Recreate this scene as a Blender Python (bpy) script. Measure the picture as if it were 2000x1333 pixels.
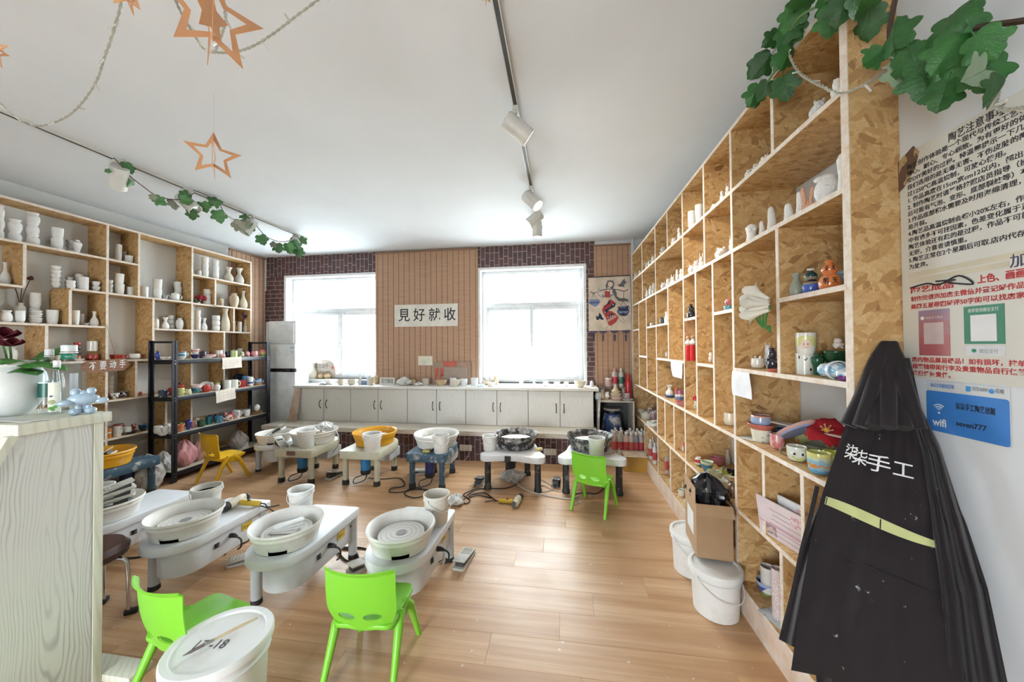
import bpy, bmesh, math, random
from mathutils import Vector, Matrix, Euler
random.seed(7)
PI=math.pi; SC=bpy.context.scene; COL=SC.collection
for o in list(bpy.data.objects): bpy.data.objects.remove(o)
# ------------------------------------------------------------------ camera
F=668.0; CAM=Vector((0,0,1.6)); YAW,PITCH,ROLL=0.1435,0.0135,0.0075
fwd=Vector((-math.sin(YAW)*math.cos(PITCH),math.cos(YAW)*math.cos(PITCH),math.sin(PITCH)))
rgt=Vector((math.cos(YAW),math.sin(YAW),0)); dwn=-rgt.cross(fwd)
r2=rgt*math.cos(ROLL)+dwn*math.sin(ROLL); d2=dwn*math.cos(ROLL)-rgt*math.sin(ROLL)
cd=bpy.data.cameras.new('camera'); cam=bpy.data.objects.new('camera',cd); COL.objects.link(cam)
cd.sensor_fit='HORIZONTAL'; cd.sensor_width=36; cd.lens=36*F/2000; cd.clip_start=.02; cd.clip_end=200
mw=Matrix.Identity(4)
for i in range(3): mw[i][0]=r2[i]; mw[i][1]=-d2[i]; mw[i][2]=-fwd[i]
mw.translation=CAM; cam.matrix_world=mw; SC.camera=cam
def W(px,py,ax,v):
    "point where the sight line through a photo pixel meets the plane ax = v"
    d=r2*((px-1000)/F)+d2*((py-666.5)/F)+fwd; i='xyz'.index(ax)
    return CAM+d*((v-CAM[i])/d[i])
def mpp(p): "metres per photo pixel at point p"; return (Vector(p)-CAM).dot(fwd)/F
def off_axis(p): "how much narrower a thing is than it shows, seen off the lens axis"; v=Vector(p)-CAM; v.z=0; return v.dot(fwd)/v.length
# ------------------------------------------------------------------ light
SC.view_settings.view_transform='Standard'; SC.view_settings.look='None'; SC.view_settings.gamma=1
SC.view_settings.use_curve_mapping=False; SC.view_settings.exposure=0.32
wd=bpy.data.worlds.new('overcast_sky'); SC.world=wd; wd.use_nodes=True
bg=wd.node_tree.nodes['Background']; bg.inputs[0].default_value=(.86,.94,1,1); bg.inputs[1].default_value=20.0
CY=SC.cycles; CY.max_bounces=5; CY.diffuse_bounces=3; CY.glossy_bounces=3; CY.transmission_bounces=4; CY.transparent_max_bounces=8; CY.caustics_reflective=False; CY.caustics_refractive=False; CY.use_adaptive_sampling=True; CY.adaptive_threshold=.05
def portal(loc,rot,sx,sy):
    l=bpy.data.lights.new('daylight_opening','AREA'); l.shape='RECTANGLE'; l.size=sx; l.size_y=sy; l.cycles.is_portal=True
    o=bpy.data.objects.new('daylight_opening',l); COL.objects.link(o); o.location=loc; o.rotation_euler=rot
portal((-3.90,5.60,1.95),(-PI/2,0,0),1.75,1.8); portal((-.47,5.60,1.92),(-PI/2,0,0),1.68,1.8)
portal((-1.9,-2.45,1.05),(PI/2,0,0),1.5,2.1)
# ------------------------------------------------------------------ helpers
class MB:
    def __init__(s): s.v=[]; s.f=[]; s.m=[]
    def add(s,v,f,mi=0,M=None):
        n=len(s.v); s.v+=[tuple(M@Vector(p)) for p in v] if M else [tuple(p) for p in v]
        s.f+=[tuple(i+n for i in q) for q in f]; s.m+=[mi]*len(f); return s
    def box(s,x0,x1,y0,y1,z0,z1,mi=0,M=None):
        v=[(x,y,z) for z in(z0,z1) for y in(y0,y1) for x in(x0,x1)]
        return s.add(v,[(0,2,3,1),(4,5,7,6),(0,1,5,4),(2,6,7,3),(0,4,6,2),(1,3,7,5)],mi,M)
    def lathe(s,prof,n=24,mi=0,M=None,cap=True):
        v=[];f=[];k=len(prof)
        for r,z in prof:
            for j in range(n): a=2*PI*j/n; v.append((r*math.cos(a),r*math.sin(a),z))
        for i in range(k-1):
            for j in range(n):
                q=(j+1)%n; f.append((i*n+j,i*n+q,(i+1)*n+q,(i+1)*n+j))
        if cap and prof[0][0]>1e-4: f.append(tuple(range(n-1,-1,-1)))
        if cap and prof[-1][0]>1e-4: f.append(tuple((k-1)*n+j for j in range(n)))
        return s.add(v,f,mi,M)
    def ell(s,c,r,n=16,mi=0,R=None):
        m=n//2; pr=[(max(math.sin(PI*i/m),1e-5),-math.cos(PI*i/m)) for i in range(m+1)]
        M=Matrix.Translation(Vector(c))@(R.to_4x4() if R else Matrix.Identity(4))@Matrix.Diagonal((r[0],r[1],r[2],1))
        return s.lathe(pr,n,mi,M)
    def tube(s,pts,r,n=8,mi=0,closed=False,caps=True):
        P=[Vector(p) for p in pts]; k=len(P); R=r if isinstance(r,(list,tuple)) else [r]*k
        v=[];f=[]; up=None
        for i,p in enumerate(P):
            a=P[(i-1)%k] if (closed or i>0) else p; b=P[(i+1)%k] if (closed or i<k-1) else p
            t=(b-a).normalized() if (b-a).length>1e-9 else Vector((0,0,1))
            if up is None: up=Vector((0,0,1)) if abs(t.z)<.9 else Vector((1,0,0))
            x=up-t*up.dot(t)
            if x.length<1e-6: x=t.orthogonal()
            x.normalize(); y=t.cross(x); up=x
            for j in range(n):
                an=2*PI*j/n; v.append(p+(x*math.cos(an)+y*math.sin(an))*R[i])
        for i in range(k if closed else k-1):
            for j in range(n):
                q=(j+1)%n; i2=(i+1)%k; f.append((i*n+j,i*n+q,i2*n+q,i2*n+j))
        if caps and not closed: f+=[tuple(range(n-1,-1,-1)),tuple((k-1)*n+j for j in range(n))]
        return s.add(v,f,mi)
    def prism(s,out,z0,z1,mi=0,M=None):
        n=len(out); v=[(x,y,z0) for x,y in out]+[(x,y,z1) for x,y in out]
        f=[tuple(range(n-1,-1,-1)),tuple(range(n,2*n))]+[(i,(i+1)%n,n+(i+1)%n,n+i) for i in range(n)]
        return s.add(v,f,mi,M)
    def grid(s,fn,nu,nv,mi=0,M=None):
        v=[fn(i/nu,j/nv) for j in range(nv+1) for i in range(nu+1)]
        f=[(j*(nu+1)+i,j*(nu+1)+i+1,(j+1)*(nu+1)+i+1,(j+1)*(nu+1)+i) for j in range(nv) for i in range(nu)]
        return s.add(v,f,mi,M)
    def mesh(s,name,bevel=0,seg=2,smooth=38,thick=0,recalc=False):
        me=bpy.data.meshes.new(name); me.from_pydata(s.v,[],s.f); me.polygons.foreach_set('material_index',s.m)
        if bevel or thick or recalc:
            bm=bmesh.new(); bm.from_mesh(me)
            if recalc or thick: bmesh.ops.recalc_face_normals(bm,faces=bm.faces)
            if thick: bmesh.ops.solidify(bm,geom=bm.faces[:],thickness=thick)
            if bevel: bmesh.ops.bevel(bm,geom=[e for e in bm.edges if e.is_manifold and e.calc_face_angle(0)>.6],offset=bevel,segments=seg,affect='EDGES',clamp_overlap=True,profile=.5)
            bm.to_mesh(me); bm.free()
        me.validate(); me.shade_smooth(); me.set_sharp_from_angle(angle=math.radians(smooth)); return me
    def build(s,name,mats,parent=None,loc=(0,0,0),rot=(0,0,0),bevel=0,seg=2,smooth=38,thick=0,recalc=False):
        return ob(name,s.mesh(name,bevel,seg,smooth,thick,recalc),mats,parent,loc,rot)
def ob(name,me,mats=None,parent=None,loc=(0,0,0),rot=(0,0,0),scale=None):
    o=bpy.data.objects.new(name,me); COL.objects.link(o)
    if mats is not None and me is not None:
        ms=mats if isinstance(mats,(list,tuple)) else [mats]
        if len(me.materials)==0:
            for m in ms: me.materials.append(m)
        else:
            for i,m in enumerate(ms):
                if i<len(me.materials) and me.materials[i]!=m: o.material_slots[i].link='OBJECT'; o.material_slots[i].material=m
    o.location=loc; o.rotation_euler=rot
    if scale is not None: o.scale=scale if isinstance(scale,(list,tuple)) else (scale,)*3
    if parent is not None: o.parent=parent
    return o
def tag(o,label=None,cat=None,group=None,kind=None):
    if label: o['label']=label
    if cat: o['category']=cat
    if group: o['group']=group
    if kind: o['kind']=kind
    return o
def thing(name,label,cat,loc=(0,0,0),rotz=0,group=None,rot=None):
    o=bpy.data.objects.new(name,None); COL.objects.link(o); o.location=loc; o.rotation_euler=rot or (0,0,rotz); o.empty_display_size=.05
    return tag(o,label,cat,group)
def struct(o): o['kind']='structure'; return o
def box(x0,x1,y0,y1,z0,z1): return MB().box(x0,x1,y0,y1,z0,z1)
def rbox(sx,sy,sz): "box centred in x and y, standing on z=0"; return MB().box(-sx/2,sx/2,-sy/2,sy/2,0,sz)
def spline(pts,n=8):
    "Catmull-Rom through points"
    P=[Vector(p) for p in pts]; out=[]
    for i in range(len(P)-1):
        a=P[max(i-1,0)];b=P[i];c=P[i+1];d=P[min(i+2,len(P)-1)]
        for k in range(n):
            t=k/n; out.append(.5*((2*b)+(c-a)*t+(2*a-5*b+4*c-d)*t*t+(3*b-a-3*c+d)*t**3))
    return out+[P[-1]]
def rrect(x0,x1,y0,y1,r,n=6):
    o=[]
    for cx,cy,a in((x1-r,y1-r,0),(x0+r,y1-r,PI/2),(x0+r,y0+r,PI),(x1-r,y0+r,1.5*PI)):
        o+=[(cx+r*math.cos(a+PI/2*k/n),cy+r*math.sin(a+PI/2*k/n)) for k in range(n+1)]
    return o
# ------------------------------------------------------------------ materials
_M={}
def _new(name):
    m=bpy.data.materials.new(name); m.use_nodes=True; nt=m.node_tree; b=nt.nodes['Principled BSDF']; return m,nt,b
def N(nt,t,**k):
    n=nt.nodes.new(t)
    for a,v in k.items():
        if a[0]=='_': n.inputs[int(a[1:])].default_value=v
        else: setattr(n,a,v)
    return n
def ramp(nt,fac,stops,interp='LINEAR'):
    r=nt.nodes.new('ShaderNodeValToRGB'); e=r.color_ramp.elements; r.color_ramp.interpolation=interp
    while len(e)<len(stops): e.new(.5)
    for i,(p,c) in enumerate(stops): e[i].position=p; e[i].color=(*c,1)
    nt.links.new(fac,r.inputs[0]); return r.outputs[0]
def mixc(nt,fac,a,b):
    m=nt.nodes.new('ShaderNodeMix'); m.data_type='RGBA'
    for i,x in((0,fac),(6,a),(7,b)):
        if hasattr(x,'links'): nt.links.new(x,m.inputs[i])
        else: m.inputs[i].default_value=x if i==0 else (*x,1)
    return m.outputs[2]
def coords(nt,scale=(1,1,1),kind='Object',rot=(0,0,0),rnd=0):
    tc=nt.nodes.new('ShaderNodeTexCoord'); mp=nt.nodes.new('ShaderNodeMapping'); mp.inputs['Scale'].default_value=scale; mp.inputs['Rotation'].default_value=rot
    nt.links.new(tc.outputs[kind],mp.inputs[0])
    if rnd:
        oi=nt.nodes.new('ShaderNodeObjectInfo'); mu=N(nt,'ShaderNodeVectorMath',operation='MULTIPLY_ADD'); cv=nt.nodes.new('ShaderNodeCombineXYZ')
        for i in range(3): nt.links.new(oi.outputs['Random'],cv.inputs[i])
        mu.inputs[1].default_value=(rnd,rnd*.7,rnd*1.3); nt.links.new(cv.outputs[0],mu.inputs[0]); nt.links.new(mp.outputs[0],mu.inputs[2]); return mu.outputs[0]
    return mp.outputs[0]
def noise(nt,vec,scale,detail=3,rough=.55,out=0):
    n=N(nt,'ShaderNodeTexNoise'); n.inputs['Scale'].default_value=scale; n.inputs['Detail'].default_value=detail; n.inputs['Roughness'].default_value=rough
    nt.links.new(vec,n.inputs['Vector']); return n.outputs[out]
def bump(nt,b,h,strength,dist=.01):
    n=N(nt,'ShaderNodeBump'); n.inputs['Strength'].default_value=strength; n.inputs['Distance'].default_value=dist; nt.links.new(h,n.inputs['Height']); nt.links.new(n.outputs[0],b.inputs['Normal'])
def P(col,rough=.5,metal=0,spec=None,emit=None,trans=0,coat=0,sss=0,ior=None,alpha=1):
    "plain procedural surface with a faint mottle"
    k=('P',col,rough,metal,spec,emit,trans,coat,sss,ior,alpha)
    if k in _M: return _M[k]
    m,nt,b=_new('surface'); b.inputs['Roughness'].default_value=rough; b.inputs['Metallic'].default_value=metal
    if trans: b.inputs['Transmission Weight'].default_value=trans
    if coat: b.inputs['Coat Weight'].default_value=coat
    if ior: b.inputs['IOR'].default_value=ior
    if alpha<1: b.inputs['Alpha'].default_value=alpha
    if spec is not None: b.inputs['Specular IOR Level'].default_value=spec
    if emit: b.inputs['Emission Color'].default_value=(*emit[:3],1); b.inputs['Emission Strength'].default_value=emit[3]
    if trans or emit: b.inputs['Base Color'].default_value=(*col,1)
    else:
        n=noise(nt,coords(nt,rnd=11),9,3); d=tuple(c*.9 for c in col); l=tuple(min(1,c*1.06) for c in col)
        nt.links.new(ramp(nt,n,[(.3,d),(.7,l)]),b.inputs['Base Color'])
    _M[k]=m; return m
def D(col,dirt,amt=.5,scale=6,rough=.6,soft=.08,bmp=0):
    "surface with dirt, paint loss or clay splashes of another colour (amt = covered share)"
    k=('D',col,dirt,amt,scale,rough,soft,bmp)
    if k in _M: return _M[k]
    m,nt,b=_new('stained_surface'); b.inputs['Roughness'].default_value=rough
    v=coords(nt,rnd=17); n=noise(nt,v,scale,6,.65); t=.5+(.5-amt)*.55
    f=ramp(nt,n,[(t-soft,(0,0,0)),(t+soft,(1,1,1))]); nt.links.new(mixc(nt,f,col,dirt),b.inputs['Base Color'])
    if bmp: bump(nt,b,n,bmp,.006)
    _M[k]=m; return m
def bands(cols,rough=.18,wob=.04,kind='Generated',axis=2,bisque=False):
    "glaze in horizontal bands, bottom to top; cols = [(pos,colour),...]"
    k=('B',tuple(cols),rough,wob,kind,axis)
    if k in _M: return _M[k]
    m,nt,b=_new('banded_glaze'); b.inputs['Roughness'].default_value=rough; b.inputs['Coat Weight'].default_value=.3
    v=coords(nt,kind=kind); sp=nt.nodes.new('ShaderNodeSeparateXYZ'); nt.links.new(v,sp.inputs[0])
    ad=N(nt,'ShaderNodeMath',operation='MULTIPLY_ADD'); nt.links.new(noise(nt,v,5,2),ad.inputs[0]); ad.inputs[1].default_value=wob*2
    s2=N(nt,'ShaderNodeMath',operation='ADD'); nt.links.new(sp.outputs[axis],ad.inputs[2]); nt.links.new(ad.outputs[0],s2.inputs[0]); s2.inputs[1].default_value=-wob
    nt.links.new(ramp(nt,s2.outputs[0],list(cols),'CONSTANT'),b.inputs['Base Color']); _M[k]=m; return m
def spots(c1,c2,scale=3,thr=.55,rough=.18,c3=None):
    "glaze painted in blotches"
    k=('S',c1,c2,scale,thr,rough,c3)
    if k in _M: return _M[k]
    m,nt,b=_new('blotched_glaze'); b.inputs['Roughness'].default_value=rough; b.inputs['Coat Weight'].default_value=.3
    v=coords(nt,kind='Generated',rnd=9); st=[(0,c1),(thr,c2)]
    if c3: st.append((thr+.09,c3))
    nt.links.new(ramp(nt,noise(nt,v,scale,1.5),st,'CONSTANT'),b.inputs['Base Color']); _M[k]=m; return m
def osb():
    if 'osb' in _M: return _M['osb']
    m,nt,b=_new('strand_board'); b.inputs['Roughness'].default_value=.55
    base=coords(nt,rnd=23); c=None
    dist=noise(nt,base,11,3,out=1)
    vm=N(nt,'ShaderNodeVectorMath',operation='MULTIPLY_ADD'); nt.links.new(dist,vm.inputs[0]); vm.inputs[1].default_value=(.035,.035,.035); nt.links.new(base,vm.inputs[2])
    for i,(rot,thr) in enumerate([((.2,.3,.2),0),((.1,1.25,.9),.45),((.3,2.2,1.9),.55)]):
        mp=nt.nodes.new('ShaderNodeMapping'); mp.inputs['Rotation'].default_value=rot; nt.links.new(vm.outputs[0],mp.inputs[0])
        sc=nt.nodes.new('ShaderNodeMapping'); sc.inputs['Scale'].default_value=(58-4*i,42,12+1.5*i); nt.links.new(mp.outputs[0],sc.inputs[0])
        vo=N(nt,'ShaderNodeTexVoronoi'); vo.inputs['Scale'].default_value=1; nt.links.new(sc.outputs[0],vo.inputs['Vector'])
        sp=nt.nodes.new('ShaderNodeSeparateColor'); nt.links.new(vo.outputs['Color'],sp.inputs[0])
        st=nt.nodes.new('ShaderNodeMapping'); st.inputs['Scale'].default_value=(6,6,.6); nt.links.new(sc.outputs[0],st.inputs[0])
        q=ramp(nt,sp.outputs[0],[(0,(.27,.13,.045)),(.035,(.43,.225,.08)),(.3,(.58,.34,.135)),(.7,(.66,.42,.185)),(1,(.74,.52,.26))])
        q=mixc(nt,ramp(nt,noise(nt,st.outputs[0],1,2),[(.45,(0,)*3),(.75,(.35,)*3)]),q,(.40,.215,.085))
        if c is None: c=q
        else:
            g=N(nt,'ShaderNodeMath',operation='GREATER_THAN'); nt.links.new(sp.outputs[1],g.inputs[0]); g.inputs[1].default_value=thr; c=mixc(nt,g.outputs[0],c,q)
    fine=noise(nt,coords(nt,(1,1,1)),70,3); big=noise(nt,base,2.2,2)
    c=mixc(nt,ramp(nt,fine,[(.35,(.25,)*3),(.55,(0,0,0))]),c,(.30,.15,.05))
    c=mixc(nt,ramp(nt,big,[(.35,(.0,)*3),(.75,(.25,)*3)]),c,(.70,.46,.20))
    nt.links.new(c,b.inputs['Base Color']); bump(nt,b,fine,.15,.002); _M['osb']=m; return m
def rawedge():
    "cut edge of strand board, pale with plaster dust"
    return D((.66,.50,.36),(.80,.74,.67),.5,30,.8,.2)
def wood(c1,c2,scale=(1,12,12),ring=3,rough=.5,key=None,dist=3,knots=False):
    k=('W',c1,c2,scale,ring,rough,dist)
    if k in _M: return _M[k]
    m,nt,b=_new('wood_grain'); b.inputs['Roughness'].default_value=rough; v=coords(nt,scale,rnd=13)
    w=N(nt,'ShaderNodeTexWave'); w.wave_type='RINGS' if knots else 'BANDS'; w.bands_direction='DIAGONAL'; w.inputs['Scale'].default_value=ring; w.inputs['Distortion'].default_value=dist; w.inputs['Detail'].default_value=2.5; w.inputs['Detail Scale'].default_value=1.2
    nt.links.new(v,w.inputs['Vector']); nz=noise(nt,v,ring*4,4)
    c=ramp(nt,w.outputs['Fac'],[(.05,c2),(.45,c1),(1,c1)]); c=mixc(nt,ramp(nt,nz,[(.4,(0,0,0)),(.8,(.3,.3,.3))]),c,c2)
    nt.links.new(c,b.inputs['Base Color']); _M[k]=m; return m
def glass(col=(.97,.985,.98),refl=.9):
    "thin clear glass or plastic film: see-through with a mirror sheen at grazing angles"
    k=('G',col,refl)
    if k in _M: return _M[k]
    m,nt,b=_new('clear_pane'); tr=nt.nodes.new('ShaderNodeBsdfTransparent'); tr.inputs[0].default_value=(*col,1); gl=nt.nodes.new('ShaderNodeBsdfGlossy'); gl.inputs['Roughness'].default_value=.03
    fr=nt.nodes.new('ShaderNodeLayerWeight'); pw=N(nt,'ShaderNodeMath',operation='POWER'); nt.links.new(fr.outputs['Facing'],pw.inputs[0]); pw.inputs[1].default_value=4; mu=N(nt,'ShaderNodeMath',operation='MULTIPLY_ADD'); nt.links.new(pw.outputs[0],mu.inputs[0]); mu.inputs[1].default_value=refl*.7; mu.inputs[2].default_value=.04
    mx=nt.nodes.new('ShaderNodeMixShader'); nt.links.new(mu.outputs[0],mx.inputs[0]); nt.links.new(tr.outputs[0],mx.inputs[1]); nt.links.new(gl.outputs[0],mx.inputs[2]); nt.links.new(mx.outputs[0],nt.nodes['Material Output'].inputs[0]); _M[k]=m; return m
def fabric(col,rough=.9,scale=400):
    k=('F',col,rough)
    if k in _M: return _M[k]
    m,nt,b=_new('woven_cloth'); b.inputs['Roughness'].default_value=rough; b.inputs['Sheen Weight'].default_value=.12
    v=coords(nt); n=noise(nt,v,6,4); nt.links.new(ramp(nt,n,[(.3,tuple(c*.8 for c in col)),(.7,tuple(min(1,c*1.15) for c in col))]),b.inputs['Base Color'])
    bump(nt,b,noise(nt,v,scale,2),.2,.001); _M[k]=m; return m
WHITE=(.86,.85,.83); BISQ=(.83,.80,.76); CREAM=(.74,.68,.56)
def bisque(): return P(BISQ,.75)
def txt(body,size,mat,parent,M,name='lettering',align='LEFT',bold=0,extrude=.0006,sx=1,spacing=1,line=1,fit=None):
    "flat lettering laid on a surface; M maps local x=reading direction, y=up, z=outwards"
    c=bpy.data.curves.new(name,'FONT'); c.body=body; c.size=size; c.align_x=align; c.offset=bold; c.extrude=extrude; c.space_character=spacing; c.resolution_u=2; c.space_line=line
    t=bpy.data.objects.new(name,c)
    me=bpy.data.meshes.new_from_object(t); bpy.data.objects.remove(t); bpy.data.curves.remove(c)
    if fit:
        xs=[v.co.x for v in me.vertices]; sx=fit/max(1e-6,max(xs)-min(xs)); me.transform(Matrix.Translation((-min(xs),0,0)))
    me.transform(Matrix.Diagonal((sx,1,1,1))); me.materials.clear(); me.materials.append(mat)
    o=bpy.data.objects.new(name,me); COL.objects.link(o); o.parent=parent; o.matrix_local=M; return o
def frame(o,xdir,ydir):
    x=Vector(xdir).normalized(); y=Vector(ydir); y=(y-x*y.dot(x)).normalized(); z=x.cross(y); M=Matrix.Identity(4)
    for i in range(3): M[i][0]=x[i]; M[i][1]=y[i]; M[i][2]=z[i]
    M.translation=Vector(o); return M
# ------------------------------------------------------------------ room shell
YW,ZC,XL,XR,XP,YR=5.38,3.2,-5.2,1.41,1.21,-2.4
def plaster(col):
    k=('plaster',col)
    if k in _M: return _M[k]
    m,nt,b=_new('painted_plaster'); b.inputs['Roughness'].default_value=.8; v=coords(nt); n=noise(nt,v,1.3,4)
    nt.links.new(ramp(nt,n,[(.3,tuple(c*.94 for c in col)),(.7,col)]),b.inputs['Base Color']); bump(nt,b,noise(nt,v,90,3),.12,.002); _M[k]=m; return m
PLW=plaster((.78,.80,.825)); PLB=plaster((.74,.72,.68))
def floorboard():
    m,nt,b=_new('oak_laminate'); g=noise(nt,coords(nt,(1.6,46,46),rnd=31),1,4,.6); st=noise(nt,coords(nt,(.7,9,9),rnd=19),1,3,.5); oi=nt.nodes.new('ShaderNodeObjectInfo')
    c=ramp(nt,st,[(.25,(.40,.205,.095)),(.45,(.56,.325,.165)),(.6,(.64,.40,.225)),(.8,(.70,.47,.28))])
    c=mixc(nt,ramp(nt,g,[(.35,(.38,)*3),(.6,(0,)*3)]),c,(.38,.20,.10))
    c=mixc(nt,ramp(nt,oi.outputs['Random'],[(0,(0,)*3),(1,(.12,)*3)]),c,(.46,.26,.13))
    sp=noise(nt,coords(nt,rnd=5),38,1,.4); c=mixc(nt,ramp(nt,sp,[(.77,(0,)*3),(.79,(.6,)*3)]),c,(.80,.76,.72))
    nt.links.new(c,b.inputs['Base Color'])
    nt.links.new(ramp(nt,noise(nt,coords(nt),3,4),[(.3,(.34,)*3),(.75,(.50,)*3)]),b.inputs['Roughness']); bump(nt,b,g,.05,.001); return m
OAK=floorboard()
floor=struct(box(XL-.2,XR+.2,YR-.1,YW+.2,-.12,-.012).build('floor',P((.12,.08,.05),.9)))
PWD,PLN=.195,1.22
def plank_mesh(l):
    return MB().box(0,l,0,PWD-.0006,-.0118,0).mesh('plank',bevel=.0007,seg=1)
full=plank_mesh(PLN-.0006); rw=random.Random(3); r=0; y=YR
while y<YW:
    x=XL-rw.random()*PLN
    while x<XR:
        a,b=max(x,XL),min(x+PLN,XR)
        if b-a>.03: ob('plank',full if b-a>PLN-.0005 else plank_mesh(b-a-.0006),OAK,floor,(a,y,0))
        x+=PLN
    y+=PWD
struct(box(XL-.2,XR+.2,YR-.2,YW+.2,ZC,ZC+.15).build('ceiling',PLW))
struct(box(XL-.2,XL,YR-.2,YW+.2,-.1,ZC).build('wall_left',PLB))
mb=MB(); mb.box(XR,XR+.2,1.43,YW+.2,-.1,ZC); mb.box(XP,XR+.2,YR-.2,1.43,-.1,ZC); struct(mb.build('wall_right',PLW))
WIN=[(-4.79,-2.94,1.05,2.83),(-1.30,.355,1.0,2.83)]
mb=MB(); xs=[XL-.2]
for x0,x1,z0,z1 in WIN:
    mb.box(xs[-1],x0,YW,YW+.25,-.1,ZC); mb.box(x0,x1,YW,YW+.25,-.1,z0); mb.box(x0,x1,YW,YW+.25,z1,ZC); xs.append(x1)
mb.box(xs[-1],XR+.2,YW,YW+.25,-.1,ZC); wb=struct(mb.build('wall_back',PLW))
mb=MB(); mb.box(XL-.2,-2.65,YR-.2,YR,-.1,ZC); mb.box(-1.15,XR+.2,YR-.2,YR,-.1,ZC); mb.box(-2.65,-1.15,YR-.2,YR,2.1,ZC); struct(mb.build('wall_rear',PLW))  # unseen rear wall; its doorway is added and sized to let fill light in
struct(box(-30,30,-30,40,-.3,-.13).build('ground_outside',P((.55,.55,.53),.9)))
def brickpaper(vert):
    m,nt,b=_new('brick_print_wallpaper'); b.inputs['Roughness'].default_value=.6
    v=coords(nt); sp=nt.nodes.new('ShaderNodeSeparateXYZ'); nt.links.new(v,sp.inputs[0]); cb=nt.nodes.new('ShaderNodeCombineXYZ')
    nt.links.new(sp.outputs[2 if vert else 0],cb.inputs[0]); nt.links.new(sp.outputs[0 if vert else 2],cb.inputs[1])
    dn=N(nt,'ShaderNodeVectorMath',operation='MULTIPLY_ADD'); nt.links.new(noise(nt,v,9,2,out=1),dn.inputs[0]); dn.inputs[1].default_value=(.012,.009,0); nt.links.new(cb.outputs[0],dn.inputs[2])
    br=N(nt,'ShaderNodeTexBrick'); br.offset=.5; br.squash=.62; br.squash_frequency=3; br.inputs['Scale'].default_value=1; br.inputs['Brick Width'].default_value=.2; br.inputs['Row Height'].default_value=.075; br.inputs['Mortar Size'].default_value=.0045; br.inputs['Mortar Smooth'].default_value=.2; br.inputs['Bias'].default_value=-.1
    br.inputs['Color1'].default_value=(.105,.045,.045,1); br.inputs['Color2'].default_value=(.055,.03,.036,1); br.inputs['Mortar'].default_value=(.42,.36,.34,1)
    nt.links.new(dn.outputs[0],br.inputs['Vector']); c=mixc(nt,ramp(nt,noise(nt,v,25,4),[(.4,(0,)*3),(.9,(.5,)*3)]),br.outputs['Color'],(.19,.11,.11))
    nt.links.new(c,b.inputs['Base Color']); bump(nt,b,br.outputs['Fac'],-.15,.003); return m
BPV,BPH=brickpaper(True),brickpaper(False)
def paper(x0,x1,z0,z1,m): tag(box(x0,x1,YW-.003,YW,z0,z1).build('wallpaper',m,wb),'dark brick print wallpaper')
paper(XL,-2.9,2.84,ZC,BPV); paper(XL,-4.80,.3,2.84,BPH); paper(-1.34,.52,2.84,ZC,BPV); paper(.375,.52,.4,2.84,BPH)
WPL=P((.80,.82,.84),.35)
def window(n,x0,x1,z0,z1,yf,zt,mull,sash):
    w=thing('window_%d'%n,'white framed window number %d'%n,None); struct(w); del w['label']
    # lining of the reveal
    mb=MB(); mb.box(x0-.03,x0+.012,YW-.012,yf+.05,z0,z1+.03); mb.box(x1-.012,x1+.03,YW-.012,yf+.05,z0,z1+.03); mb.box(x0+.012,x1-.012,YW-.012,yf+.05,z1-.012,z1+.03)
    mb.build('lining',P((.86,.86,.86),.5),w); box(x0-.02,x1+.02,YW-.02,yf+.06,z0-.03,z0).build('sill',P((.84,.83,.80),.4),w,bevel=.004)
    a,b=x0+.012,x1-.012; t=.055
    fr=MB(); fr.box(a,a+t,yf,yf+.06,z0,z1-.012); fr.box(b-t,b,yf,yf+.06,z0,z1-.012); fr.box(a+t,b-t,yf,yf+.06,z0,z0+t); fr.box(a+t,b-t,yf,yf+.06,z1-.012-t,z1-.012); fr.box(a+t,b-t,yf,yf+.06,zt-.035,zt+.035)
    fo=fr.build('frame',WPL,w,bevel=.004)
    G=glass(); box(a+t,b-t,yf+.028,yf+.032,zt+.035,z1-.012-t).build('pane',G,w)
    for k,(s0,s1,dy) in enumerate(sash):
        s=MB(); s.box(s0,s0+.05,yf+dy,yf+dy+.035,z0+t,zt-.035); s.box(s1-.05,s1,yf+dy,yf+dy+.035,z0+t,zt-.035); s.box(s0+.05,s1-.05,yf+dy,yf+dy+.035,z0+t,z0+t+.05); s.box(s0+.05,s1-.05,yf+dy,yf+dy+.035,zt-.085,zt-.035)
        so=s.build('sash',WPL,w,bevel=.003); box(s0+.05,s1-.05,yf+dy+.015,yf+dy+.019,z0+t+.05,zt-.085).build('pane',G,so)
        h=rbox(.022,.02,.12); h.box(-.01,.05,-.03,-.012,.05,.075); h.build('sash_handle',P((.72,.72,.72),.4),so,(s0+.03 if k else s1-.03,yf+dy-.012,z0+.55),bevel=.003)
    return w
yf=5.52
window(1,*WIN[0],yf,W(650,607,'y',yf).z,None,[(-4.72,-3.80,-.008),(-3.92,-3.02,.034)])
window(2,*WIN[1],yf,W(1040,595,'y',yf).z,None,[(-1.23,-.42,.034),(-.5,.285,-.008)])
FILM,_nt,_b=_new('translucent_film'); _tr=_nt.nodes.new('ShaderNodeBsdfTranslucent'); _tr.inputs[0].default_value=(.9,.93,.96,1); _nt.links.new(_tr.outputs[0],_nt.nodes['Material Output'].inputs[0])
# sheet sagging over the top light of the left window
mb=MB(); zt=2.80
mb.grid(lambda u,v:(-4.68+1.66*u,yf-.02+.01*math.sin(9*u),zt-.05-.05*math.sin(PI*u)*(1-v)-v*.46-.012*math.sin(7*u)*v),24,6)
mb.build('white_film',FILM,bpy.data.objects['window_1'],thick=.0015)
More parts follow.
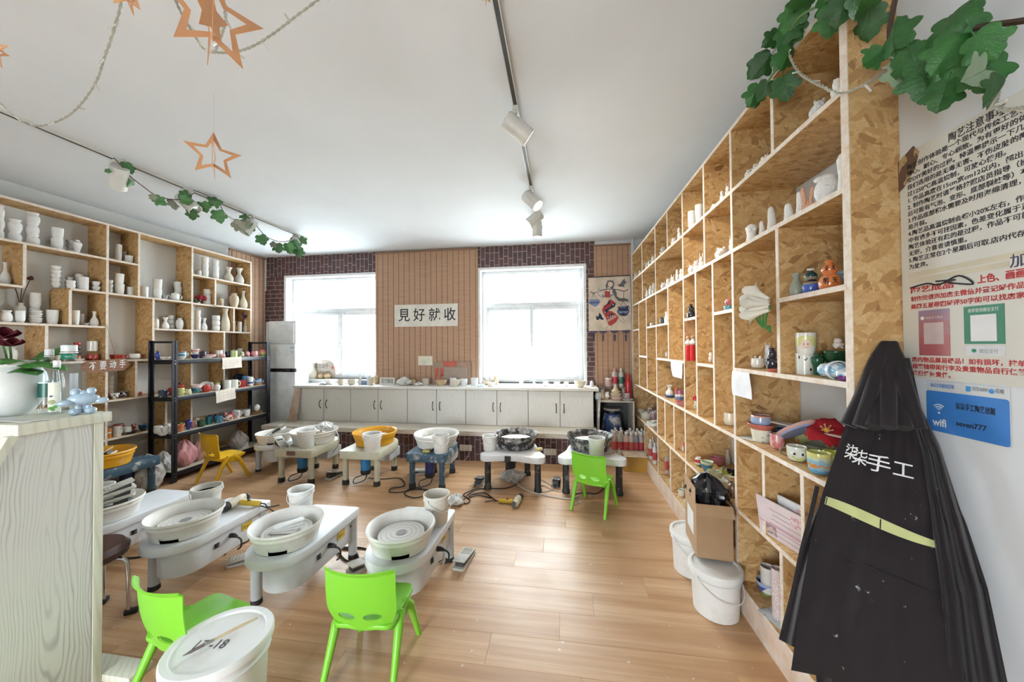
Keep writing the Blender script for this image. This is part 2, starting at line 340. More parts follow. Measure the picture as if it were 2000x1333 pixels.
# white trims at the right corner and in the left corner
struct(box(1.05,1.085,YW-.06,YW,.3,ZC).build('trim_1',P((.80,.80,.79),.5))); struct(box(XL,XL+.02,YW-.03,YW-.003,2.6,ZC).build('trim_2',P((.8,.8,.8),.5)))
# ------------------------------------------------------------------ bamboo blinds
def bamboo():
    m,nt,b=_new('bamboo_slats'); b.inputs['Roughness'].default_value=.65; v=coords(nt); sp=nt.nodes.new('ShaderNodeSeparateXYZ'); nt.links.new(v,sp.inputs[0])
    n1=noise(nt,coords(nt,(3,3,260)),1,3,.6); n2=noise(nt,coords(nt,(6,6,45)),1,3)
    c=ramp(nt,n1,[(.25,(.36,.195,.115)),(.5,(.50,.30,.19)),(.8,(.60,.39,.27))]); c=mixc(nt,ramp(nt,n2,[(.6,(0,)*3),(.75,(.45,)*3)]),c,(.66,.45,.33))
    nt.links.new(c,b.inputs['Base Color']); bump(nt,b,n1,.5,.004); return m
BAM=bamboo(); STR=P((.10,.055,.035),.8)
def blind(label,O,L,z0,z1,ns,along):
    t=thing('bamboo_blind',label,'blind',O,0); ax=Vector(along); nrm=ax.cross(Vector((0,0,1)))
    def slab(a0,a1,d0,d1,b0,b1):
        p=[ax*a0-nrm*0,ax*a1]; m=MB()
        v=[ax*a+nrm*d+Vector((0,0,z)) for z in(b0,b1) for d in(d0,d1) for a in(a0,a1)]
        return m.add(v,[(0,2,3,1),(4,5,7,6),(0,1,5,4),(2,6,7,3),(0,4,6,2),(1,3,7,5)])
    slab(0,L,.004,.010,z0,z1-.02).build('slat_mat',BAM,t,recalc=True); slab(-.005,L+.005,.002,.022,z1-.03,z1).build('top_rail',P((.30,.17,.10),.6),t,recalc=True)
    s0=slab(-.0025,.0025,.010,.0125,z0,z1-.03).mesh('string',recalc=True)
    for k in range(ns): ob('string',s0,STR,t,tuple(ax*(.04+(L-.08)*k/(ns-1))))
    return t
blind('wide bamboo blind on the wall between the two windows',(-3.085,YW-.02,0),1.765,.99,3.185,19,(1,0,0)).rotation_euler=(0,0,0)
blind('narrow bamboo blind behind the woman-with-pots hanging',(.505,YW-.005,0),.545,.5,3.14,7,(1,0,0))
blind('bamboo blind in the left corner above the air conditioner',(XL+.002,YW-.68,0),.66,.9,3.18,8,(0,1,0))
# ------------------------------------------------------------------ big shelving
OSB=osb(); EDGE=rawedge(); BT=.022
def board(parent,name,x0,x1,y0,y1,z0,z1,front):
    "strand board with a pale front edging; local origin at its corner"
    o=box(0,x1-x0,0,y1-y0,0,z1-z0).build(name,OSB,parent,(x0,y0,z0)); e=.003
    fx=x1-x0 if front>0 else -e
    box(fx,fx+e,0,y1-y0,0,z1-z0).build('edge',EDGE,o); return o
LF=-4.95
LZ=dict(top=2.985,a=2.60,b=2.222,c=1.847,d=1.473,e=1.031,f=.605,g=.16)
ls=thing('display_shelf','strand board cube shelving along the left wall, filled with white bisque pots','shelf',(0,0,0))
def lsh(y0,y1,z): board(ls,'shelf_board',XL,LF,y0,y1,z-BT,z,1)
def lup(y,z0,z1): board(ls,'upright',XL,LF-.001,y-BT/2,y+BT/2,z0,z1-BT,1)
Y0=1.55; YE=4.86; A,B_,D_,C_,U2,U3,U4=3.086,3.371,3.518,3.962,4.276,4.561,4.41
z=LZ
lsh(Y0,YE,z['top']); lsh(Y0,A,z['a']); lsh(Y0,2.5,z['b']-.03); lsh(2.8,A,z['b']); lsh(A,B_,z['a']); lsh(A,C_,z['b']); lsh(Y0,A,z['c']); lsh(D_,YE,z['c']); lsh(C_,YE,z['a']+.008); lsh(C_,U2,z['b']-.005); lsh(U2-.03,YE,z['b'])
lsh(Y0,D_,z['d']); lsh(D_,YE,z['d']-.03); lsh(Y0,YE,z['e']); lsh(Y0,YE,z['f']); lsh(Y0,YE,z['g'])
lup(Y0,0,z['top']); lup(A,0,z['top']); lup(YE-BT/2,0,z['top']); lup(C_,0,z['top']); lup(B_,z['b'],z['top']); lup(2.498,z['b']-.03,z['a']); lup(2.80,z['c'],z['b']); lup(2.64,z['d'],z['c'])
lup(D_,z['d'],z['b']); lup(3.351,z['e'],z['d']); lup(U2,z['b']-.005,z['a']+.008); lup(U3,z['c'],z['b']); lup(U4,z['e'],z['c']); lup(3.66,z['g'],z['e']); lup(2.3,z['c'],z['b']-.03); lup(2.2,z['e'],z['d'])
RF=1.05; XB=XR-.005
RZ=dict(top=2.94,a=2.555,b=2.185,c=1.82,d=1.455,e=1.04,f=.602,g=.165)
rs=thing('display_shelf','tall strand board cube shelving along the right wall up to the ceiling','shelf',(0,0,0))
def rsh(y0,y1,z): board(rs,'shelf_board',RF,XB,y0,y1,z-BT,z,-1)
def rup(y,z0,z1): board(rs,'upright',RF+.001,XB,y-BT/2,y+BT/2,z0,z1-BT,-1)
z=RZ; P8,P6,P4,P2,P0=5.27,4.01,3.14,2.28,1.43
rsh(P0,P8,z['top']); rsh(P0,P8,z['a']); rsh(P0,P8,z['b']); rsh(P0,P8,z['e']); rsh(P0,P8,z['f']); rsh(P0,P8,z['g']); rsh(P0,P2,z['d']); rsh(P0,1.838,z['c'])
rsh(4.872,P8,z['c']); rsh(3.575,4.447,z['c']); rsh(2.867,P4,z['c']); rsh(P2,2.56,z['c']); rsh(P4,P6,z['d']); rsh(4.447,4.872,z['d']); rsh(2.56,2.867,z['d'])
for y in(P8-BT/2,P6,P4,P2): rup(y,0.0,z['top'])
o=board(rs,'end_panel',RF+.001,XP-.001,P0-BT/2-.012,P0+BT/2,0.0,z['top'],-1)
rup(4.64,z['b'],z['top'])
for y in(3.57,2.689): rup(y,z['a'],z['top'])
rup(2.689,z['b'],z['a']); rup(1.859,z['a'],z['top']); rup(1.838,z['d'],z['b'])
for y in(4.872,4.447,2.867,2.56): rup(y,z['e'],z['b'])
rup(3.575,z['d'],z['b']); rup(3.725,z['f'],z['e']); rup(3.437,z['f'],z['e']); rup(3.563,z['g'],z['f']); rup(2.705,z['g'],z['f']); rup(4.626,z['g'],z['f']); rup(1.986,z['f'],z['e']); rup(1.691,z['f'],z['e']); rup(1.849,z['g'],z['f'])
box(0,.012,0,P8-P0,0,z['g']-BT).build('plinth',D((.66,.47,.33),(.78,.68,.60),.5,12,.7,.2),rs,(RF-.004,P0,0))
# ------------------------------------------------------------------ black metal rack
RK=-4.575; RD=.30; RY0,RY1=3.46,4.775; KZ=(1.463,1.018,.577,.121); BLK=P((.018,.02,.028),.35,.2); RKB=wood((.60,.53,.42),(.46,.38,.28),(1,14,14),2,.6)
rk=thing('storage_rack','black metal storage rack with four shelves of painted pottery','rack',(0,0,0))
for y in(RY0,RY1):
    for x in(RK-RD,RK):
        m=MB(); m.box(-.018,.018,-.0015,.0015,0,1.688); m.box(-.0015,.0015,-.018,.018,0,1.688)
        sx=1 if x==RK else -1; m=MB(); m.box(-.02,.02,-.004,.004,0,1.69); m.box(sx*.016-.004,sx*.016+.004,-.03,.03,0,1.69)
        p=m.build('post',BLK,rk,(x,y,0)); rbox(.045,.045,.012).build('foot',P((.03,.03,.03),.7),p)
        for zz in KZ:
            for dz in(-.05,-.015): MB().lathe([(0,0),(.005,0),(.005,.003),(0,.003)],8,0,Matrix.Translation((sx*.021,0,zz+dz))@Matrix.Rotation(PI/2*sx,4,'Y')).build('bolt',P((.5,.5,.5),.3,1),p)
    box(RK-RD,RK,y-.01,y+.01,1.66,1.685).build('top_bar',BLK,rk)
for zz in KZ:
    b=box(RK-RD+.012,RK-.012,RY0+.01,RY1-.01,zz-.012,zz).build('shelf_board',RKB,rk)
    for x in(RK-RD,RK): box(x-.006,x+.006,RY0,RY1,zz-.055,zz-.004).build('beam',BLK,rk,bevel=.002)
    for y in(RY0,RY1): box(RK-RD,RK,y-.006,y+.006,zz-.055,zz-.004).build('beam',BLK,rk)
# ------------------------------------------------------------------ back counter, cabinets, bench
CW=wood((.74,.72,.68),(.64,.615,.57),(9,9,.8),3.2,.45,dist=5)
BW=wood((.72,.67,.58),(.62,.56,.47),(.8,8,8),2,.4,dist=4)
YC,ZB,ZT=4.98,.42,.985
def cx(px): return W(px,790,'y',YC).x
ED=[cx(560+v/2.941) for v in(60,212,367,525,693,860,1028,1207,1387,1570,1763)]
names=['the air conditioner','the calligraphy scroll side','the middle','the right window','the corner shelf']
lab=['leftmost pale wooden cabinet, next to the air conditioner','second pale wooden cabinet from the left, under the left window','middle one of the five pale wooden cabinets under the blind','fourth pale wooden cabinet from the left, under the right window','rightmost pale wooden cabinet, beside the blue stool']
HD=P((.05,.04,.035),.35,.7)
hm=MB().tube(spline([(0,0,.055),(0,-.012,.05),(0,-.03,.02),(0,-.03,-.02),(0,-.012,-.05),(0,0,-.055)],5),[.007]+[.005]*24+[.007],8)
for s in(.06,-.06): hm.lathe([(0,0),(.009,0),(.009,.004),(0,.005)],8,0,Matrix.Translation((0,0,s))@Matrix.Rotation(PI/2,4,'X'))
hmesh=hm.mesh('handle')
for k in range(5):
    x0,x1,xm=ED[2*k],ED[2*k+2],ED[2*k+1]
    c=thing('cabinet',lab[k],'cabinet',((x0+x1)/2,YC,ZB),0,'cabinets under the windows'); ox=(x0+x1)/2
    box(x0-ox+.001,x1-ox-.001,.022,YW-YC-.006,0,ZT-ZB-.042).build('body',P((.34,.31,.26),.7),c)
    for a,b,sg in((x0,xm,1),(xm,x1,-1)):
        d=box(a-ox+.0035,b-ox-.0035,0,.02,.004,ZT-ZB-.048).build('door',CW,c,bevel=.0015,seg=1)
        hx=(b-ox-.055) if sg>0 else (a-ox+.055)
        ob('handle',hmesh,HD,d,(hx,-.001,(ZT-ZB)*.48))
x0,x1=ED[0]-.05,ED[-1]+.07
tag(box(x0,x1,YC-.035,YW-.004,ZT-.04,ZT).build('countertop',wood((.80,.77,.72),(.72,.68,.62),(1,9,9),2,.4),bevel=.003),'long pale countertop over the five cabinets, crowded with small clay pots','countertop')
bn=thing('bench','low pale bench with a brick print base in front of the cabinets','bench',(0,0,0)); bx0,bx1=ED[0]-.28,ED[-1]+.03
MB().box(bx0,bx1,4.60,YC-.012,ZB-.062,ZB).box(ED[0],bx1,YC-.012,YC+.36,ZB-.062,ZB).build('seat_board',BW,bn)
box(ED[0]-.2,bx1-.01,4.655,4.90,0,ZB-.063).build('base',BPV,bn)
def socket(px,py,label,y):
    p=W(px,py,'y',y); s=thing('power_socket',label,'socket',(p.x,y-.012,p.z)); IV=P((.78,.75,.68),.4)
    for i,dx in enumerate((-.043,.043)):
        f=box(dx-.042,dx+.042,0,.011,-.043,.043).build('plate',IV,s,bevel=.003)
        for a,b,c_ in((-.008,.018,0),(.008,.018,0),(0,-.012,0),(-.009,-.024,.5),(.009,-.024,-.5)): box(-.0018,.0018,-.0008,.002,-.006,.006).build('slot',P((.03,.03,.03),.6),f,(dx+a,0,b),(0,c_,0))
    return s
socket(910,875,'double wall socket on the brick base beside the blue wheel',4.655); socket(1074,883,'double wall socket on the brick base between the black-basin wheels',4.655)
# ------------------------------------------------------------------ air conditioner
ac=thing('air_conditioner','white floor-standing air conditioner in the left corner by the window','air conditioner',(-4.62,5.0,0)); AW=P((.80,.81,.82),.3)
a0=W(519,700,'y',4.98).x+4.62; a1=ED[0]-.056+4.62; zt=W(550,627,'y',4.98).z
box(a0+.01,a1-.01,.02,.33,.0,zt).build('body',AW,ac,bevel=.008); box(a0-.035,a0+.01,.015,.30,.03,zt-.01).build('side_cover',P((.62,.62,.62),.5),ac,bevel=.006)
zb=W(550,724,'y',4.98).z; zv=W(550,672,'y',4.98).z
box(a0,a1,0,.03,zb+.03,zv-.006).build('upper_panel',P((.84,.86,.87),.12,coat=.5),ac,bevel=.006); box(a0,a1,0,.03,.12,zb-.03).build('lower_panel',P((.84,.86,.87),.15,coat=.5),ac,bevel=.006)
d=box(a0,a1,.002,.03,zb-.028,zb+.028).build('display_strip',P((.012,.012,.016),.1,coat=1),ac)
for k in range(7): box(a0+.12+.025*k,a0+.13+.025*k,.0005,.002,zb-.02,zb-.014).build('icon',P((.6,.6,.6),.5),d)
g=box(a0+.03,a1-.03,.006,.03,zv+.006,zt-.04).build('vent',P((.83,.84,.85),.3),ac,bevel=.004)
for k in range(7): box(a0+.035,a1-.035,-.004,.008,zv+.025+k*.035,zv+.03+k*.035).build('louvre',AW,g,rot=(0,0,0))
tag(box(a1-.085,a1-.02,-.0015,.0,zv-.18,zv-.05).build('energy_label',bands([(0,(.75,.8,.85)),(.25,(.5,.75,.8)),(.5,(.8,.85,.88)),(.8,(.35,.6,.75))],.5),ac),'pale blue energy label')
def leanboard(px0,px1,pt,pb,y,label):
    a=W(px0,pb,'y',y); b=W(px1,pb,'y',y); t=W(px1,pt,'y',y); m=MB(); w=b.x-a.x; h=t.z-a.z
    m.add([(0,0,0),(w,0,0),(w,.1,h),(.05,.1,h+.01),(0,.015,0),(w,.015,0),(w,.115,h),(.05,.115,h+.01)],[(0,1,2,3),(7,6,5,4),(0,4,5,1),(1,5,6,2),(2,6,7,3),(3,7,4,0)])
    return tag(m.build('leaning_board',D((.42,.28,.19),(.62,.52,.44),.45,5,.8,.15),None,(a.x,y,ZB),recalc=True),label,'board')
leanboard(561,578,762,826,4.86,'brown worn board leaning beside the air conditioner on the bench')
# ------------------------------------------------------------------ wooden bar counter on the left
def pine():
    "whitewashed pine: thin grey growth lines, cathedral figure"
    m,nt,b=_new('whitewashed_pine'); b.inputs['Roughness'].default_value=.5; v=coords(nt,(1,1,.07))
    dn=N(nt,'ShaderNodeVectorMath',operation='MULTIPLY_ADD'); nt.links.new(noise(nt,coords(nt,(1,1,.22)),5,3,out=1),dn.inputs[0]); dn.inputs[1].default_value=(.16,.16,.03); nt.links.new(v,dn.inputs[2])
    w=N(nt,'ShaderNodeTexWave'); w.wave_type='RINGS'; w.rings_direction='X'; w.inputs['Scale'].default_value=26; w.inputs['Distortion'].default_value=1.0; w.inputs['Detail'].default_value=2; w.inputs['Detail Scale'].default_value=2
    mp=nt.nodes.new('ShaderNodeMapping'); mp.inputs['Location'].default_value=(0,-.19,-.06); nt.links.new(dn.outputs[0],mp.inputs[0]); nt.links.new(mp.outputs[0],w.inputs['Vector'])
    c=ramp(nt,w.outputs['Fac'],[(.0,(.50,.50,.48)),(.12,(.58,.585,.56)),(.32,(.70,.705,.665)),(1,(.73,.735,.69))]); c=mixc(nt,ramp(nt,noise(nt,coords(nt,(1,1,.3)),7,2),[(.35,(.75,)*3),(.6,(0,)*3)]),c,(.72,.725,.68)); nt.links.new(c,b.inputs['Base Color']); return m
CWG=pine(); CWE=wood((.74,.74,.62),(.66,.65,.52),(9,9,1),2,.5)
ct=thing('bar_counter','whitewashed wooden bar counter with a tapered end panel at the left','counter',(-2.2,1.1,0)); XC=0.0
m=MB(); yA,yB=1.09-1.1,1.385-1.1
m.box(-2.2,.015,yA,yB,1.246,1.292); m.build('top_board',CWE,ct,bevel=.003)
m=MB(); yb0=-.55; ytop=.0
m.add([(x,y,zz) for x in(-.03,0) for y,zz in((ytop,1.246),(.225,1.246),(.225,0),(yb0,0))],[(0,1,2,3),(7,6,5,4),(0,4,5,1),(1,5,6,2),(2,6,7,3),(3,7,4,0)])
m.build('end_panel',CWG,ct,recalc=True)
box(-.04,.004,.227,.262,0,1.246).build('corner_post',CWE,ct,bevel=.003)
m=MB(); m.add([(x,y,zz) for x in(-.036,.006) for y,zz in((ytop-.001,1.246),(ytop-.03,1.246),(yb0-.03,0),(yb0,0))],[(0,1,2,3),(7,6,5,4),(0,4,5,1),(1,5,6,2),(2,6,7,3),(3,7,4,0)]); m.build('front_edge',CWE,ct,recalc=True)
box(-2.2,-.03,.10,.12,.05,1.246).build('back_panel',CWG,ct); box(-2.2,-.03,-.12,.10,.62,.645).build('inner_shelf',CWE,ct)
box(-.5,.16,.262,.36,0,.035).build('base_board',CWE,ct,bevel=.003)
# ------------------------------------------------------------------ children's chairs
def chair_meshes():
    # backrest: curved plastic panel with a rolled top lip and two oval hand slots
    NU,NV=56,44
    def half(v): # half width at height v (0 bottom..1 top)
        return .075+.085*min(1,(v/.18))**.6+ .012*v if v<.18 else .160+.012*(v-.18)+(.0 if v<.9 else 0)
    def fn(u,v):
        a=(u-.5)*2; h=.125+.043*math.sin(min(1,v/.4)*PI/2)-.012*max(0,.12-v)/.12; x=a*h; zz=.265+.305*v
        y=-.125-.055*v+.045*a*a*(.6+.4*v)-.012*math.sin(PI*v)
        if v>.93: y-=.018*((v-.93)/.07)
        return (x,y,zz)
    m=MB(); m.grid(fn,NU,NV); keep=[];
    EA,EB,EZ=.043,.021,.341; gone=set(); kept=set()
    for q in m.f:
        c=sum((Vector(m.v[i]) for i in q),Vector())/4
        if any(((c.x-s*.062)/EA)**2+((c.z-EZ)/EB)**2<1 for s in(-1,1)): gone.update(q)
        else: keep.append(q); kept.update(q)
    for i in gone&kept:
        x,y,zz=m.v[i]; s=-1 if x<0 else 1; k=math.sqrt(((x-s*.062)/EA)**2+((zz-EZ)/EB)**2) or 1; m.v[i]=(s*.062+(x-s*.062)/k,y,EZ+(zz-EZ)/k)
    m.f=keep; m.m=[0]*len(keep); back=m.mesh('backrest',thick=.007,smooth=50)
    s=MB(); s.prism(rrect(-.155,.155,-.135,.165,.05,6),.268,.292); seat=s.mesh('seat',bevel=.008,seg=2)
    legs=[]
    for sx in(-1,1):
        for sy,fy in((-1,-.18),(1,.18)):
            l=MB(); top=Vector((sx*.15,sy*.03+.0,.285)); kn=Vector((sx*.158,sy*.075,.24)); ft=Vector((sx*.168,fy,0))
            l.tube([Vector((sx*.14,sy*.02,.278)),top,kn,kn.lerp(ft,.5),ft],[.016,.021,.022,.017,.0145],10); legs.append(l.mesh('leg'))
    skirts=[]
    for sx in(-1,1): skirts.append(MB().add([(sx*.135,-.13,.268),(sx*.165,-.02,.285),(sx*.165,.06,.285),(sx*.15,.12,.268),(sx*.155,.05,.225),(sx*.155,-.04,.225)],[(0,1,2,3,4,5)]).mesh('side_skirt',thick=.006))
    return back,seat,legs,skirts
CHM=chair_meshes()
def chair(label,col,x,y,rz,sc=1):
    m=D(col,tuple(min(1,c*.6+.3) for c in col),.12,9,.38,.06); c=thing('childrens_chair',label,'chair',(x,y,0),rz,"children's plastic chairs"); c.scale=(sc,)*3
    ob('backrest',CHM[0],m,c); ob('seat',CHM[1],m,c)
    for l in CHM[2]: ob('leg',l,m,c)
    for l in CHM[3]: ob('side_skirt',l,m,c)
    return c
GRN=(.21,.58,.035); YEL=(.72,.42,.008)
chair('lime green plastic chair seen from behind, nearest the middle of the floor',GRN,-.955,1.64,math.radians(4),1)
chair('lime green plastic chair turned sideways beside the big lidded bucket',GRN,-1.735,1.42,math.radians(-12),1)
chair('lime green plastic chair pulled up to the rightmost pottery wheel',GRN,.305,3.47,math.radians(-26),1)
chair('yellow plastic chair in front of the black rack',YEL,-4.07,3.62,math.radians(-14),1.05)
# ------------------------------------------------------------------ buckets
def bucket(label,x,y,z,r,h,col=(.80,.80,.78),lid=False,bail=True,fill=None,group='white plastic buckets',dirt=.25,ang=.6,name='bucket',tape=.86,sag=-1):
    t=thing(name,label,'bucket',(x,y,z),0,group); m=D(col,tuple(c*.86 for c in CREAM),dirt,7,.4,.18); b=r*tape
    MB().lathe([(0,0),(b*.96,0),(b,.004),(r*.965,h*.80),(r*1.03,h*.81),(r*1.03,h*.84),(r*.98,h*.85),(r,h*.93),(r*1.05,h*.94),(r*1.05,h),(r*.97,h),(b*.93,h*.06),(0,h*.05)],28).build('body',m,t)
    if fill: MB().lathe([(0,h*fill[0]),(r*.93,h*fill[0])],24).build('contents',D(fill[1],tuple(c*.6 for c in fill[1]),.4,15,.6),t)
    if lid:
        l=MB().lathe([(0,h+.004),(r*.9,h+.004),(r*.93,h+.012),(r*1.06,h+.012),(r*1.09,h+.004),(r*1.09,h-.02),(r*1.06,h-.02)],40).build('lid',m,t)
    if bail:
        for s in(-1,1): MB().lathe([(0,0),(.012,0),(.012,.006),(0,.006)],10,0,Matrix.Translation((s*r*1.03*math.cos(ang),s*r*1.03*math.sin(ang),h*.87))@Matrix.Rotation(ang,4,'Z')@Matrix.Rotation(PI/2*s,4,'Y')).build('bail_ear',m,t)
        e=Vector((math.cos(ang),math.sin(ang),0)); n=Vector((-e.y,e.x,0)); n=n if n.y<0 else -n
        pts=[e*(r*1.08*math.cos(a))+n*(r*1.1*math.sin(a))+Vector((0,0,h*.87+sag*h*.38*math.sin(a))) for a in [PI*k/16 for k in range(17)]]
        MB().tube(pts,max(.0025,r*.02),6).build('bail_handle',P((.78,.78,.76),.4),t)
    return t
def onz(px,py,z): p=W(px,py,'z',z); return p.x,p.y
# ------------------------------------------------------------------ pottery wheels
WHT=D((.74,.76,.79),(.62,.60,.55),.12,5,.35,.2); CRM=D((.58,.57,.44),(.44,.40,.30),.22,6,.45,.2); NVY=D((.035,.085,.13),(.50,.47,.42),.30,9,.55,.05,.3)
BASW=D((.83,.82,.78),(.66,.60,.50),.24,6,.45,.2); BASB=D((.022,.022,.026),(.58,.55,.51),.36,15,.5,.12,.5); BASY=D((.74,.36,.012),(.62,.50,.34),.18,8,.4,.06)
HEADM=D((.70,.69,.66),(.78,.75,.69),.5,14,.5,.2)
def basin(t,r,h,z,mat,notch=True,head=None,headr=.68,clay=(.62,.56,.48)):
    m=MB().lathe([(r*.5,0),(r*.80,0),(r*.835,h*.04),(r*.875,h*.30),(r*.93,h*.62),(r*.955,h*.66),(r*.955,h*.80),(r*.985,h*.84),(r*1.02,h*.90),(r*1.0,h),(r*.955,h*.96),(r*.90,h*.85),(r*.80,h*.16),(r*.4,h*.12),(r*.4,.01)],44)
    if notch:
        keep=[]
        for f in m.f:
            c=sum((Vector(m.v[i]) for i in f),Vector())/len(f); an=math.degrees(math.atan2(c.y,c.x)); ro=math.hypot(c.x,c.y)
            if not (ro>r*.6 and c.z<h*.30 and ro>r*.66+c.z*.3 and abs((an+62+180)%360-180)<17 and not(c.z>h*.1 and ro<r*.81)): keep.append(f)
        m.f=keep; m.m=[0]*len(keep)
    b=m.build('splash_basin',mat,t,(0,0,z))
    MB().lathe([(0,h*.13),(r*.78,h*.13),(r*.79,h*.19)],32,cap=False).build('slip',D(clay,tuple(c*.7 for c in clay),.45,12,.35,.2),b)
    H=MB().lathe([(0,0),(.02,0),(.02,h*.4),(r*headr,h*.4),(r*headr,h*.52),(0,h*.52)],36).build('wheel_head',head or HEADM,t,(0,0,z+.004))
    g=MB()
    for q in(.25,.45,.65,.85): g.lathe([(r*headr*q,h*.52),(r*headr*q+.0012,h*.52+.001),(r*headr*q+.0024,h*.52)],28,cap=False)
    g.build('centering_ring',P((.42,.41,.42),.5),H); MB().lathe([(0,h*.52),(r*.15,h*.52),(r*.15,h*.535),(0,h*.535)],20).build('head_cap',P((.30,.29,.29),.5),H); return b
def plugset(t,y,x,z):
    "plug, switch and yellow rating label on the right flank (faces +x)"
    MB().box(0,.004,-.016,.016,-.016,.016).build('switch_plate',P((.03,.03,.03),.4),t,(x,y-.10,z-.02)); MB().box(0,.01,-.008,.008,-.012,.012).build('switch',P((.06,.06,.06),.3),t,(x+.003,y-.10,z-.02),bevel=.002)
    pl=MB().tube([(0,0,0),(.03,0,.002),(.05,0,-.004)],[.017,.015,.010],10).build('plug',P((.02,.02,.02),.5),t,(x,y,z-.005))
    MB().tube(spline([(.05,0,-.004),(.075,.01,-.03),(.07,.015,-.08),(.05,.01,-.10)],6),.006,8).build('plug_lead',P((.02,.02,.02),.5),pl)
    lb=box(0,.002,-.04,.04,-.025,.025).build('rating_label',P((.72,.52,.05),.4),t,(x,y+.13,z)); 
    for k in range(3): box(.002,.003,-.03+k*.022,-.016+k*.022,-.012,.01-.006*k).build('label_mark',P((.75,.12,.05) if k==2 else (.35,.22,.04),.5),lb)
    MB().lathe([(0,0),(.006,0),(.006,.003),(0,.003)],8,0,Matrix.Rotation(PI/2,4,'Y')).build('cable_hole',P((.02,.02,.02),.6),t,(x,y+.24,z))
def outline_u(w,y0,y1,rc=.03,n=14):
    "rounded near end at y0, square far end at y1"
    r=w/2; o=[(r*math.cos(a),y0+r+r*math.sin(a)) for a in [PI+PI*k/n for k in range(n+1)]]
    return o+[(r,y1-rc)]+[(r-rc+rc*math.sin(PI/2*k/4)*1,y1-rc+rc*(1-math.cos(PI/2*k/4))) if 0 else (r-rc+rc*math.cos(PI/2*k/4),y1-rc+rc*math.sin(PI/2*k/4)) for k in range(1,5)]+[(-r+rc-rc*math.sin(PI/2*k/4),y1-rc+rc*math.cos(PI/2*k/4)) for k in range(0,5)]
def wheel_w(label,x,y,rz=0):
    t=thing('pottery_wheel',label,'pottery wheel',(x,y,0),rz,'electric pottery wheels'); zt=.36
    MB().prism(outline_u(.40,-.225,.49),zt-.055,zt).build('table_top',WHT,t,bevel=.007); MB().prism([(a_+.036,b_) for a_,b_ in outline_u(.272,-.165,.44)],.14,zt-.056).build('motor_housing',P((.66,.68,.71),.4),t,bevel=.008)
    for lx,ly in((-.155,-.07),(-.165,.44),(.165,.44)):
        l=MB().lathe([(0,0.028),(.030,.028),(.032,zt-.058),(0,zt-.058)],18).build('leg',P((.60,.63,.66),.4),t,(lx,ly,0)); MB().lathe([(0,0),(.033,0),(.031,.03),(0,.03)],16).build('rubber_foot',P((.03,.03,.03),.7),l)
    basin(t,.205,.130,zt,BASW); plugset(t,.16,.174,.255); return t
W0=wheel_w('grey-white pottery wheel partly hidden by the bar counter, bucket standing in its basin',-3.33,2.07)
W1=wheel_w('grey-white pottery wheel with dark-centred wheel head, heat gun lying on it',-2.54,2.0)
W2=wheel_w('grey-white pottery wheel with white bats stacked in its basin',-1.75,1.98)
W3=wheel_w('grey-white pottery wheel nearest the open floor, wet basin and tall bucket',-1.005,2.04)
A1=wheel_w('small white pottery wheel at the back left, pedal lying in its basin',-3.75,4.02,.15)
def wheel_a(label,x,y,mt,bas,motor,w=.50,r=.26,rz=0,plate=None,foot=(.03,.03,.03),front=-.36):
    t=thing('pottery_wheel',label,'pottery wheel',(x,y,0),rz,'electric pottery wheels'); zt=.40
    o=outline_u(w,-.30,-front); MB().prism([(-a,-b) for a,b in o],zt-.09,zt).build('table_top',mt,t,bevel=.005)
    box(w/2-.16,w/2-.03,-.05,.22,.20,zt-.091).build('control_box',P((.55,.57,.58),.45),t,bevel=.004)
    for lx,ly in((-w/2+.055,front+.06),(w/2-.055,front+.06),(-w/2+.13,.18),(w/2-.10,.20)):
        l=MB().lathe([(0,.05),(.031,.05),(.031,zt-.091),(0,zt-.091)],18).build('leg',mt,t,(lx,ly,0)); MB().lathe([(0,0),(.039,0),(.037,.052),(.033,.055),(0,.055)],16).build('rubber_foot',P(foot,.7),l)
    m=MB().lathe([(0,.13),(.05,.13),(.055,.14),(.055,zt-.091),(0,zt-.091)],20).build('motor',motor,t,(-.01,-.19,0)); MB().lathe([(0,.085),(.048,.085),(.058,.10),(.058,.14),(0,.14)],20).build('motor_cap',P((.02,.02,.024),.5),m)
    MB().tube(spline([(.0,-.03,.09),(-.09,-.08,.06),(-.06,-.14,.025),(.04,-.10,.05),(.05,-.05,.11)],6),.006,6).build('motor_lead',P((.02,.02,.02),.5),m)
    if plate: 
        q=box(-.055,.055,-.004,0,-.024,.024).build('name_plate',P(plate,.4),t,(-.02,front,zt-.04))
        for k in range(4): box(-.045+.024*k,-.028+.024*k,-.0055,-.004,-.01,.004).build('plate_mark',P(tuple(min(1,c+.12) for c in plate),.5),q)
    basin(t,r,.155,zt,bas); return t
A2=wheel_a('cream pottery wheel with white basin holding a heat gun and plastic bag',-3.12,3.96,CRM,BASW,P((.03,.22,.50),.35),.50,.27,0,(.16,.07,.05))
A3=wheel_a('cream pottery wheel with a bright yellow basin',-2.31,3.99,CRM,BASY,P((.03,.22,.50),.35),.50,.26,0)
A4=wheel_a('dark blue pottery wheel with a white basin, near the socket',-1.51,3.99,NVY,BASW,P((.02,.03,.12),.4),.46,.265,0)
DB=wheel_a('dark blue pottery wheel with yellow basin behind the bar counter',-4.66,2.88,NVY,BASY,P((.02,.03,.12),.4),.46,.235,PI)
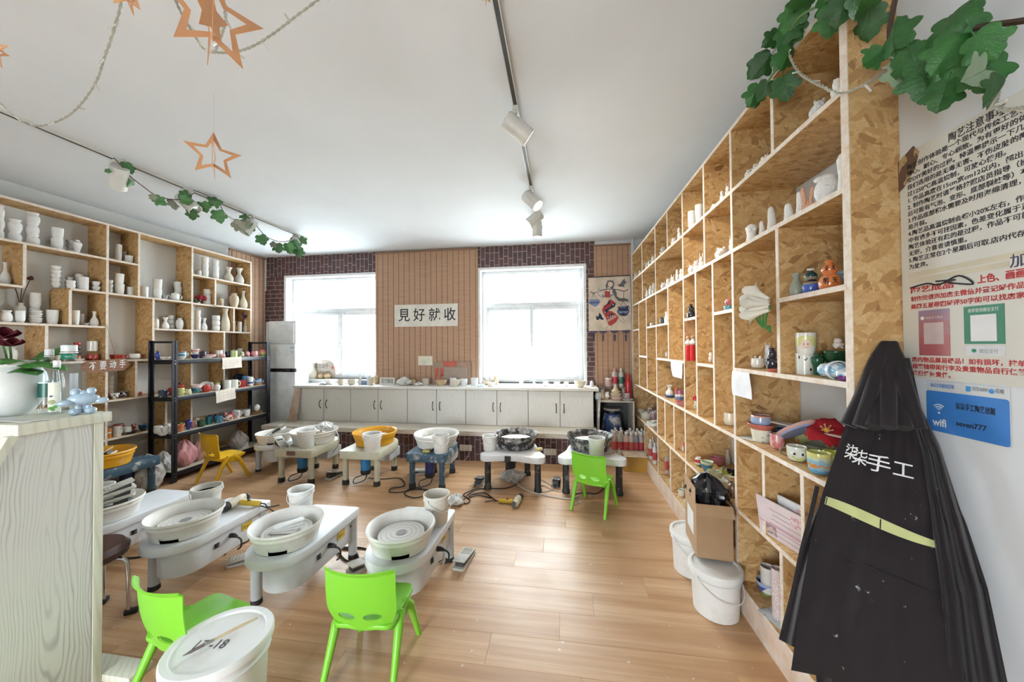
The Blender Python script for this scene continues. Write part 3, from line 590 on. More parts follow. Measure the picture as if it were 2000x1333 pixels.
def wheel_k(label,x,y,mir=1):
    t=thing('pottery_wheel',label,'pottery wheel',(x,y,0),0,'electric pottery wheels'); zt=.40
    pts=[(-.355,-.31,0),(-.30,-.395,0),(-.15,-.375,0),(0,-.35,0),(.15,-.385,0),(.30,-.41,0),(.365,-.33,0),(.28,-.13,0),(.235,.08,0),(.15,.24,0),(0,.29,0),(-.15,.24,0),(-.235,.08,0),(-.27,-.13,0)]
    k=len(pts); q=[pts[(i-1)%k] for i in range(k+4)]; sp=spline(q,5)[5:5+5*k]
    MB().prism([(p.x*mir,p.y) for p in (sp if mir>0 else sp[::-1])],zt-.07,zt).build('table_top',D((.74,.75,.77),(.66,.56,.43),.2,5,.35,.12),t,bevel=.008)
    MB().prism([(p.x*.55*mir,p.y*.55) for p in (sp if mir>0 else sp[::-1])],zt-.085,zt-.071).build('under_plate',P((.03,.03,.03),.6),t)
    for lx,ly in((-.28,-.30),(.28,-.31),(-.12,.16),(.12,.16)):
        l=MB().lathe([(0,.0),(.042,0),(.042,.03),(.036,.04),(.034,zt-.072),(0,zt-.072)],18).build('leg',D((.022,.022,.024),(.30,.29,.28),.22,9,.6,.1),t,(lx*mir,ly,0))
    MB().lathe([(0,.14),(.05,.14),(.055,.15),(.055,zt-.086),(0,zt-.086)],20).build('motor',P((.02,.02,.024),.5),t,(-.06,.0,0))
    basin(t,.26,.16,zt,BASB,False,P((.78,.75,.70),.5),.76,(.70,.64,.55)); return t
A5=wheel_k('white kidney-topped pottery wheel with black basin, left of the green chair',-.55,4.07,1); A6=wheel_k('white kidney-topped pottery wheel with black basin, behind the green chair',.315,4.09,-1)
q=box(-.06,.06,-.003,0,-.03,.03).build('name_plate',P((.03,.03,.035),.3),A5,(-.07,-.357,.36),(0,0,0))
# ------------------------------------------------------------------ buckets on and around the wheels
x,y=onz(203,990,.43); bucket('white bucket standing in the leftmost wheel basin by the bar counter',-3.36,2.05,.432,.085,.17,fill=(.7,(.45,.38,.30)))
x,y=onz(404,992,.36); bucket('white bucket with paint-smeared rim behind the dark-centred wheel',x,y,.36,.093,.165,fill=(.75,(.62,.56,.48)),dirt=.4)
x,y=onz(588,997,.36); bucket('white bucket on the wheel that holds the white bats',x,y,.36,.085,.165,ang=0.2)
x,y=onz(853,1020,.36); bucket('tall off-white bucket on the wheel nearest the open floor',x,y,.36,.088,.20,(.78,.75,.68),ang=1.2)
x,y=onz(599,873,.40); bucket('white bucket with hanging bail on the cream wheel with white basin',x,y,.40,.098,.20,ang=.2)
x,y=onz(727,880,.40); bucket('white bucket on the wheel with the yellow basin',x,y,.40,.098,.20,fill=(.8,(.70,.66,.60)),dirt=.4)
x,y=onz(861,884,.40); bucket('white bucket on the dark blue wheel with white basin',x,y,.40,.088,.20,dirt=.4)
x,y=onz(957,879,.40); bucket('white bucket left of the black basin beside a sponge',x,y,.40,.085,.165)
x,y=onz(1165,888,.40); bucket('white bucket just behind the green chair on the rightmost wheel',x,y,.40,.092,.185)
bk=bucket('big white lidded bucket in the foreground with a brush lying on its lid',-1.43,1.262,0,.172,.365,lid=True,bail=False,dirt=.12,tape=.9)
zl=.3705; Mx=frame((-.085,-.055,zl),(1,.18,0),(-.18,1,0)); txt('17 -18',.062,P((.10,.10,.12),.6),bk,Mx,'handwriting',sx=.85)
br=thing('paint_brush','wooden-handled brush lying across the big bucket lid','brush',(-1.43,1.262,.381),math.radians(58))
MB().tube([(-.02,0,.005),(.02,0,.0055),(.07,0,.006),(.13,0,.005)],[.005,.006,.0065,.004],8).build('handle',P((.62,.48,.30),.5),br); MB().tube([(-.05,0,.005),(-.02,0,.005)],[.006,.0055],8).build('ferrule',P((.4,.38,.36),.3,1),br); MB().tube([(-.115,0,.003),(-.09,0,.004),(-.05,0,.005)],[.001,.006,.006],8).build('bristles',P((.16,.13,.12),.8),br)
bucket('white lidded bucket under the cardboard box, lid pushed askew behind',.90,2.60,0,.13,.27,lid=True,bail=True,dirt=.12,ang=.3,tape=.9); bucket('white lidded bucket with bail handle in front of the cardboard box',.905,2.235,0,.135,.26,lid=True,dirt=.12,ang=.45,tape=.9)
# ------------------------------------------------------------------ foot pedals
PDW=D((.62,.60,.54),(.46,.43,.38),.4,12,.7,.2); PDK=D((.03,.03,.03),(.55,.53,.50),.4,14,.6,.08)
def pedal(label,x,y,z,rz,m=PDW,rot=None,ln=.24,w=.10,up=.055):
    t=thing('foot_pedal',label,'foot pedal',(x,y,z),rz,'wheel foot pedals',rot=rot); l=ln/2
    MB().prism(rrect(-w/2,w/2,-l,l,.02,4),0,.018).build('base',m,t,bevel=.003)
    d=MB(); d.add([(s*w*.46,yy,zz) for s in(-1,1) for yy,zz in((-l*.95,.02),(l*.9,up),(l*.98,up+.012),(-l*.95,.036))],[(0,1,2,3),(7,6,5,4),(0,4,5,1),(1,5,6,2),(2,6,7,3),(3,7,4,0)]); tr=d.build('tread',m,t,bevel=.004,recalc=True)
    for i in range(5):
        f=i/4; yy=-l*.8+l*.55*f*1.2; zz=.0365+(up-.024)*(yy+l*.95)/(l*1.9); box(-w*.36,w*.36,-.005,.005,0,.003).build('grip_rib',m,tr,(0,yy,zz))
    box(-w*.3,w*.3,l*.1,l*.8,.012,up-.012).build('mechanism',P((.08,.08,.08),.6),t); return t
x,y=onz(903,1105,0); pedal('cream foot pedal standing on the floor right of the nearest wheel',x,y+.05,0,math.radians(174))
x,y=onz(462,1100,0); pedal('dusty foot pedal on the floor under the bat-stacked wheel',x+.06,y+.03,0,math.radians(-55))
x,y=onz(706,1112,0); pedal('dusty foot pedal on the floor just behind the middle green chair',x,y+.02,0,math.radians(150),ln=.22)
x,y=onz(640,935,0); pedal('clay-grey foot pedal between the two cream wheels',x+.05,y+.06,0,math.radians(170),up=.09)
x,y=onz(805,930,0); pedal('grey foot pedal under the dark blue wheel with white basin',x+.06,y+.08,0,math.radians(120),up=.06)
x,y=onz(932,950,0); pedal('black foot pedal left of the first kidney-topped wheel',x,y+.1,0,math.radians(186),PDK,up=.08)
x,y=onz(1086,952,0); pedal('black foot pedal between the two kidney-topped wheels',x,y+.1,0,math.radians(178),PDK,up=.08)
pedal('clay-covered foot pedal lying on the cream wheel beside a bucket',*onz(548,873,.40),.40,math.radians(60),up=.10)
pedal('cream foot pedal propped in the small back-left wheel basin',-3.74,4.0,.46,0,rot=(.5,.1,-1.2),ln=.30,w=.13)
pedal('cream foot pedal lying in the dark blue wheel yellow basin',-4.62,2.82,.475,0,rot=(.45,.1,-1.0),ln=.28,w=.12)
for k in range(3): pedal(['lowest','middle','topmost'][k]+' of three dusty pedals piled in the leftmost wheel basin',-3.235,2.06-.0*k,.445+.052*k,0,rot=(.12,-.1+.08*k,-.9+.25*k),ln=.22,up=.05)
# ------------------------------------------------------------------ heat guns, sponges, bats
HGY=D((.72,.48,.05),(.80,.72,.55),.22,14,.45,.1)
def heatgun(label,x,y,z,rz,rot=None,barrel=(.62,.55,.42)):
    t=thing('heat_gun',label,'heat gun',(x,y,z),rz,'yellow heat guns',rot=rot)
    h=MB().tube([(.04,0,0.035),(.08,0,.03),(.17,0,.026),(.19,0,.025)],[.022,.021,.021,.018],12).build('handle',HGY,t); box(.09,.11,-.009,.009,.045,.052).build('trigger',P((.02,.02,.02),.5),h)
    b=MB().tube([(.01,.075,.04),(0,.06,.04),(0,-.05,.04),(-.005,-.075,.04)],[.028,.034,.036,.03],16).build('barrel',D(barrel,(.80,.74,.62),.4,20,.6),t)
    MB().tube([(-.005,-.07,.04),(-.012,-.12,.036)],[.033,.03],16).build('nozzle',D((.02,.02,.02),(.5,.48,.45),.25,20,.5),b); MB().lathe([(0,0),(.030,0),(.030,.008),(0,.008)],14,0,Matrix.Translation((.012,.078,.04))@Matrix.Rotation(-PI/2,4,'X')).build('air_inlet',P((.12,.12,.13),.5),b)
    MB().tube(spline([(.185,0,.025),(.22,.01,.02),(.27,-.02,.008),(.33,.02,.006)],6),.005,6).build('lead',P((.03,.03,.03),.5),h); return t
heatgun('yellow heat gun lying on the wheel with the dark-centred head',*onz(462,990,.36),.36,.1)
heatgun('yellow heat gun lying on the floor between the blue and black-basin wheels',*onz(1010,987,0),0,PI-.1)
heatgun('yellow and black heat gun lying in the white basin under a plastic bag',-3.06,3.93,.47,.5)
def sponge(label,px,py,z,sx=.09,col=(.66,.55,.24)):
    x,y=onz(px,py,z); return tag(rbox(sx,sx*.6,.028).build('sponge',D(col,(.5,.42,.25),.4,30,.9,.2,.6),None,(x,y,z),(0,0,.2),bevel=.008),label,'sponge','cleaning sponges')
sponge('olive yellow sponge on the dark blue wheel table',833,884,.40,.085,(.45,.36,.07)); sponge('pale yellow sponge on the kidney-topped wheel right of its black basin',1052,880,.40)
for k in range(4): tag(MB().prism(rrect(-.085,.085,-.045+.01*k,.045,.02,4),0,.009).build('bat',D((.78,.78,.76),(.6,.57,.5),.25,10,.6),None,(-1.755+.008*k,1.96+.006*k,.36+.075+.0095*k),(0,0,.2+.25*k),bevel=.002),['lowest','second','third','topmost'][k]+' white throwing bat of the pile in the wheel basin','throwing bat','white bats on the wheel')
for k,(a,b,c) in enumerate(((1192,888,.5),(1202,884,1.0),(1208,886,1.3))): tag(MB().tube([(-.06,0,.004),(.0,0,.005),(.06,0,.004)],[.003,.004,.002],6).build('clay_tool',P((.58,.44,.28),.6),None,(*onz(a,b,.4),.401),(0,0,c)),['left','middle','right'][k]+' wooden clay tool lying on the rightmost wheel table','clay tool','wooden clay tools')
# ------------------------------------------------------------------ cables on the floor
def cable(label,pts,r=.006,col=(.02,.02,.02),z=.007):
    Q=[Vector((*onz(a,b,0),z+(0.004 if i%3==1 else 0))) if len(c)==0 else Vector((*onz(a,b,c[0]),c[0])) for i,(a,b,*c) in enumerate(pts)]
    return tag(MB().tube(spline(Q,6),r,6).build('power_cable',P(col,.5)),label,'cable','cables across the floor')
cable('black cable looping on the floor under the dark blue wheel',[(720,935),(745,938),(780,936),(790,950),(765,956),(762,963),(790,962),(815,955),(835,965),(812,974),(790,968),(800,958),(830,958),(860,965)])
cable('black cable curling on the floor left of the kidney-topped wheel',[(1015,925),(1012,945),(990,955),(958,956),(930,958),(912,970),(905,982),(912,986),(918,978),(905,968),(925,958)])
cable('black cable coil on the floor beside the fallen heat gun',[(960,975),(935,970),(918,973),(920,968),(945,965),(958,972),(970,980)])
cable('grey cable crossing the floor to the socket by the blue wheel',[(863,918),(880,912),(900,905),(912,895,.06),(916,884,.15)],.006,(.45,.45,.44))
cable('white cable trailing on the floor between the kidney-topped wheels',[(1000,925),(1008,945),(1030,960),(1060,968),(1090,974),(1115,976),(1130,970)],.006,(.62,.6,.56))
cable('thin grey cable on the floor below the black pedal',[(1050,935),(1070,945),(1080,955),(1065,962),(1045,958),(1060,950),(1085,960),(1110,962)],.005,(.55,.5,.45))
cable('black cable on the floor behind the rightmost green chair',[(1120,968),(1140,965),(1165,966),(1180,955),(1195,945)])
cable('black mains lead on the floor from the bat-stacked wheel',[(648,1072),(662,1085),(675,1097),(690,1100),(700,1095),(694,1080),(680,1075),(660,1073),(700,1072),(715,1075)],.007)
cable('black mains lead on the floor beside the dark-centred wheel',[(440,1085),(445,1075),(470,1065),(485,1058),(490,1050)],.006)
cable('black mains lead on the floor behind the nearest wheel',[(835,1095),(850,1102),(865,1095),(868,1080),(862,1105)],.005)
cable('black cable hanging from the leftmost wheel to the floor',[(215,1058,.2),(222,1080,.04),(240,1092),(275,1090),(300,1080)],.007)
cable('grey cable arching off the white basin beside the brick base',[(650,835,.55),(660,850,.5),(661,868,.38),(650,885,.24),(640,895,.1)],.008,(.5,.5,.48))
cable('black cable from the heat gun on the wheel',[(495,985,.37),(520,992,.34),(535,1000,.2),(545,1015,.03)],.005)
# ------------------------------------------------------------------ bits lying about
def crumple(label,px,py,z,r,h,col,rough=.5,trans=0,alpha=1,seed=1,cat='bag',name='plastic_bag',sq=1,P0=None,amp=.35):
    rn=random.Random(seed); x,y=onz(px,py,z) if P0 is None else P0; m=MB(); n=20; ph=[rn.random()*6.3 for _ in range(8)]
    def fn(u,v):
        a=2*PI*u; t=v; rr=r*math.sin(PI*min(1,.08+t*.92))**.55*(1-.35*t)*(1+amp*.5*math.sin(3*a+ph[0]+5*t)+amp*.4*math.sin(7*a+ph[1]-9*t)+amp*.25*math.sin(13*a+ph[2]+14*t))
        return (rr*math.cos(a),rr*math.sin(a)*sq,h*t*(1+.2*amp*math.sin(5*a+ph[3])))
    m.grid(fn,36,12); m.f.append(tuple(range(35,-1,-1))); m.m.append(0)
    return tag(m.build(name,P(col,rough,trans=trans,alpha=alpha,ior=1.1 if trans else None),None,(x,y,z),smooth=25),label,cat)
crumple('crumpled white plastic bag on the floor by the tall bucket',890,985,0,.09,.10,(.82,.82,.80),.4,seed=3); crumple('clear plastic bag on the floor under the kidney-topped wheel',1000,938,0,.16,.12,(.75,.75,.74),.25,alpha=.45,seed=5)
crumple('white plastic bag stuffed in the basin over the heat gun',0,0,.56,.10,.09,(.85,.85,.84),.4,seed=8,P0=(-2.99,3.98))
bt=thing('brush','small brush lying on the floor under the rightmost wheel','brush',(*onz(1128,985,0),.004),.9); MB().tube([(-.05,0,.004),(.03,0,.004)],.004,6).build('handle',P((.4,.4,.42),.4),bt); box(.03,.07,-.012,.012,0,.012).build('bristles',P((.55,.52,.48),.8),bt)
# brown swivel stool behind the bar counter
st=thing('stool','brown padded stool with chrome legs beside the bar counter','stool',(-2.75,1.62,0)); MB().lathe([(0,.36),(.15,.36),(.18,.375),(.185,.41),(.16,.44),(0,.45)],30).build('seat',P((.06,.022,.02),.3),st)
for k in range(4):
    a=math.radians(35)+k*PI/2; l=MB().tube(spline([(.10*math.cos(a),.10*math.sin(a),.36),(.17*math.cos(a),.17*math.sin(a),.33),(.185*math.cos(a),.185*math.sin(a),.25),(.19*math.cos(a),.19*math.sin(a),.03)],6),.011,10).build('leg',P((.6,.6,.62),.15,1),st); rbox(.06,.03,.03).build('rubber_foot',P((.02,.02,.02),.6),l,(.2*math.cos(a),.2*math.sin(a),0),(0,0,a),bevel=.006)
# ------------------------------------------------------------------ pottery
PRF=dict(
 jar=[(0,0),(.30,0),(.44,.16),(.50,.42),(.46,.66),(.36,.80),(.34,.86),(.44,1),(.41,1),(.31,.87),(.42,.66),(.45,.42),(0,.1)],
 tumbler=[(0,0),(.30,0),(.40,.08),(.47,.4),(.5,1),(.465,1),(.43,.4),(.3,.12),(0,.1)],
 cyl=[(0,0),(.44,0),(.47,.04),(.49,1),(.455,1),(.44,.08),(0,.07)],
 round=[(0,0),(.26,0),(.42,.12),(.49,.38),(.48,.7),(.46,1),(.425,1),(.44,.7),(.44,.38),(.2,.1),(0,.1)],
 bowl=[(0,0),(.22,0),(.24,.08),(.38,.35),(.48,.85),(.5,1),(.47,1),(.35,.42),(.15,.18),(0,.16)],
 dish=[(0,0),(.36,0),(.42,.12),(.5,1),(.47,1),(.38,.28),(0,.25)],
 plate=[(0,0),(.30,0),(.33,.25),(.5,.85),(.5,1),(.47,1),(.30,.5),(0,.45)],
 meiping=[(0,0),(.22,0),(.25,.08),(.36,.4),(.49,.66),(.46,.8),(.24,.9),(.19,.93),(.27,1),(.22,1),(.15,.93),(0,.9)],
 bottle=[(0,0),(.36,0),(.48,.12),(.5,.25),(.42,.42),(.22,.62),(.16,.78),(.19,.92),(.27,1),(.23,1),(.13,.8),(0,.7)],
 flare=[(0,0),(.38,0),(.49,.16),(.48,.32),(.34,.5),(.2,.62),(.18,.72),(.26,.88),(.38,1),(.34,1),(.15,.72),(0,.66)],
 longv=[(0,0),(.38,0),(.46,.1),(.5,.28),(.44,.48),(.27,.7),(.23,.84),(.34,1),(.30,1),(.19,.84),(0,.75)],
 gourd=[(0,0),(.36,0),(.48,.12),(.5,.28),(.42,.44),(.28,.52),(.30,.57),(.37,.67),(.34,.78),(.2,.87),(.14,.92),(.22,1),(.18,1),(.10,.92),(0,.88)],
 ovoid=[(0,0),(.26,0),(.40,.18),(.5,.5),(.44,.78),(.26,.9),(.25,.95),(.33,1),(.29,1),(.21,.94),(0,.88)],
 mushroom=[(0,0),(.22,0),(.2,.55),(.28,.62),(.5,.66),(.44,.84),(.25,.97),(0,1)],
 cone=[(0,0),(.5,0),(.5,.1),(.34,.35),(.2,.7),(.08,1),(0,1)],
 inv=[(0,1),(.34,1),(.36,.95),(.5,.04),(.5,0),(.47,0),(.34,.9),(0,.94)],
 tub=[(0,0),(.42,0),(.5,.92),(.5,1),(.47,1),(.40,.06),(0,.05)])
_V={}
def vmesh(k,n=22):
    if k not in _V:
        # smooth the profile a little by subdividing with Catmull-Rom
        pr=[(max(p.x,0 if i else 0),p.y) for i,p in enumerate(spline([(a,b,0) for a,b in PRF[k]],3))]
        _V[k]=MB().lathe(pr,n).mesh(k,smooth=50)
    return _V[k]
def _h(k,f):
    if k not in _V: _V[k]=f()
    return _V[k]
handle_m=lambda:_h('h',lambda:MB().tube(spline([(.44,0,.82),(.62,0,.86),(.76,0,.66),(.72,0,.38),(.44,0,.22)],5),[.05]+[.055]*19+[.05],8).mesh('handle'))
spout_m=lambda:_h('s',lambda:MB().tube(spline([(-.36,0,.28),(-.56,0,.42),(-.66,0,.68),(-.78,0,.82)],4),[.14,.13,.12,.11,.10,.09,.085,.08,.075,.07,.065,.06,.06],9).mesh('spout'))
lid_m=lambda:_h('l',lambda:MB().lathe([(.44,1.0),(.40,1.06),(.2,1.16),(.05,1.18),(.05,1.24),(.10,1.28),(.06,1.34),(0,1.35)],18).mesh('lid'))
ear_m=lambda:_h('e',lambda:MB().ell((0,0,.5),(.28,.18,.5),10).mesh('ear'))
def vess(label,cat,k,x,y,z,w,h,mat,name=None,group=None,rz=None,parts=(),pm=None,rot=None):
    nm=name or {'bowl':'bowl','dish':'bowl','plate':'plate','round':'cup','cyl':'cup','tumbler':'cup','jar':'jar','inv':'bowl','mushroom':'mushroom_figurine','tub':'tub','cone':'clay_cone'}.get(k,'vase')
    rz=random.uniform(0,6) if rz is None else rz
    if parts:
        t=thing(nm,label,cat,(x,y,z),rz,group); t.scale=(w,w,h); ob('body',vmesh(k),mat,t); pm=pm or mat
        for p in parts:
            if p=='handle': ob('handle',handle_m(),pm,t)
            elif p=='handle2': ob('handle',handle_m(),pm,t); ob('handle',handle_m(),pm,t,rot=(0,0,PI))
            elif p=='spout': ob('spout',spout_m(),pm,t)
            elif p=='lid': ob('lid',lid_m(),pm,t)
            elif p=='ears':
                for s in(-1,1): ob('ear',ear_m(),pm,t,(s*.28,0,.95),(0,s*.35,0),(.45,.4,.35))
            elif p=='eyes':
                for s in(-1,1):
                    e=ob('eye',_h('eye',lambda:MB().ell((0,0,0),(.16,.13,.2),10).mesh('eye')),P((.85,.85,.82),.15),t,(s*.19,-.44,.62)); ob('pupil',_h('pu',lambda:MB().ell((0,0,0),(.07,.05,.1),8).mesh('pupil')),P((.01,.01,.02),.1),t,(s*.19,-.55,.62))
        if rot: t.rotation_euler=rot
        return t
    o=ob(nm,vmesh(k),mat,None,(x,y,z),rot or (0,0,rz),(w,w,h)); return tag(o,label,cat,group)
def pr_(p):
    v=Vector(p)-CAM; d=v.dot(fwd); return 1000+F*v.dot(r2)/d,666.5+F*v.dot(d2)/d
def spot(px,x,z,ax='x'):
    "stand on level z in the plane x so that it shows in photo column px"
    q=W(px,660,ax,x)
    for _ in range(3): py=pr_((q.x,q.y,z))[1]; q=W(px,py,ax,x)
    return q.x,q.y
def L(lev): return LZ[lev] if isinstance(lev,str) else lev
def setx(side,off): return {'L':LF-off,'R':RF+off,'K':RK-off}[side]
def edge_off(side,z,px,w,off):
    "pieces above eye level stand right at the front edge of the right-hand boards"
    if side=='R' and z>1.7 and off<.195:
        x,y=spot(px,setx(side,off),z); return min(off,.5*w*mpp((x,y,z))+.004)
    return off
def put(side,lev,px,w,h,k,mat,label,cat,off=.10,parts=(),pm=None,name=None,group=None,rz=None,rot=None,dz=0):
    z=(LZ if side=='L' else RZ).get(lev,0) if isinstance(lev,str) else lev
    off=edge_off(side,z,px,w,off)
    x=setx(side,off); x,y=spot(px,x,z); s=mpp((x,y,z)); z+=.001+dz
    return vess(label,cat,k,x,y,z,w*s*off_axis((x,y,z)),h*s,mat,name,group,rz,parts,pm,rot)
ORD=['lowest','second','third','fourth','fifth','sixth','seventh']
def stack(side,lev,px,w,h,n,k,mat,what,where,cat,off=.10,group=None,nest=.0):
    z=(LZ if side=='L' else RZ)[lev] if isinstance(lev,str) else lev; x=setx(side,off); x,y=spot(px,x,z); s=mpp((x,y,z)); w*=off_axis((x,y,z)); hh=h*s/(n-(n-1)*nest); z+=.001
    for i in range(n):
        pos='top' if i==n-1 else ('bottom' if i==0 else ('middle' if n==3 else ORD[i]))
        vess('%s, %s one of the stack %s'%(what,pos,where),cat,k,x+random.uniform(-.003,.003),y+random.uniform(-.003,.003),z,w*s*random.uniform(.97,1.0),hh,mat,None,group or 'stacked bisque ware'); z+=hh*(1-nest)
BQ=bisque(); BQ2=P((.80,.76,.70),.7); TAN=P((.60,.50,.36),.55); TAN2=P((.66,.57,.43),.55); GW=P((.84,.83,.79),.2,coat=.4)
# ---- left wall shelving
stack('L','a',1,18,66,3,'jar',BQ,'white bulbous jar','at the far left of the top row','jar'); stack('L','a',28,31,44,2,'jar',BQ,'white bulbous jar','of two on the top row','jar'); stack('L','a',64,30,64,3,'jar',BQ,'white bulbous jar','of three on the top row','jar')
stack('L','a',112,26,42,2,'tumbler',BQ,'white tumbler','beside the bulbous jars','cup'); stack('L','a',136,17,26,3,'bowl',BQ2,'grey-white bowl','behind the small shouldered vase','bowl',.17)
put('L','a',151,20,26,'meiping',BQ,'small white shouldered vase on the top row','vase',.07)
stack('L','a',231,15,33,4,'cyl',BQ,'small white cup','in the narrow top cell','cup'); stack('L','a',244,9,24,3,'cyl',BQ2,'small white cup','half hidden in the narrow top cell','cup',.18); stack('L','a',252,18,14,2,'dish',BQ,'shallow white bowl','in the narrow top cell','bowl',.07)
put('L',LZ['b']-.03,10,24,44,'bottle',BQ,'white long-necked vase in the far left box cell','vase',.12)
stack('L','b',109,22,42,5,'bowl',BQ,'white bowl','in the tall stack on the stepped box','bowl',.12,nest=.1); stack('L','b',134,18,24,3,'bowl',BQ2,'white bowl','behind the short bowls','bowl',.17); put('L','b',154,17,30,'cyl',BQ2,'plain cup at the back of the stepped box','cup',.19)
stack('L','b',139,20,15,2,'dish',BQ,'short white bowl','in front on the stepped box','bowl',.06); put('L','b',163,22,23,'cyl',BQ,'straight white cup in front on the stepped box','cup',.06); stack('L','b',188,20,19,2,'bowl',BQ,'white bowl','at the right end of the stepped box','bowl',.07)
stack('L','b',215,13,26,3,'bowl',BQ,'white bowl','at the left of the second narrow cell','bowl',.09); stack('L','b',233,21,39,2,'tumbler',BQ,'white tumbler','in the second narrow cell','cup',.08); stack('L','b',254,15,16,2,'cyl',BQ,'tiny white cup','in the second narrow cell','cup',.08)
put('L','b',282,17,19,'cyl',spots((.82,.80,.76),(.82,.80,.76),4,.62,.5,(.25,.25,.27)),'white mug with a grey printed portrait','mug',.09)
stack('L','b',307,19,37,2,'tumbler',BQ,'white tumbler','beside the printed mug','cup',.09); put('L','b',322,13,8,'dish',D((.80,.80,.80),(.03,.03,.04),.5,40,.4,.03),'small dish holding dark beads','dish',.08); stack('L','b',347,16,38,4,'cyl',BQ,'white cup','behind the white teapot','cup',.16); put('L','b',342,18,13,'round',GW,'small white teapot with lid and spout','teapot',.06,('spout','handle','lid'),name='teapot',rz=1.2)
put('L','c',12,27,23,'jar',BQ,'squat white jar at the left of the middle row','jar',.07); put('L','c',39,26,40,'ovoid',BQ2,'white vase holding dried flowers','vase',.18); put('L','c',39,22,23,'round',BQ,'white cup in front of the dried-flower vase','cup',.06)
stack('L','c',69,28,25,5,'bowl',P((.72,.68,.62),.7),'thin clay bowl','of ribbed bowls on the middle row','bowl',.08,nest=.15); stack('L','c',67,25,60,2,'round',BQ,'white cup','behind the ribbed bowls','cup',.18)
put('L','c',102,26,26,'tumbler',BQ,'plain white tumbler before the stepped box','cup',.08); put('L','c',147,18,27,'tumbler',BQ,'white tumbler at the front of the stepped box','cup',.06); put('L','c',160,12,22,'tumbler',BQ2,'white tumbler at the back of the stepped box','cup',.16); put('L','c',184,19,28,'bottle',BQ2,'small white bottle vase inside the stepped box','vase',.08); put('L','c',168,13,5,'plate',BQ2,'small saucer inside the stepped box','saucer',.10)
put('L','c',305,12,17,'round',GW,'white lidded jar at the left of the rose shelf','jar',.10,('lid','handle'),name='jar'); put('L','c',323,16,22,'flare',BQ,'small white flared vase on the rose shelf','vase',.08); stack('L','c',333,17,27,3,'round',BQ,'white cup','leaning behind the small flared vase','cup',.16); put('L','c',351,17,22,'ovoid',BQ,'round white vase with short collar on the rose shelf','vase',.09)
stack('L','c',386,13,38,3,'tumbler',BQ,'tall white cup','that holds the red rose','cup',.08); put('L','c',399,12,24,'flare',BQ,'slim white vase right of the rose','vase',.08); stack('L','c',422,17,30,3,'round',BQ,'white cup','beside the large cream vase','cup',.10); put('L','c',440,20,44,'longv',TAN2,'large cream vase with long neck','vase',.07)
put('L','c',460,8,21,'bottle',TAN2,'thin cream bottle left of the dried flowers','vase',.15); put('L','c',468,9,18,'cyl',BQ,'slim white cup with dried flowers','cup',.09); put('L','c',479,10,24,'bottle',TAN2,'thin cream bottle at the shelf end','vase',.09)
put('L',LZ['a']+.008,388,12,10,'round',GW,'small white teapot on the top right row','teapot',.08,('spout','lid'),name='teapot',rz=-1.2); stack('L',LZ['a']+.008,400,15,38,3,'tumbler',BQ,'white cup','left of two on the top right row','cup',.09); stack('L',LZ['a']+.008,421,14,37,3,'tumbler',BQ,'white cup','right of two on the top right row','cup',.09)
put('L',LZ['a']+.008,446,21,28,'flare',P((.62,.55,.45),.6),'beige flared vase, left of the top pair','vase',.09); put('L',LZ['a']+.008,467,20,30,'flare',P((.58,.52,.44),.6),'beige flared vase, right of the top pair','vase',.09)
put('L',LZ['b']-.005,386,12,15,'round',BQ,'single white cup in the small box cell','cup',.09); stack('L',LZ['b']-.005,404,16,30,3,'round',BQ,'white cup','in the small box cell','cup',.09)
put('L','b',431,13,14,'round',TAN2,'cream teapot in the shade','teapot',.16,('spout','lid'),name='teapot'); put('L','b',457,20,28,'ovoid',P((.55,.46,.34),.6),'brown-grey round jar below the flared pair','jar',.09); put('L','b',475,19,34,'bottle',TAN2,'cream bottle vase below the flared pair','vase',.08)
put('L','d',22,28,30,'ovoid',BQ2,'white jug behind the potted flowers','jug',.10); put('L','d',101,11,16,'ovoid',BQ2,'small white vase behind the plastic bottles','vase',.15); put('L','d',112,13,13,'bowl',GW,'white bowl behind the plastic bottles','bowl',.12); put('L','d',126,13,12,'bowl',GW,'second white bowl behind the plastic bottles','bowl',.14)
for i,(c,hh) in enumerate((((.45,.10,.02),9),((.02,.015,.015),5),((.02,.015,.015),5),((.40,.03,.025),6))): put('L','d',151,17-i*.3,hh,'round',P(c,.12,coat=.6),['orange glazed cup, bottom of the red and black stack','lower black glazed cup in the red and black stack','upper black glazed cup in the red and black stack','red glazed cup, top of the red and black stack'][i],'cup',.10,dz=sum((9,5,5,6)[:i])*.0085)
put('L','d',155,22,4,'plate',GW,'white saucer in front of the red and black stack','saucer',.035); put('L','d',180,29,12,'round',P((.33,.035,.022),.12,coat=.6),'red glazed bowl beneath a speckled white cup','bowl',.08); put('L','d',180,23,17,'cyl',spots((.74,.70,.62),(.74,.70,.62),5,.68,.2,(.5,.06,.05)),'speckled white cup standing on the red bowl','cup',.08,('handle',),name='cup',dz=.105,rz=1.5)
put('L','d',228,29,9,'dish',P((.42,.025,.02),.12,coat=.6),'red leaf-shaped bowl above the wooden sign','bowl',.09,('handle',),name='bowl',rz=1.4); put('L','d',262,26,10,'round',spots((.80,.77,.72),(.80,.77,.72),3,.62,.15,(.5,.05,.05)),'white bowl with red handles beside the leaf bowl','bowl',.09,('handle2',),pm=P((.5,.06,.05),.15),name='bowl',rz=1.5)
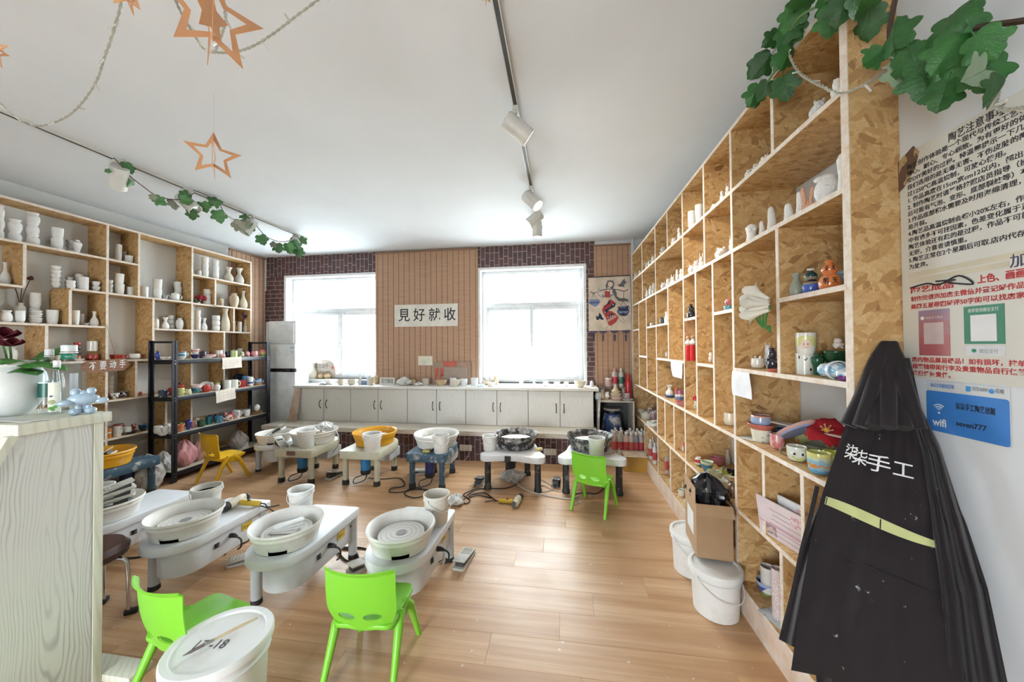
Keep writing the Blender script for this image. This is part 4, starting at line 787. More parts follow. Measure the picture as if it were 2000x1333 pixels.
stack('L','e',215,15,44,5,'round',P((.62,.56,.48),.6),'grey-beige cup','behind the wooden sign','cup',.14); put('L','e',223,23,11,'bowl',spots((.80,.80,.78),(.02,.02,.05),4,.52,.15),'black and white bowl, front of two','bowl',.05); put('L','e',240,20,11,'bowl',spots((.80,.80,.78),(.02,.02,.05),3,.48,.15),'black and white bowl, rear of two','bowl',.09); put('L','e',274,9,7,'ovoid',P((.5,.07,.04),.3),'tiny red bird figurine on the shelf','figurine',.10)
put('L','f',212,12,17,'cyl',bands([(0,(.62,.22,.05)),(.5,(.75,.72,.66)),(.62,(.62,.22,.05))]),'orange striped cup low on the shelf','cup',.05); put('L','f',229,18,17,'cyl',spots((.78,.76,.70),(.78,.76,.70),5,.6,.2,(.2,.2,.2)),'white mug with grey sketch low on the shelf','mug',.05,('handle',),name='mug',rz=.2); put('L','f',224,26,10,'plate',GW,'white saucer stack base at the back','saucer',.17); put('L','f',231,24,18,'round',bands([(0,(.78,.74,.68)),(.7,(.35,.09,.06))]),'white cup with brown rim at the back','cup',.18,('handle',),name='cup',rz=.3)
put('L','f',249,17,13,'round',GW,'white cup left of the dark blue bowl','cup',.07); put('L','f',256,26,4,'plate',P((.03,.03,.05),.2),'dark saucer in front of the white cup','saucer',.04,dz=0); put('L','f',262,12,13,'bowl',spots((.8,.78,.74),(.5,.06,.05),3,.5),'red and white cup at the back','cup',.16); put('L','f',280,22,12,'bowl',P((.015,.06,.11),.15,coat=.5),'dark blue bowl beside the rack post','bowl',.06); put('L','f',191,11,13,'bowl',spots((.7,.7,.66),(.1,.12,.2),3,.5),'pale patterned bowl left of the shelf upright','bowl',.06)
put('L',LZ['d']-.03,443,9,13,'flare',GW,'small white vase behind the rack','vase',.08); put('L',LZ['d']-.03,457,9,16,'longv',GW,'tall white vase behind the rack','vase',.14); put('L',LZ['d']-.03,468,12,16,'cyl',GW,'white cup behind the rack near the air conditioner','cup',.08); put('L','e',409,21,9,'inv',BQ,'upturned white bowl behind the rack','bowl',.10); put('L','e',442,9,14,'bottle',GW,'white bottle behind the rack','vase',.10)
put('L','e',467,22,10,'plate',P((.02,.03,.06),.25),'dark plate propped behind the rack','plate',.12,rot=(.6,.5,0),dz=.05)
def dried(label,px,lev,off,hh,col,n=4,seed=2):
    rn=random.Random(seed); x,y=spot(px,setx('L',off),L(lev)); t=thing('dried_flowers',label,'flowers',(x,y,L(lev)+.0))
    for i in range(n):
        a=rn.random()*6.28; r=.04+.03*rn.random(); e=Vector((r*math.cos(a),r*math.sin(a),hh+.05*rn.random())); MB().tube(spline([(0,0,hh*.4),(e.x*.4,e.y*.4,hh*.75),e],4),.003,5).build('stem',P((.12,.07,.04),.8),t)
        MB().ell(e,(.024,.024,.018),8).ell(e+Vector((.012,0,.012)),(.015,.013,.014),8).build('flower_head',P(col,.9),t)
    return t
dried('dark dried flowers in the white vase on the middle row',39,'c',.18,.40,(.09,.035,.03)); dried('dark dried flowers in the slim cup at the shelf end',472,'c',.09,.24,(.06,.03,.05),5,4)
x,y=spot(383,setx('L',.06),LZ['c']); rt=thing('rose','red artificial rose leaning over the white cups','flower',(x,y,LZ['c'])); zz=.37
MB().tube(spline([(0,0,.30),(.03,-.02,.40),(.06,-.06,.43),(.05,.02,.44)],5),.004,6).build('stem',P((.05,.12,.05),.6),rt); m=MB()
for k in range(9):
    a=k*2.4; r=.010+.005*k; m.ell((r*math.cos(a)+.05,r*math.sin(a)+.02,.46-.002*k),(.022,.022,.036),8)
m.build('bloom',P((.30,.008,.02),.7),rt)
for k in range(4):
    a=(1.2,2.4,-1.8,-2.6)[k]; MB().ell((0,0,0),(.045,.018,.003),8).build('leaf',P((.03,.09,.05),.6),rt,(.05+.07*math.cos(a)*.6,-.03+.075*math.sin(a),.42-.01*k),(.2,.3,a))
# ---- rack
def K(lv,px,w,h,k,mat,label,cat,**a): return put('K',KZ[lv],px,w,h,k,mat,label,cat,**a)
RED=P((.42,.02,.02),.12,coat=.6); NAV=P((.012,.016,.09),.12,coat=.6); PNK=P((.62,.26,.27),.2,coat=.4); PNK2=P((.70,.40,.38),.25,coat=.4); GRNC=P((.42,.50,.18),.2,coat=.4); DGR=P((.01,.07,.04),.12,coat=.6)
K(0,308,11,16,'ovoid',P((.02,.05,.30),.15,coat=.5),'blue lidded jar at the rack corner, top shelf','jar',parts=('lid',),pm=P((.35,.22,.12),.4),name='jar',off=.14); K(0,323,24,5,'plate',GW,'white plate of small dark dots, rack top shelf','plate',off=.10); K(0,353,22,4,'plate',GW,'white saucer under the striped teacup','saucer',off=.05); K(0,356,18,12,'round',bands([(0,(.80,.80,.78)),(.3,(.12,.35,.50)),(.62,(.78,.78,.74)),(.8,(.12,.35,.5))]),'blue striped teacup on its saucer','cup',parts=('handle',),name='cup',rz=.3,off=.05,dz=.014)
K(0,351,14,15,'bowl',bands([(0,(.6,.1,.04)),(.4,(.75,.55,.1)),(.75,(.55,.05,.03))]),'red and yellow bowl behind the striped teacup','bowl',off=.17); K(0,381,19,8,'bowl',NAV,'navy bowl under a pink bowl','bowl',off=.07); K(0,381,18,10,'bowl',bands([(0,(.75,.70,.65)),(.5,(.60,.22,.2)),(.8,(.75,.7,.65))]),'pink and white bowl stacked in the navy bowl','bowl',off=.07,dz=.055)
K(0,383,6,17,'ovoid',P((.75,.20,.03),.3),'orange chick ornament behind the bowls','ornament',off=.2); K(0,396,17,12,'round',P((.02,.02,.06),.15,coat=.5),'dark blue pot at the back of the rack top','pot',off=.2,parts=('lid','handle'),name='pot'); K(0,406,24,3,'plate',GW,'white saucer under the pink trays','saucer',off=.04); K(0,411,23,5,'dish',PNK2,'pink tray over the white saucer','tray',off=.06,dz=.012); K(0,412,18,12,'cone',P((.10,.03,.025),.2),'dark brown cone-shaped lid behind the pink tray','lid',off=.18,name='clay_cone')
K(0,428,15,13,'cyl',spots((.78,.74,.72),(.78,.74,.72),3,.6,.2,(.6,.2,.22)),'white mug with pink drawing, rack top shelf','mug',parts=('handle',),name='mug',rz=1.8,off=.12); K(0,446,14,11,'round',NAV,'navy mug peeping out behind the pink cow','mug',parts=('handle',),name='mug',rz=.2,off=.16); K(0,457,15,12,'cyl',spots(( .42,.50,.18),(.55,.6,.35),3,.55),'pale green cup, rack top shelf','cup',off=.08); K(0,497,14,10,'round',PNK,'pink mug near the right end of the rack top','mug',parts=('handle',),name='mug',rz=1.2,off=.07); K(0,513,13,14,'ovoid',bands([(0,(.25,.45,.22)),(.25,(.72,.60,.15)),(.5,(.72,.30,.2)),(.75,(.62,.12,.15))]),'rainbow banded gourd vase at the rack end','vase',off=.07); K(0,489,8,14,'flare',NAV,'small navy vase behind the pink pig','vase',off=.2)
K(1,318,19,12,'cyl',spots((.02,.03,.07),(.02,.03,.07),4,.6,.15,(.75,.75,.72)),'dark mug with white flowers at the rack post','mug',parts=('handle',),name='mug',rz=.3,off=.14); K(1,333,12,14,'bowl',RED,'red flower-shaped cup at the rack post','cup',off=.2); K(1,352,19,14,'round',spots((.62,.60,.25),(.62,.60,.25),2.5,.66,.15,(.5,.03,.03)),'yellow-green mug with a red heart','mug',parts=('handle',),name='mug',rz=.4,off=.05); K(1,350,10,22,'meiping',P((.05,.025,.03),.2),'dark brown vase behind the yellow mug','vase',off=.2); K(1,352,16,18,'bowl',RED,'red bowl behind the yellow mug','bowl',off=.13)
K(1,382,20,10,'bowl',spots((.03,.16,.22),(.03,.16,.22),3,.55,.15,(.6,.6,.5)),'teal spotted bowl under a pink saucer','bowl',off=.09); K(1,384,24,6,'dish',spots((.75,.6,.58),(.75,.6,.58),3,.6,.2,(.5,.05,.05)),'pink-white dish set on the teal bowl','dish',off=.09,dz=.066); K(1,401,24,13,'plate',GW,'white patterned plate standing behind the red teapot','plate',off=.2,rot=(.5,.9,0),dz=.03); K(1,403,17,12,'round',P((.50,.03,.02),.12,coat=.7),'bright red teapot with spout and handle','teapot',parts=('spout','handle','lid'),name='teapot',rz=.2,off=.06)
K(1,424,14,13,'ovoid',GW,'white jug with green top beside the red teapot','jug',off=.06,parts=('lid',),pm=P((.35,.42,.15),.3),name='jug'); K(1,432,7,17,'bottle',P((.01,.03,.03),.2),'small dark bottle behind the bamboo mug','vase',off=.16); K(1,444,16,16,'cyl',spots((.78,.78,.74),(.78,.78,.74),3,.6,.25,(.03,.04,.05)),'white mug painted with black bamboo','mug',off=.07,parts=('handle',),name='mug',rz=2.0); K(1,458,15,15,'cyl',spots((.72,.72,.62),(.72,.72,.62),3,.6,.25,(.5,.45,.3)),'cream mug right of the bamboo mug','mug',off=.07,parts=('handle',),name='mug',rz=1.0); K(1,473,14,12,'cyl',RED,'plain red mug on the second rack shelf','mug',off=.07,parts=('handle',),name='mug',rz=.3)
K(1,480,16,17,'cyl',P((.10,.25,.45),.2),'blue mug behind the red mug','mug',off=.18,parts=('handle',),name='mug',rz=.3); K(1,489,12,16,'cyl',bands([(0,(.62,.30,.16)),(.12,(.78,.78,.76)),(.3,(.05,.1,.3)),(.5,(.78,.78,.76))]),'white mug with a blue eye and brown foot','mug',off=.08,parts=('handle',),name='mug',rz=1.2); K(1,504,16,12,'round',bands([(0,(.55,.28,.1)),(.35,(.1,.22,.4)),(.55,(.5,.6,.65)),(.75,(.08,.2,.4))]),'blue and brown mug at the right of the second shelf','mug',off=.08,parts=('handle',),name='mug',rz=.2)
K(2,318,22,4,'plate',GW,'white saucer at the rack post, third shelf','saucer',off=.06); K(2,322,18,12,'bowl',spots((.8,.8,.78),(.8,.8,.78),2.5,.64,.2,(.03,.06,.12)),'white teacup with dark leaf at the rack post','cup',off=.06,dz=.018); K(2,309,20,15,'round',GW,'white cup with black handle left of the post','cup',off=.2,parts=('handle',),pm=P((.01,.01,.01),.3),name='cup',rz=.2); K(2,327,14,14,'cyl',BQ2,'plain cup behind the teacup','cup',off=.22)
K(2,351,19,13,'bowl',spots((.55,.13,.06),(.65,.25,.12),3,.5,.15),'orange rose-shaped cup, third rack shelf','cup',off=.05); K(2,352,17,11,'cyl',spots((.40,.45,.15),(.40,.45,.15),3,.6,.2,(.03,.03,.03)),'green owl-eyed mug lying at the back','mug',off=.19,rot=(1.3,.2,.5),dz=.04); K(2,368,15,20,'meiping',P((.015,.02,.22),.1,coat=.7),'glossy blue vase, third rack shelf','vase',off=.06); K(2,377,10,11,'round',PNK,'pink cup half behind the blue vase','cup',off=.12); K(2,386,12,13,'flare',GW,'white vase behind the dark green cup','vase',off=.2); K(2,393,17,12,'tumbler',DGR,'dark green cup, third rack shelf','cup',off=.06); K(2,407,14,14,'cyl',P((.01,.12,.15),.15,coat=.5),'teal mug, third rack shelf','mug',off=.1,parts=('handle',),name='mug',rz=.3)
K(2,421,15,13,'ovoid',NAV,'navy pot behind the fish mug','pot',off=.2,parts=('spout',),name='pot',rz=1.3); K(2,411,10,12,'cyl',P((.04,.03,.10),.2),'purple cup behind the teal mug','cup',off=.22); K(2,427,17,12,'cyl',spots((.05,.22,.36),(.05,.22,.36),2.5,.6,.15,(.6,.12,.04)),'blue mug with an orange fish','mug',off=.06,parts=('handle',),pm=PNK,name='mug',rz=.2); K(2,446,21,13,'round',spots((.78,.72,.62),(.55,.05,.05),2.5,.5,.15),'red and white face mug, third rack shelf','mug',off=.07,parts=('ears',),pm=RED,name='mug'); K(2,462,15,14,'cyl',spots((.78,.72,.66),(.78,.72,.66),2.5,.55,.2,(.62,.3,.25)),'pinkish white mug with big handle','mug',off=.09,parts=('handle',),pm=GW,name='mug',rz=.2); K(2,482,14,12,'tumbler',GW,'plain white cup near the rack right end','cup',off=.09); K(2,488,9,16,'bottle',P((.10,.2,.13),.2),'green bottle behind the plain white cup','vase',off=.19)
K(2,500,22,5,'dish',P((.30,.17,.07),.5),'round brown wooden coaster at the rack end','coaster',off=.08); K(2,502,12,13,'ovoid',GW,'small white vase standing on the brown coaster','vase',off=.08,dz=.042)
K(3,472,28,22,'inv',P((.72,.70,.66),.6),'large upturned white bowl on the rack bottom','bowl',off=.14)
# figurines
def fig(side,lev,px,w,h,kind,mat,label,off=.10,rz=None,cat='figurine',name=None,parts2=None):
    z=(LZ if side=='L' else RZ).get(lev,0) if isinstance(lev,str) else lev; off=edge_off(side,z,px,w,off); x,y=spot(px,setx(side,off),z); s=mpp((x,y,z)); w*=s*off_axis((x,y,z)); h*=s
    face=math.atan2(CAM.x-x,y-CAM.y)+random.uniform(-.5,.5) if rz is None else rz
    t=thing(name or kind+'_figurine',label,cat,(x,y,z+.001),face); t.scale=(w,w,h)
    k='fig_'+kind
    if k not in _V:
        m=MB()
        if kind in('rabbit','bear','cat'): m.ell((0,0,.27),(.42,.40,.27),14).ell((0,-.05,.62),(.34,.33,.24),14).ell((-.24,-.25,.10),(.15,.2,.1),8).ell((.24,-.25,.10),(.15,.2,.1),8).ell((-.34,-.12,.34),(.12,.14,.14),8).ell((.34,-.12,.34),(.12,.14,.14),8).ell((0,-.36,.57),(.12,.08,.07),8)
        elif kind=='pig': m.ell((0,.05,.45),(.5,.40,.42),14).ell((0,-.36,.55),(.30,.18,.30),12).ell((0,-.52,.50),(.12,.06,.10),8); [m.ell((a*.28,b*.25,.08),(.11,.11,.1),8) for a in(-1,1) for b in(-1,1)]
        elif kind=='bird': m.ell((0,.02,.36),(.36,.44,.34),14).ell((0,-.22,.74),(.24,.24,.22),12).ell((0,.45,.5),(.14,.25,.08),8).ell((0,-.46,.72),(.06,.1,.05),8).ell((0,0,.04),(.25,.25,.05),8)
        elif kind=='house': m.prism([(-.4,-.35),(.4,-.35),(.4,.35),(-.4,.35)],0,.6); m.add([(-.5,-.42,.58),(.5,-.42,.58),(.5,.42,.58),(-.5,.42,.58),(-.5,0,1),(.5,0,1)],[(0,1,5,4),(2,3,4,5),(0,4,3),(1,2,5),(3,2,1,0)])
        elif kind=='finger': m.tube([(0,0,0),(0,0,.1),(.05,0,.4),(.0,0,.62),(-.04,0,.85),(-.05,0,.96),(-.05,0,1)],[.34,.38,.36,.33,.27,.18,.03],14).ell((.12,-.1,.08),(.38,.38,.10),10)
        elif kind=='face': m.ell((0,0,.45),(.44,.36,.46),18).ell((0,-.34,.45),(.07,.08,.11),8).ell((0,-.31,.25),(.12,.06,.035),8).ell((-.16,-.28,.56),(.09,.07,.03),8).ell((.16,-.28,.56),(.09,.07,.03),8).ell((0,.02,.86),(.36,.34,.13),12).ell((-.3,-.02,.84),(.17,.2,.09),8).ell((.3,0,.84),(.17,.2,.09),8)
        elif kind=='torso': m.lathe([(0,0),(.38,0),(.42,.1),(.34,.4),(.40,.65),(.46,.82),(.30,.94),(.14,.97),(.13,1),(0,1)],20).ell((-.17,-.30,.66),(.16,.14,.12),10).ell((.17,-.30,.66),(.16,.14,.12),10)
        elif kind=='hand':
            m.ell((0,0,.18),(.40,.30,.19),12).ell((.22,-.12,.25),(.2,.2,.14),10)
            for a,l in((-.28,1.0),(.25,.92)): m.tube([(a*.35,0,.2),(a*.8,0,.55),(a*1.1,0,l*.9),(a*1.15,0,l)],[.15,.135,.12,.03],10)
            for a in(-.1,.02,.14): m.ell((a*1.6,-.2,.32),(.10,.16,.10),8)
        _V[k]=m.mesh(kind,smooth=60)
    ob('body',_V[k],mat,t)
    if kind in('rabbit','bear','cat','pig'):
        e={'rabbit':(.26,.2,.42),'bear':(.3,.3,.16),'cat':(.3,.2,.24),'pig':(.28,.2,.22)}[kind]
        for s_ in(-1,1): ob('ear',ear_m(),mat,t,(s_*.17,-.05 if kind!='pig' else -.3,.72),(0,s_*.25,0),e)
    return t
fig('K',KZ[0],434,13,9,'pig',PNK2,'pink cow figurine on the rack top shelf',.07); fig('K',KZ[0],472,14,12,'bear',spots((.55,.52,.38),(.25,.28,.12),3,.5),'green-brown frog figurine on the rack top shelf',.08); fig('K',KZ[0],483,11,12,'pig',PNK,'pink pig figurine on the rack top shelf',.09); fig('K',KZ[1],369,15,12,'cat',spots((.72,.72,.55),(.72,.72,.55),3,.6,.2,(.4,.45,.2)),'pale green frog pot between mug and teapot',.06)
# ---- right wall shelving: white bisque figures
KD=['rabbit','bear','cat','bird','pig']; NUM=['first','second','third','fourth','fifth','sixth','seventh','eighth','ninth','tenth','eleventh','twelfth','thirteenth','fourteenth','fifteenth','sixteenth','seventeenth','eighteenth','nineteenth']
for i,(px,w,h) in enumerate(((1242,9,13),(1250,8,12),(1257,8,14),(1263,8,13),(1269,9,14),(1276,10,17),(1295,14,20),(1316,13,18),(1327,12,26))): fig('R','a',px,w,h,KD[i%5],BQ,NUM[i]+' white bisque figurine from the window in the upper right row',.09)
for i,(px,w,h) in enumerate(((1395,16,13),(1411,15,22),(1421,12,24),(1423,14,34),(1463,18,18),(1476,17,19),(1488,16,18),(1497,12,14))): fig('R','a',px,w,h,KD[(i*2+1)%5],BQ,NUM[i]+' white bisque figurine past the two oval plaques, upper right row',.09 if i!=3 else .2)
for i,(px,off) in enumerate(((1352,.08),(1366,.10))): put('R','a',px,17,34,'tumbler',BQ,['left','right'][i]+' of two oval white plaques in the upper right row','plaque',off,name='plaque')
for i,(px,w,h) in enumerate(((1265,10,18),(1271,10,23),(1277,9,27),(1296,12,16),(1305,12,19),(1314,12,18),(1323,11,25),(1331,10,24),(1351,15,20),(1360,14,24),(1370,13,28))): fig('R','b',px,w,h,KD[(i*3)%5],BQ,NUM[i]+' white bisque figurine from the window in the second right row',.09)
fig('R','b',1410,30,25,'pig',BQ,'large white bisque piggy with scratched pattern',.09); fig('R','b',1428,10,30,'rabbit',BQ,'white bisque rabbit behind the piggy upright',.16)
fig('R','a',1600,42,40,'pig',P((.66,.65,.64),.6),'grey-white bisque pig near the shelf end, top row',.12); fig('R','a',1637,34,52,'bear',BQ,'white bisque bear with stacked curls near the shelf end',.11)
fig('R','b',1468,27,36,'torso',BQ,'small white bisque torso at the left of the hand pieces',.07); fig('R','b',1488,15,28,'finger',P((.80,.72,.66),.6),'short pinkish white bisque finger',.07); fig('R','b',1507,24,48,'finger',P((.80,.74,.68),.6),'tall white bisque finger with a bent tip',.08); fig('R','b',1540,26,36,'finger',BQ,'thick white bisque thumb piece',.06); fig('R','b',1562,20,46,'finger',BQ,'white bisque finger left of the peach hand',.07); fig('R','b',1578,34,52,'hand',P((.72,.40,.26),.55),'peach hand figurine making a victory sign',.06); fig('R','b',1617,66,62,'face',P((.82,.80,.78),.6),'large white bisque face with wavy hair',.08); fig('R','b',1648,30,78,'torso',BQ,'white bisque torso beside the shelf end panel',.13)
# ---- right wall shelving: pots and bottles
def R(lev,px,w,h,k,mat,label,cat,**a): return put('R',lev,px,w,h,k,mat,label,cat,**a)
def flask(label,x,y,z,w,h,col,cap=(.80,.80,.78),lab=None,clear=False,group='plastic bottles',neck=.36,lz=(.18,.55),name='plastic_bottle',cat='bottle'):
    t=thing(name,label,cat,(x,y,z),random.uniform(-.3,.3),group); t.scale=(w,w,h); k='flask%.2f'%neck
    if k not in _V: _V[k]=MB().lathe([(0,0),(.44,0),(.48,.02),(.48,.66),(.44,.74),(neck*.5,.84),(neck*.5,.88),(0,.88)],18).mesh('flask',smooth=45)
    ob('body',_V[k],P(col,.15,alpha=.75) if clear else P(col,.3),t)
    ob('cap',_h('fc%.2f'%neck,lambda:MB().lathe([(0,.865),(neck*.56,.865),(neck*.56,.98),(neck*.48,1),(0,1)],14).mesh('cap')),P(cap,.4),t)
    if lab:
        kk='fl%.2f%.2f'%lz
        if kk not in _V: _V[kk]=MB().lathe([(.483,lz[0]),(.486,lz[0]),(.486,lz[1]),(.483,lz[1])],18,cap=False).mesh('label')
        ob('label',_V[kk],spots(lab,lab,4,.6,.4,(.75,.68,.64)),t)
    return t
def RFl(lev,px,w,h,col,label,off=.10,**a):
    z=RZ[lev]; x,y=spot(px,setx('R',off),z); s=mpp((x,y,z)); return flask(label,x,y,z+.001,w*s*off_axis((x,y,z)),h*s,col,**a)
RL=(.50,.06,.07)
RFl('b',1245,7,27,(.35,.12,.12),'dark red paint bottle in the second row by the window, left',.08); RFl('b',1252,7,28,(.45,.10,.12),'dark red paint bottle in the second row by the window, right',.12,lab=(.7,.7,.7))
RFl('c',1240,6,25,(.60,.60,.62),'grey paint bottle below the red ones, left',.08); RFl('c',1246,6,25,(.68,.70,.72),'grey paint bottle below the red ones, right',.13)
R('c',1273,7,6,'round',GW,'tiny white cup on the narrow middle right cell','cup',off=.07); R('c',1293,9,13,'ovoid',P((.06,.10,.12),.15,coat=.5),'small dark teal jug on the right shelving','jug',off=.08); R('c',1302,9,22,'longv',GW,'slim white vase beside the dark teal jug','vase',off=.09)
R('c',1350,17,27,'gourd',P((.02,.022,.03),.12,coat=.7),'glossy black gourd vase above the red tassels','vase',off=.09,pm=P((.4,.3,.2),.5)); fig('R',RZ['c']+.035,1423,17,13,'pig',P((.66,.27,.28),.25,coat=.4),'pink pig figurine resting on a blue dish',.10); R('c',1423,20,8,'dish',P((.12,.33,.45),.2),'blue dish under the pink pig','dish',off=.10)
R('d',1256,9,9,'cyl',GW,'small white mug in the far right cell','mug',off=.08,parts=('handle',),name='mug',rz=-1.2); R('d',1261,6,9,'cyl',bands([(0,(.1,.35,.35)),(.5,(.8,.8,.78))]),'small teal striped cup in the far right cell','cup',off=.13); fig('R','d',1302,8,12,'cat',BQ,'small white cat figurine below the slim vase',.09); fig('R','d',1388,12,24,'bear',spots((.72,.60,.48),(.8,.75,.68),3,.5),'seated cream dog figurine on the right shelving',.08)
RFl('e',1244,9,37,(.55,.30,.20),'clear bottle of orange glaze at the shelf far end',.08,lab=(.6,.62,.62),cap=(.8,.8,.8)); R('e',1262,7,14,'tumbler',GW,'white tumbler in the far right cell','cup',off=.09); R('e',1280,11,16,'round',spots((.78,.7,.68),(.6,.08,.1),3,.5),'pink and red mug behind the shelf upright','mug',off=.10)
R('e',1308,20,4,'dish',P((.02,.08,.25),.15,coat=.5),'dark blue saucer under the white jug','saucer',off=.08); R('e',1308,15,20,'flare',GW,'white jug standing on the dark blue saucer','jug',off=.08,dz=.016,parts=('handle',),pm=P((.7,.25,.08),.3),name='jug',rz=1.5); R('e',1321,10,16,'round',P((.55,.16,.08),.2),'orange-red cup behind the striped pot','cup',off=.18); R('e',1327,18,20,'cyl',bands([(0,(.45,.12,.12)),(.25,(.10,.15,.3)),(.5,(.6,.6,.6)),(.7,(.35,.1,.15))],wob=.1),'striped red and blue pot at the shelf upright','pot',off=.08); R('e',1331,20,7,'dish',P((.45,.2,.18),.25),'brown-pink dish in front of the striped pot','dish',off=.025)
R('e',1357,13,9,'bowl',spots((.55,.66,.5),(.8,.8,.75),3,.5),'pale green dish under the red mushroom','dish',off=.08); R('e',1358,11,22,'mushroom',bands([(0,(.80,.78,.75)),(.6,(.55,.02,.03))],wob=.01),'red-capped mushroom ornament on the right shelving','ornament',off=.08,dz=.02); fig('R','e',1396,7,14,'bird',P((.03,.03,.04),.3),'small black bird figurine behind the upright',.10)
R('e',1425,26,24,'round',P((.78,.74,.62),.2,coat=.4),'cream side-handled pot left of the paper note','pot',off=.09,parts=('handle',),name='pot',rz=PI*.75)
R('f',1297,7,8,'round',GW,'tiny white cup low in the narrow cell','cup',off=.10); R('f',1313,10,14,'round',P((.75,.28,.10),.2,coat=.4),'small orange teapot low on the right shelving','teapot',off=.09,parts=('lid','spout'),name='teapot',rz=-1.3); R('f',1334,9,15,'mushroom',bands([(0,(.80,.78,.75)),(.6,(.62,.2,.18))],wob=.01),'small pink-capped mushroom ornament','ornament',off=.07)
# crowded cell of painted bowls
R('f',1360,17,27,'meiping',P((.02,.03,.25),.1,coat=.7),'shiny royal blue vase in the crowded low cell','vase',off=.10); R('f',1370,14,14,'cyl',P((.50,.08,.07),.2),'red cup behind the owl pot','cup',off=.16); R('f',1364,15,17,'ovoid',bands([(0,(.2,.35,.18)),(.25,(.75,.72,.68)),(.45,(.5,.05,.05)),(.8,(.8,.78,.74))]),'red, white and green owl pot','pot',off=.05); R('f',1381,26,19,'bowl',bands([(0,(.06,.25,.45)),(.75,(.62,.66,.45))],wob=.1),'blue footed mug with pale rim','mug',off=.07,parts=('handle',),pm=P((.55,.55,.2),.3),name='mug',rz=-.6)
R('f',1384,26,12,'bowl',P((.42,.14,.18),.25,coat=.3),'dusty pink bowl, rear of two','bowl',off=.26); R('f',1402,30,15,'bowl',P((.40,.13,.16),.25,coat=.3),'dusty pink bowl, front of two','bowl',off=.21); R('f',1395,32,17,'dish',P((.62,.64,.46),.2,coat=.4),'pale green cat-eared bowl','bowl',off=.045,parts=('ears',),name='bowl',rz=.3); R('f',1424,28,17,'dish',P((.66,.67,.52),.2,coat=.4),'pale green straight dish beside the upright','dish',off=.10); R('f',1411,22,17,'dish',P((.76,.75,.68),.2,coat=.4),'cream pouring bowl at the shelf edge','bowl',off=.03); R('f',1412,12,9,'round',P((.05,.25,.45),.15),'small sky blue cup among the bowls','cup',off=.11)
R('f',1431,19,30,'ovoid',spots((.20,.11,.05),(.09,.05,.03),4,.5,.3),'brown lumpy owl vase at the shelf edge','vase',off=.04); R('f',1433,14,9,'round',P((.75,.22,.03),.2,coat=.4),'orange glazed cup behind the owl vase','cup',off=.12,dz=.03); R('f',1421,11,28,'longv',P((.62,.55,.48),.5),'greyish vase at the back of the crowded cell','vase',off=.30); R('f',1418,24,7,'plate',P((.30,.33,.06),.2),'olive plate in the crowded cell','plate',off=.17); R('f',1429,20,9,'dish',P((.02,.02,.03),.2),'black dish in the crowded cell','dish',off=.22); R('f',1412,9,8,'round',spots((.1,.35,.4),(.7,.6,.2),3,.5),'teal and yellow cup in the crowded cell','cup',off=.19)
# bottom row
RFl('g',1301,16,46,(.50,.42,.44),'mauve glaze bottle with red label on the bottom row',.09,lab=RL); R('g',1310,6,11,'ovoid',GW,'small white jar behind the bottom row upright','jar',off=.05); R('g',1331,14,12,'dish',P((.72,.70,.60),.3),'pale dish on the bottom row','dish',off=.06); R('g',1334,9,20,'cone',P((.62,.60,.40),.3),'pale green cone on the bottom row dish','ornament',off=.10); R('g',1340,9,9,'bowl',GW,'white bowl at the bottom row upright','bowl',off=.04)
RFl('g',1357,20,33,(.60,.61,.64),'white glaze bottle at the back left of three above the cardboard box',.14,lab=RL,lz=(.05,.38)); RFl('g',1374,19,31,(.60,.60,.64),'white glaze bottle at the back right of three above the cardboard box',.16,lab=RL,lz=(.05,.38)); RFl('g',1358,23,40,(.42,.45,.52),'grey glaze bottle in front with a brown picture label',.05,lab=(.65,.6,.5),lz=(.1,.4))
for i,(px,w,h,c,off) in enumerate(((1263,8,32,(.66,.68,.70),.05),(1267,9,34,(.62,.62,.68),.09),(1271,10,38,(.60,.56,.54),.045),(1275,9,40,(.68,.69,.72),.09),(1279,9,40,(.70,.70,.70),.05),(1283,7,36,(.5,.45,.45),.10))): RFl('g',px,w,h,c,NUM[i]+' glaze bottle from the corner on the shelving bottom row',off,lab=RL)
# far low cells: bowls and jars in the corner
for i,(px,w,h,k,c,off,dz) in enumerate(((1252,20,7,'dish',(.62,.58,.50),.1,0),(1262,22,6,'dish',(.66,.62,.54),.07,0),(1263,24,6,'dish',(.68,.65,.58),.07,.042),(1271,16,8,'cyl',(.66,.66,.60),.03,0),(1278,12,7,'round',(.70,.69,.65),.05,0),(1281,10,6,'round',(.3,.26,.22),.03,0),(1280,9,8,'bowl',(.74,.72,.68),.1,.0))): R('f',px,w,h,k,P(c,.6),NUM[i]+' small pale bowl from the corner on the low right shelf','bowl',off=off,dz=dz,group='pale bowls in the corner')
for i,(px,w,h,c,off) in enumerate(((1247,13,26,(.52,.44,.42),.12),(1254,11,20,(.5,.4,.36),.2))): R('f',px,w,h,'cyl',P(c,.3),['front','rear'][i]+' pinkish plastic jar with white lid in the low corner','jar',off=off,parts=('lid',),pm=P((.75,.75,.73),.4),name='plastic_jar')
RFl('f',1263,11,34,(.55,.56,.58),'clear bottle with red label in the low corner',.22,lab=RL); 
for i,(px,off) in enumerate(((1268,.12),(1272,.15),(1276,.12),(1274,.2),(1280,.16))): RFl('f',px,8,20,(.34,.22,.24),NUM[i]+' small maroon paint bottle in the low corner',off,cap=(.6,.6,.6))
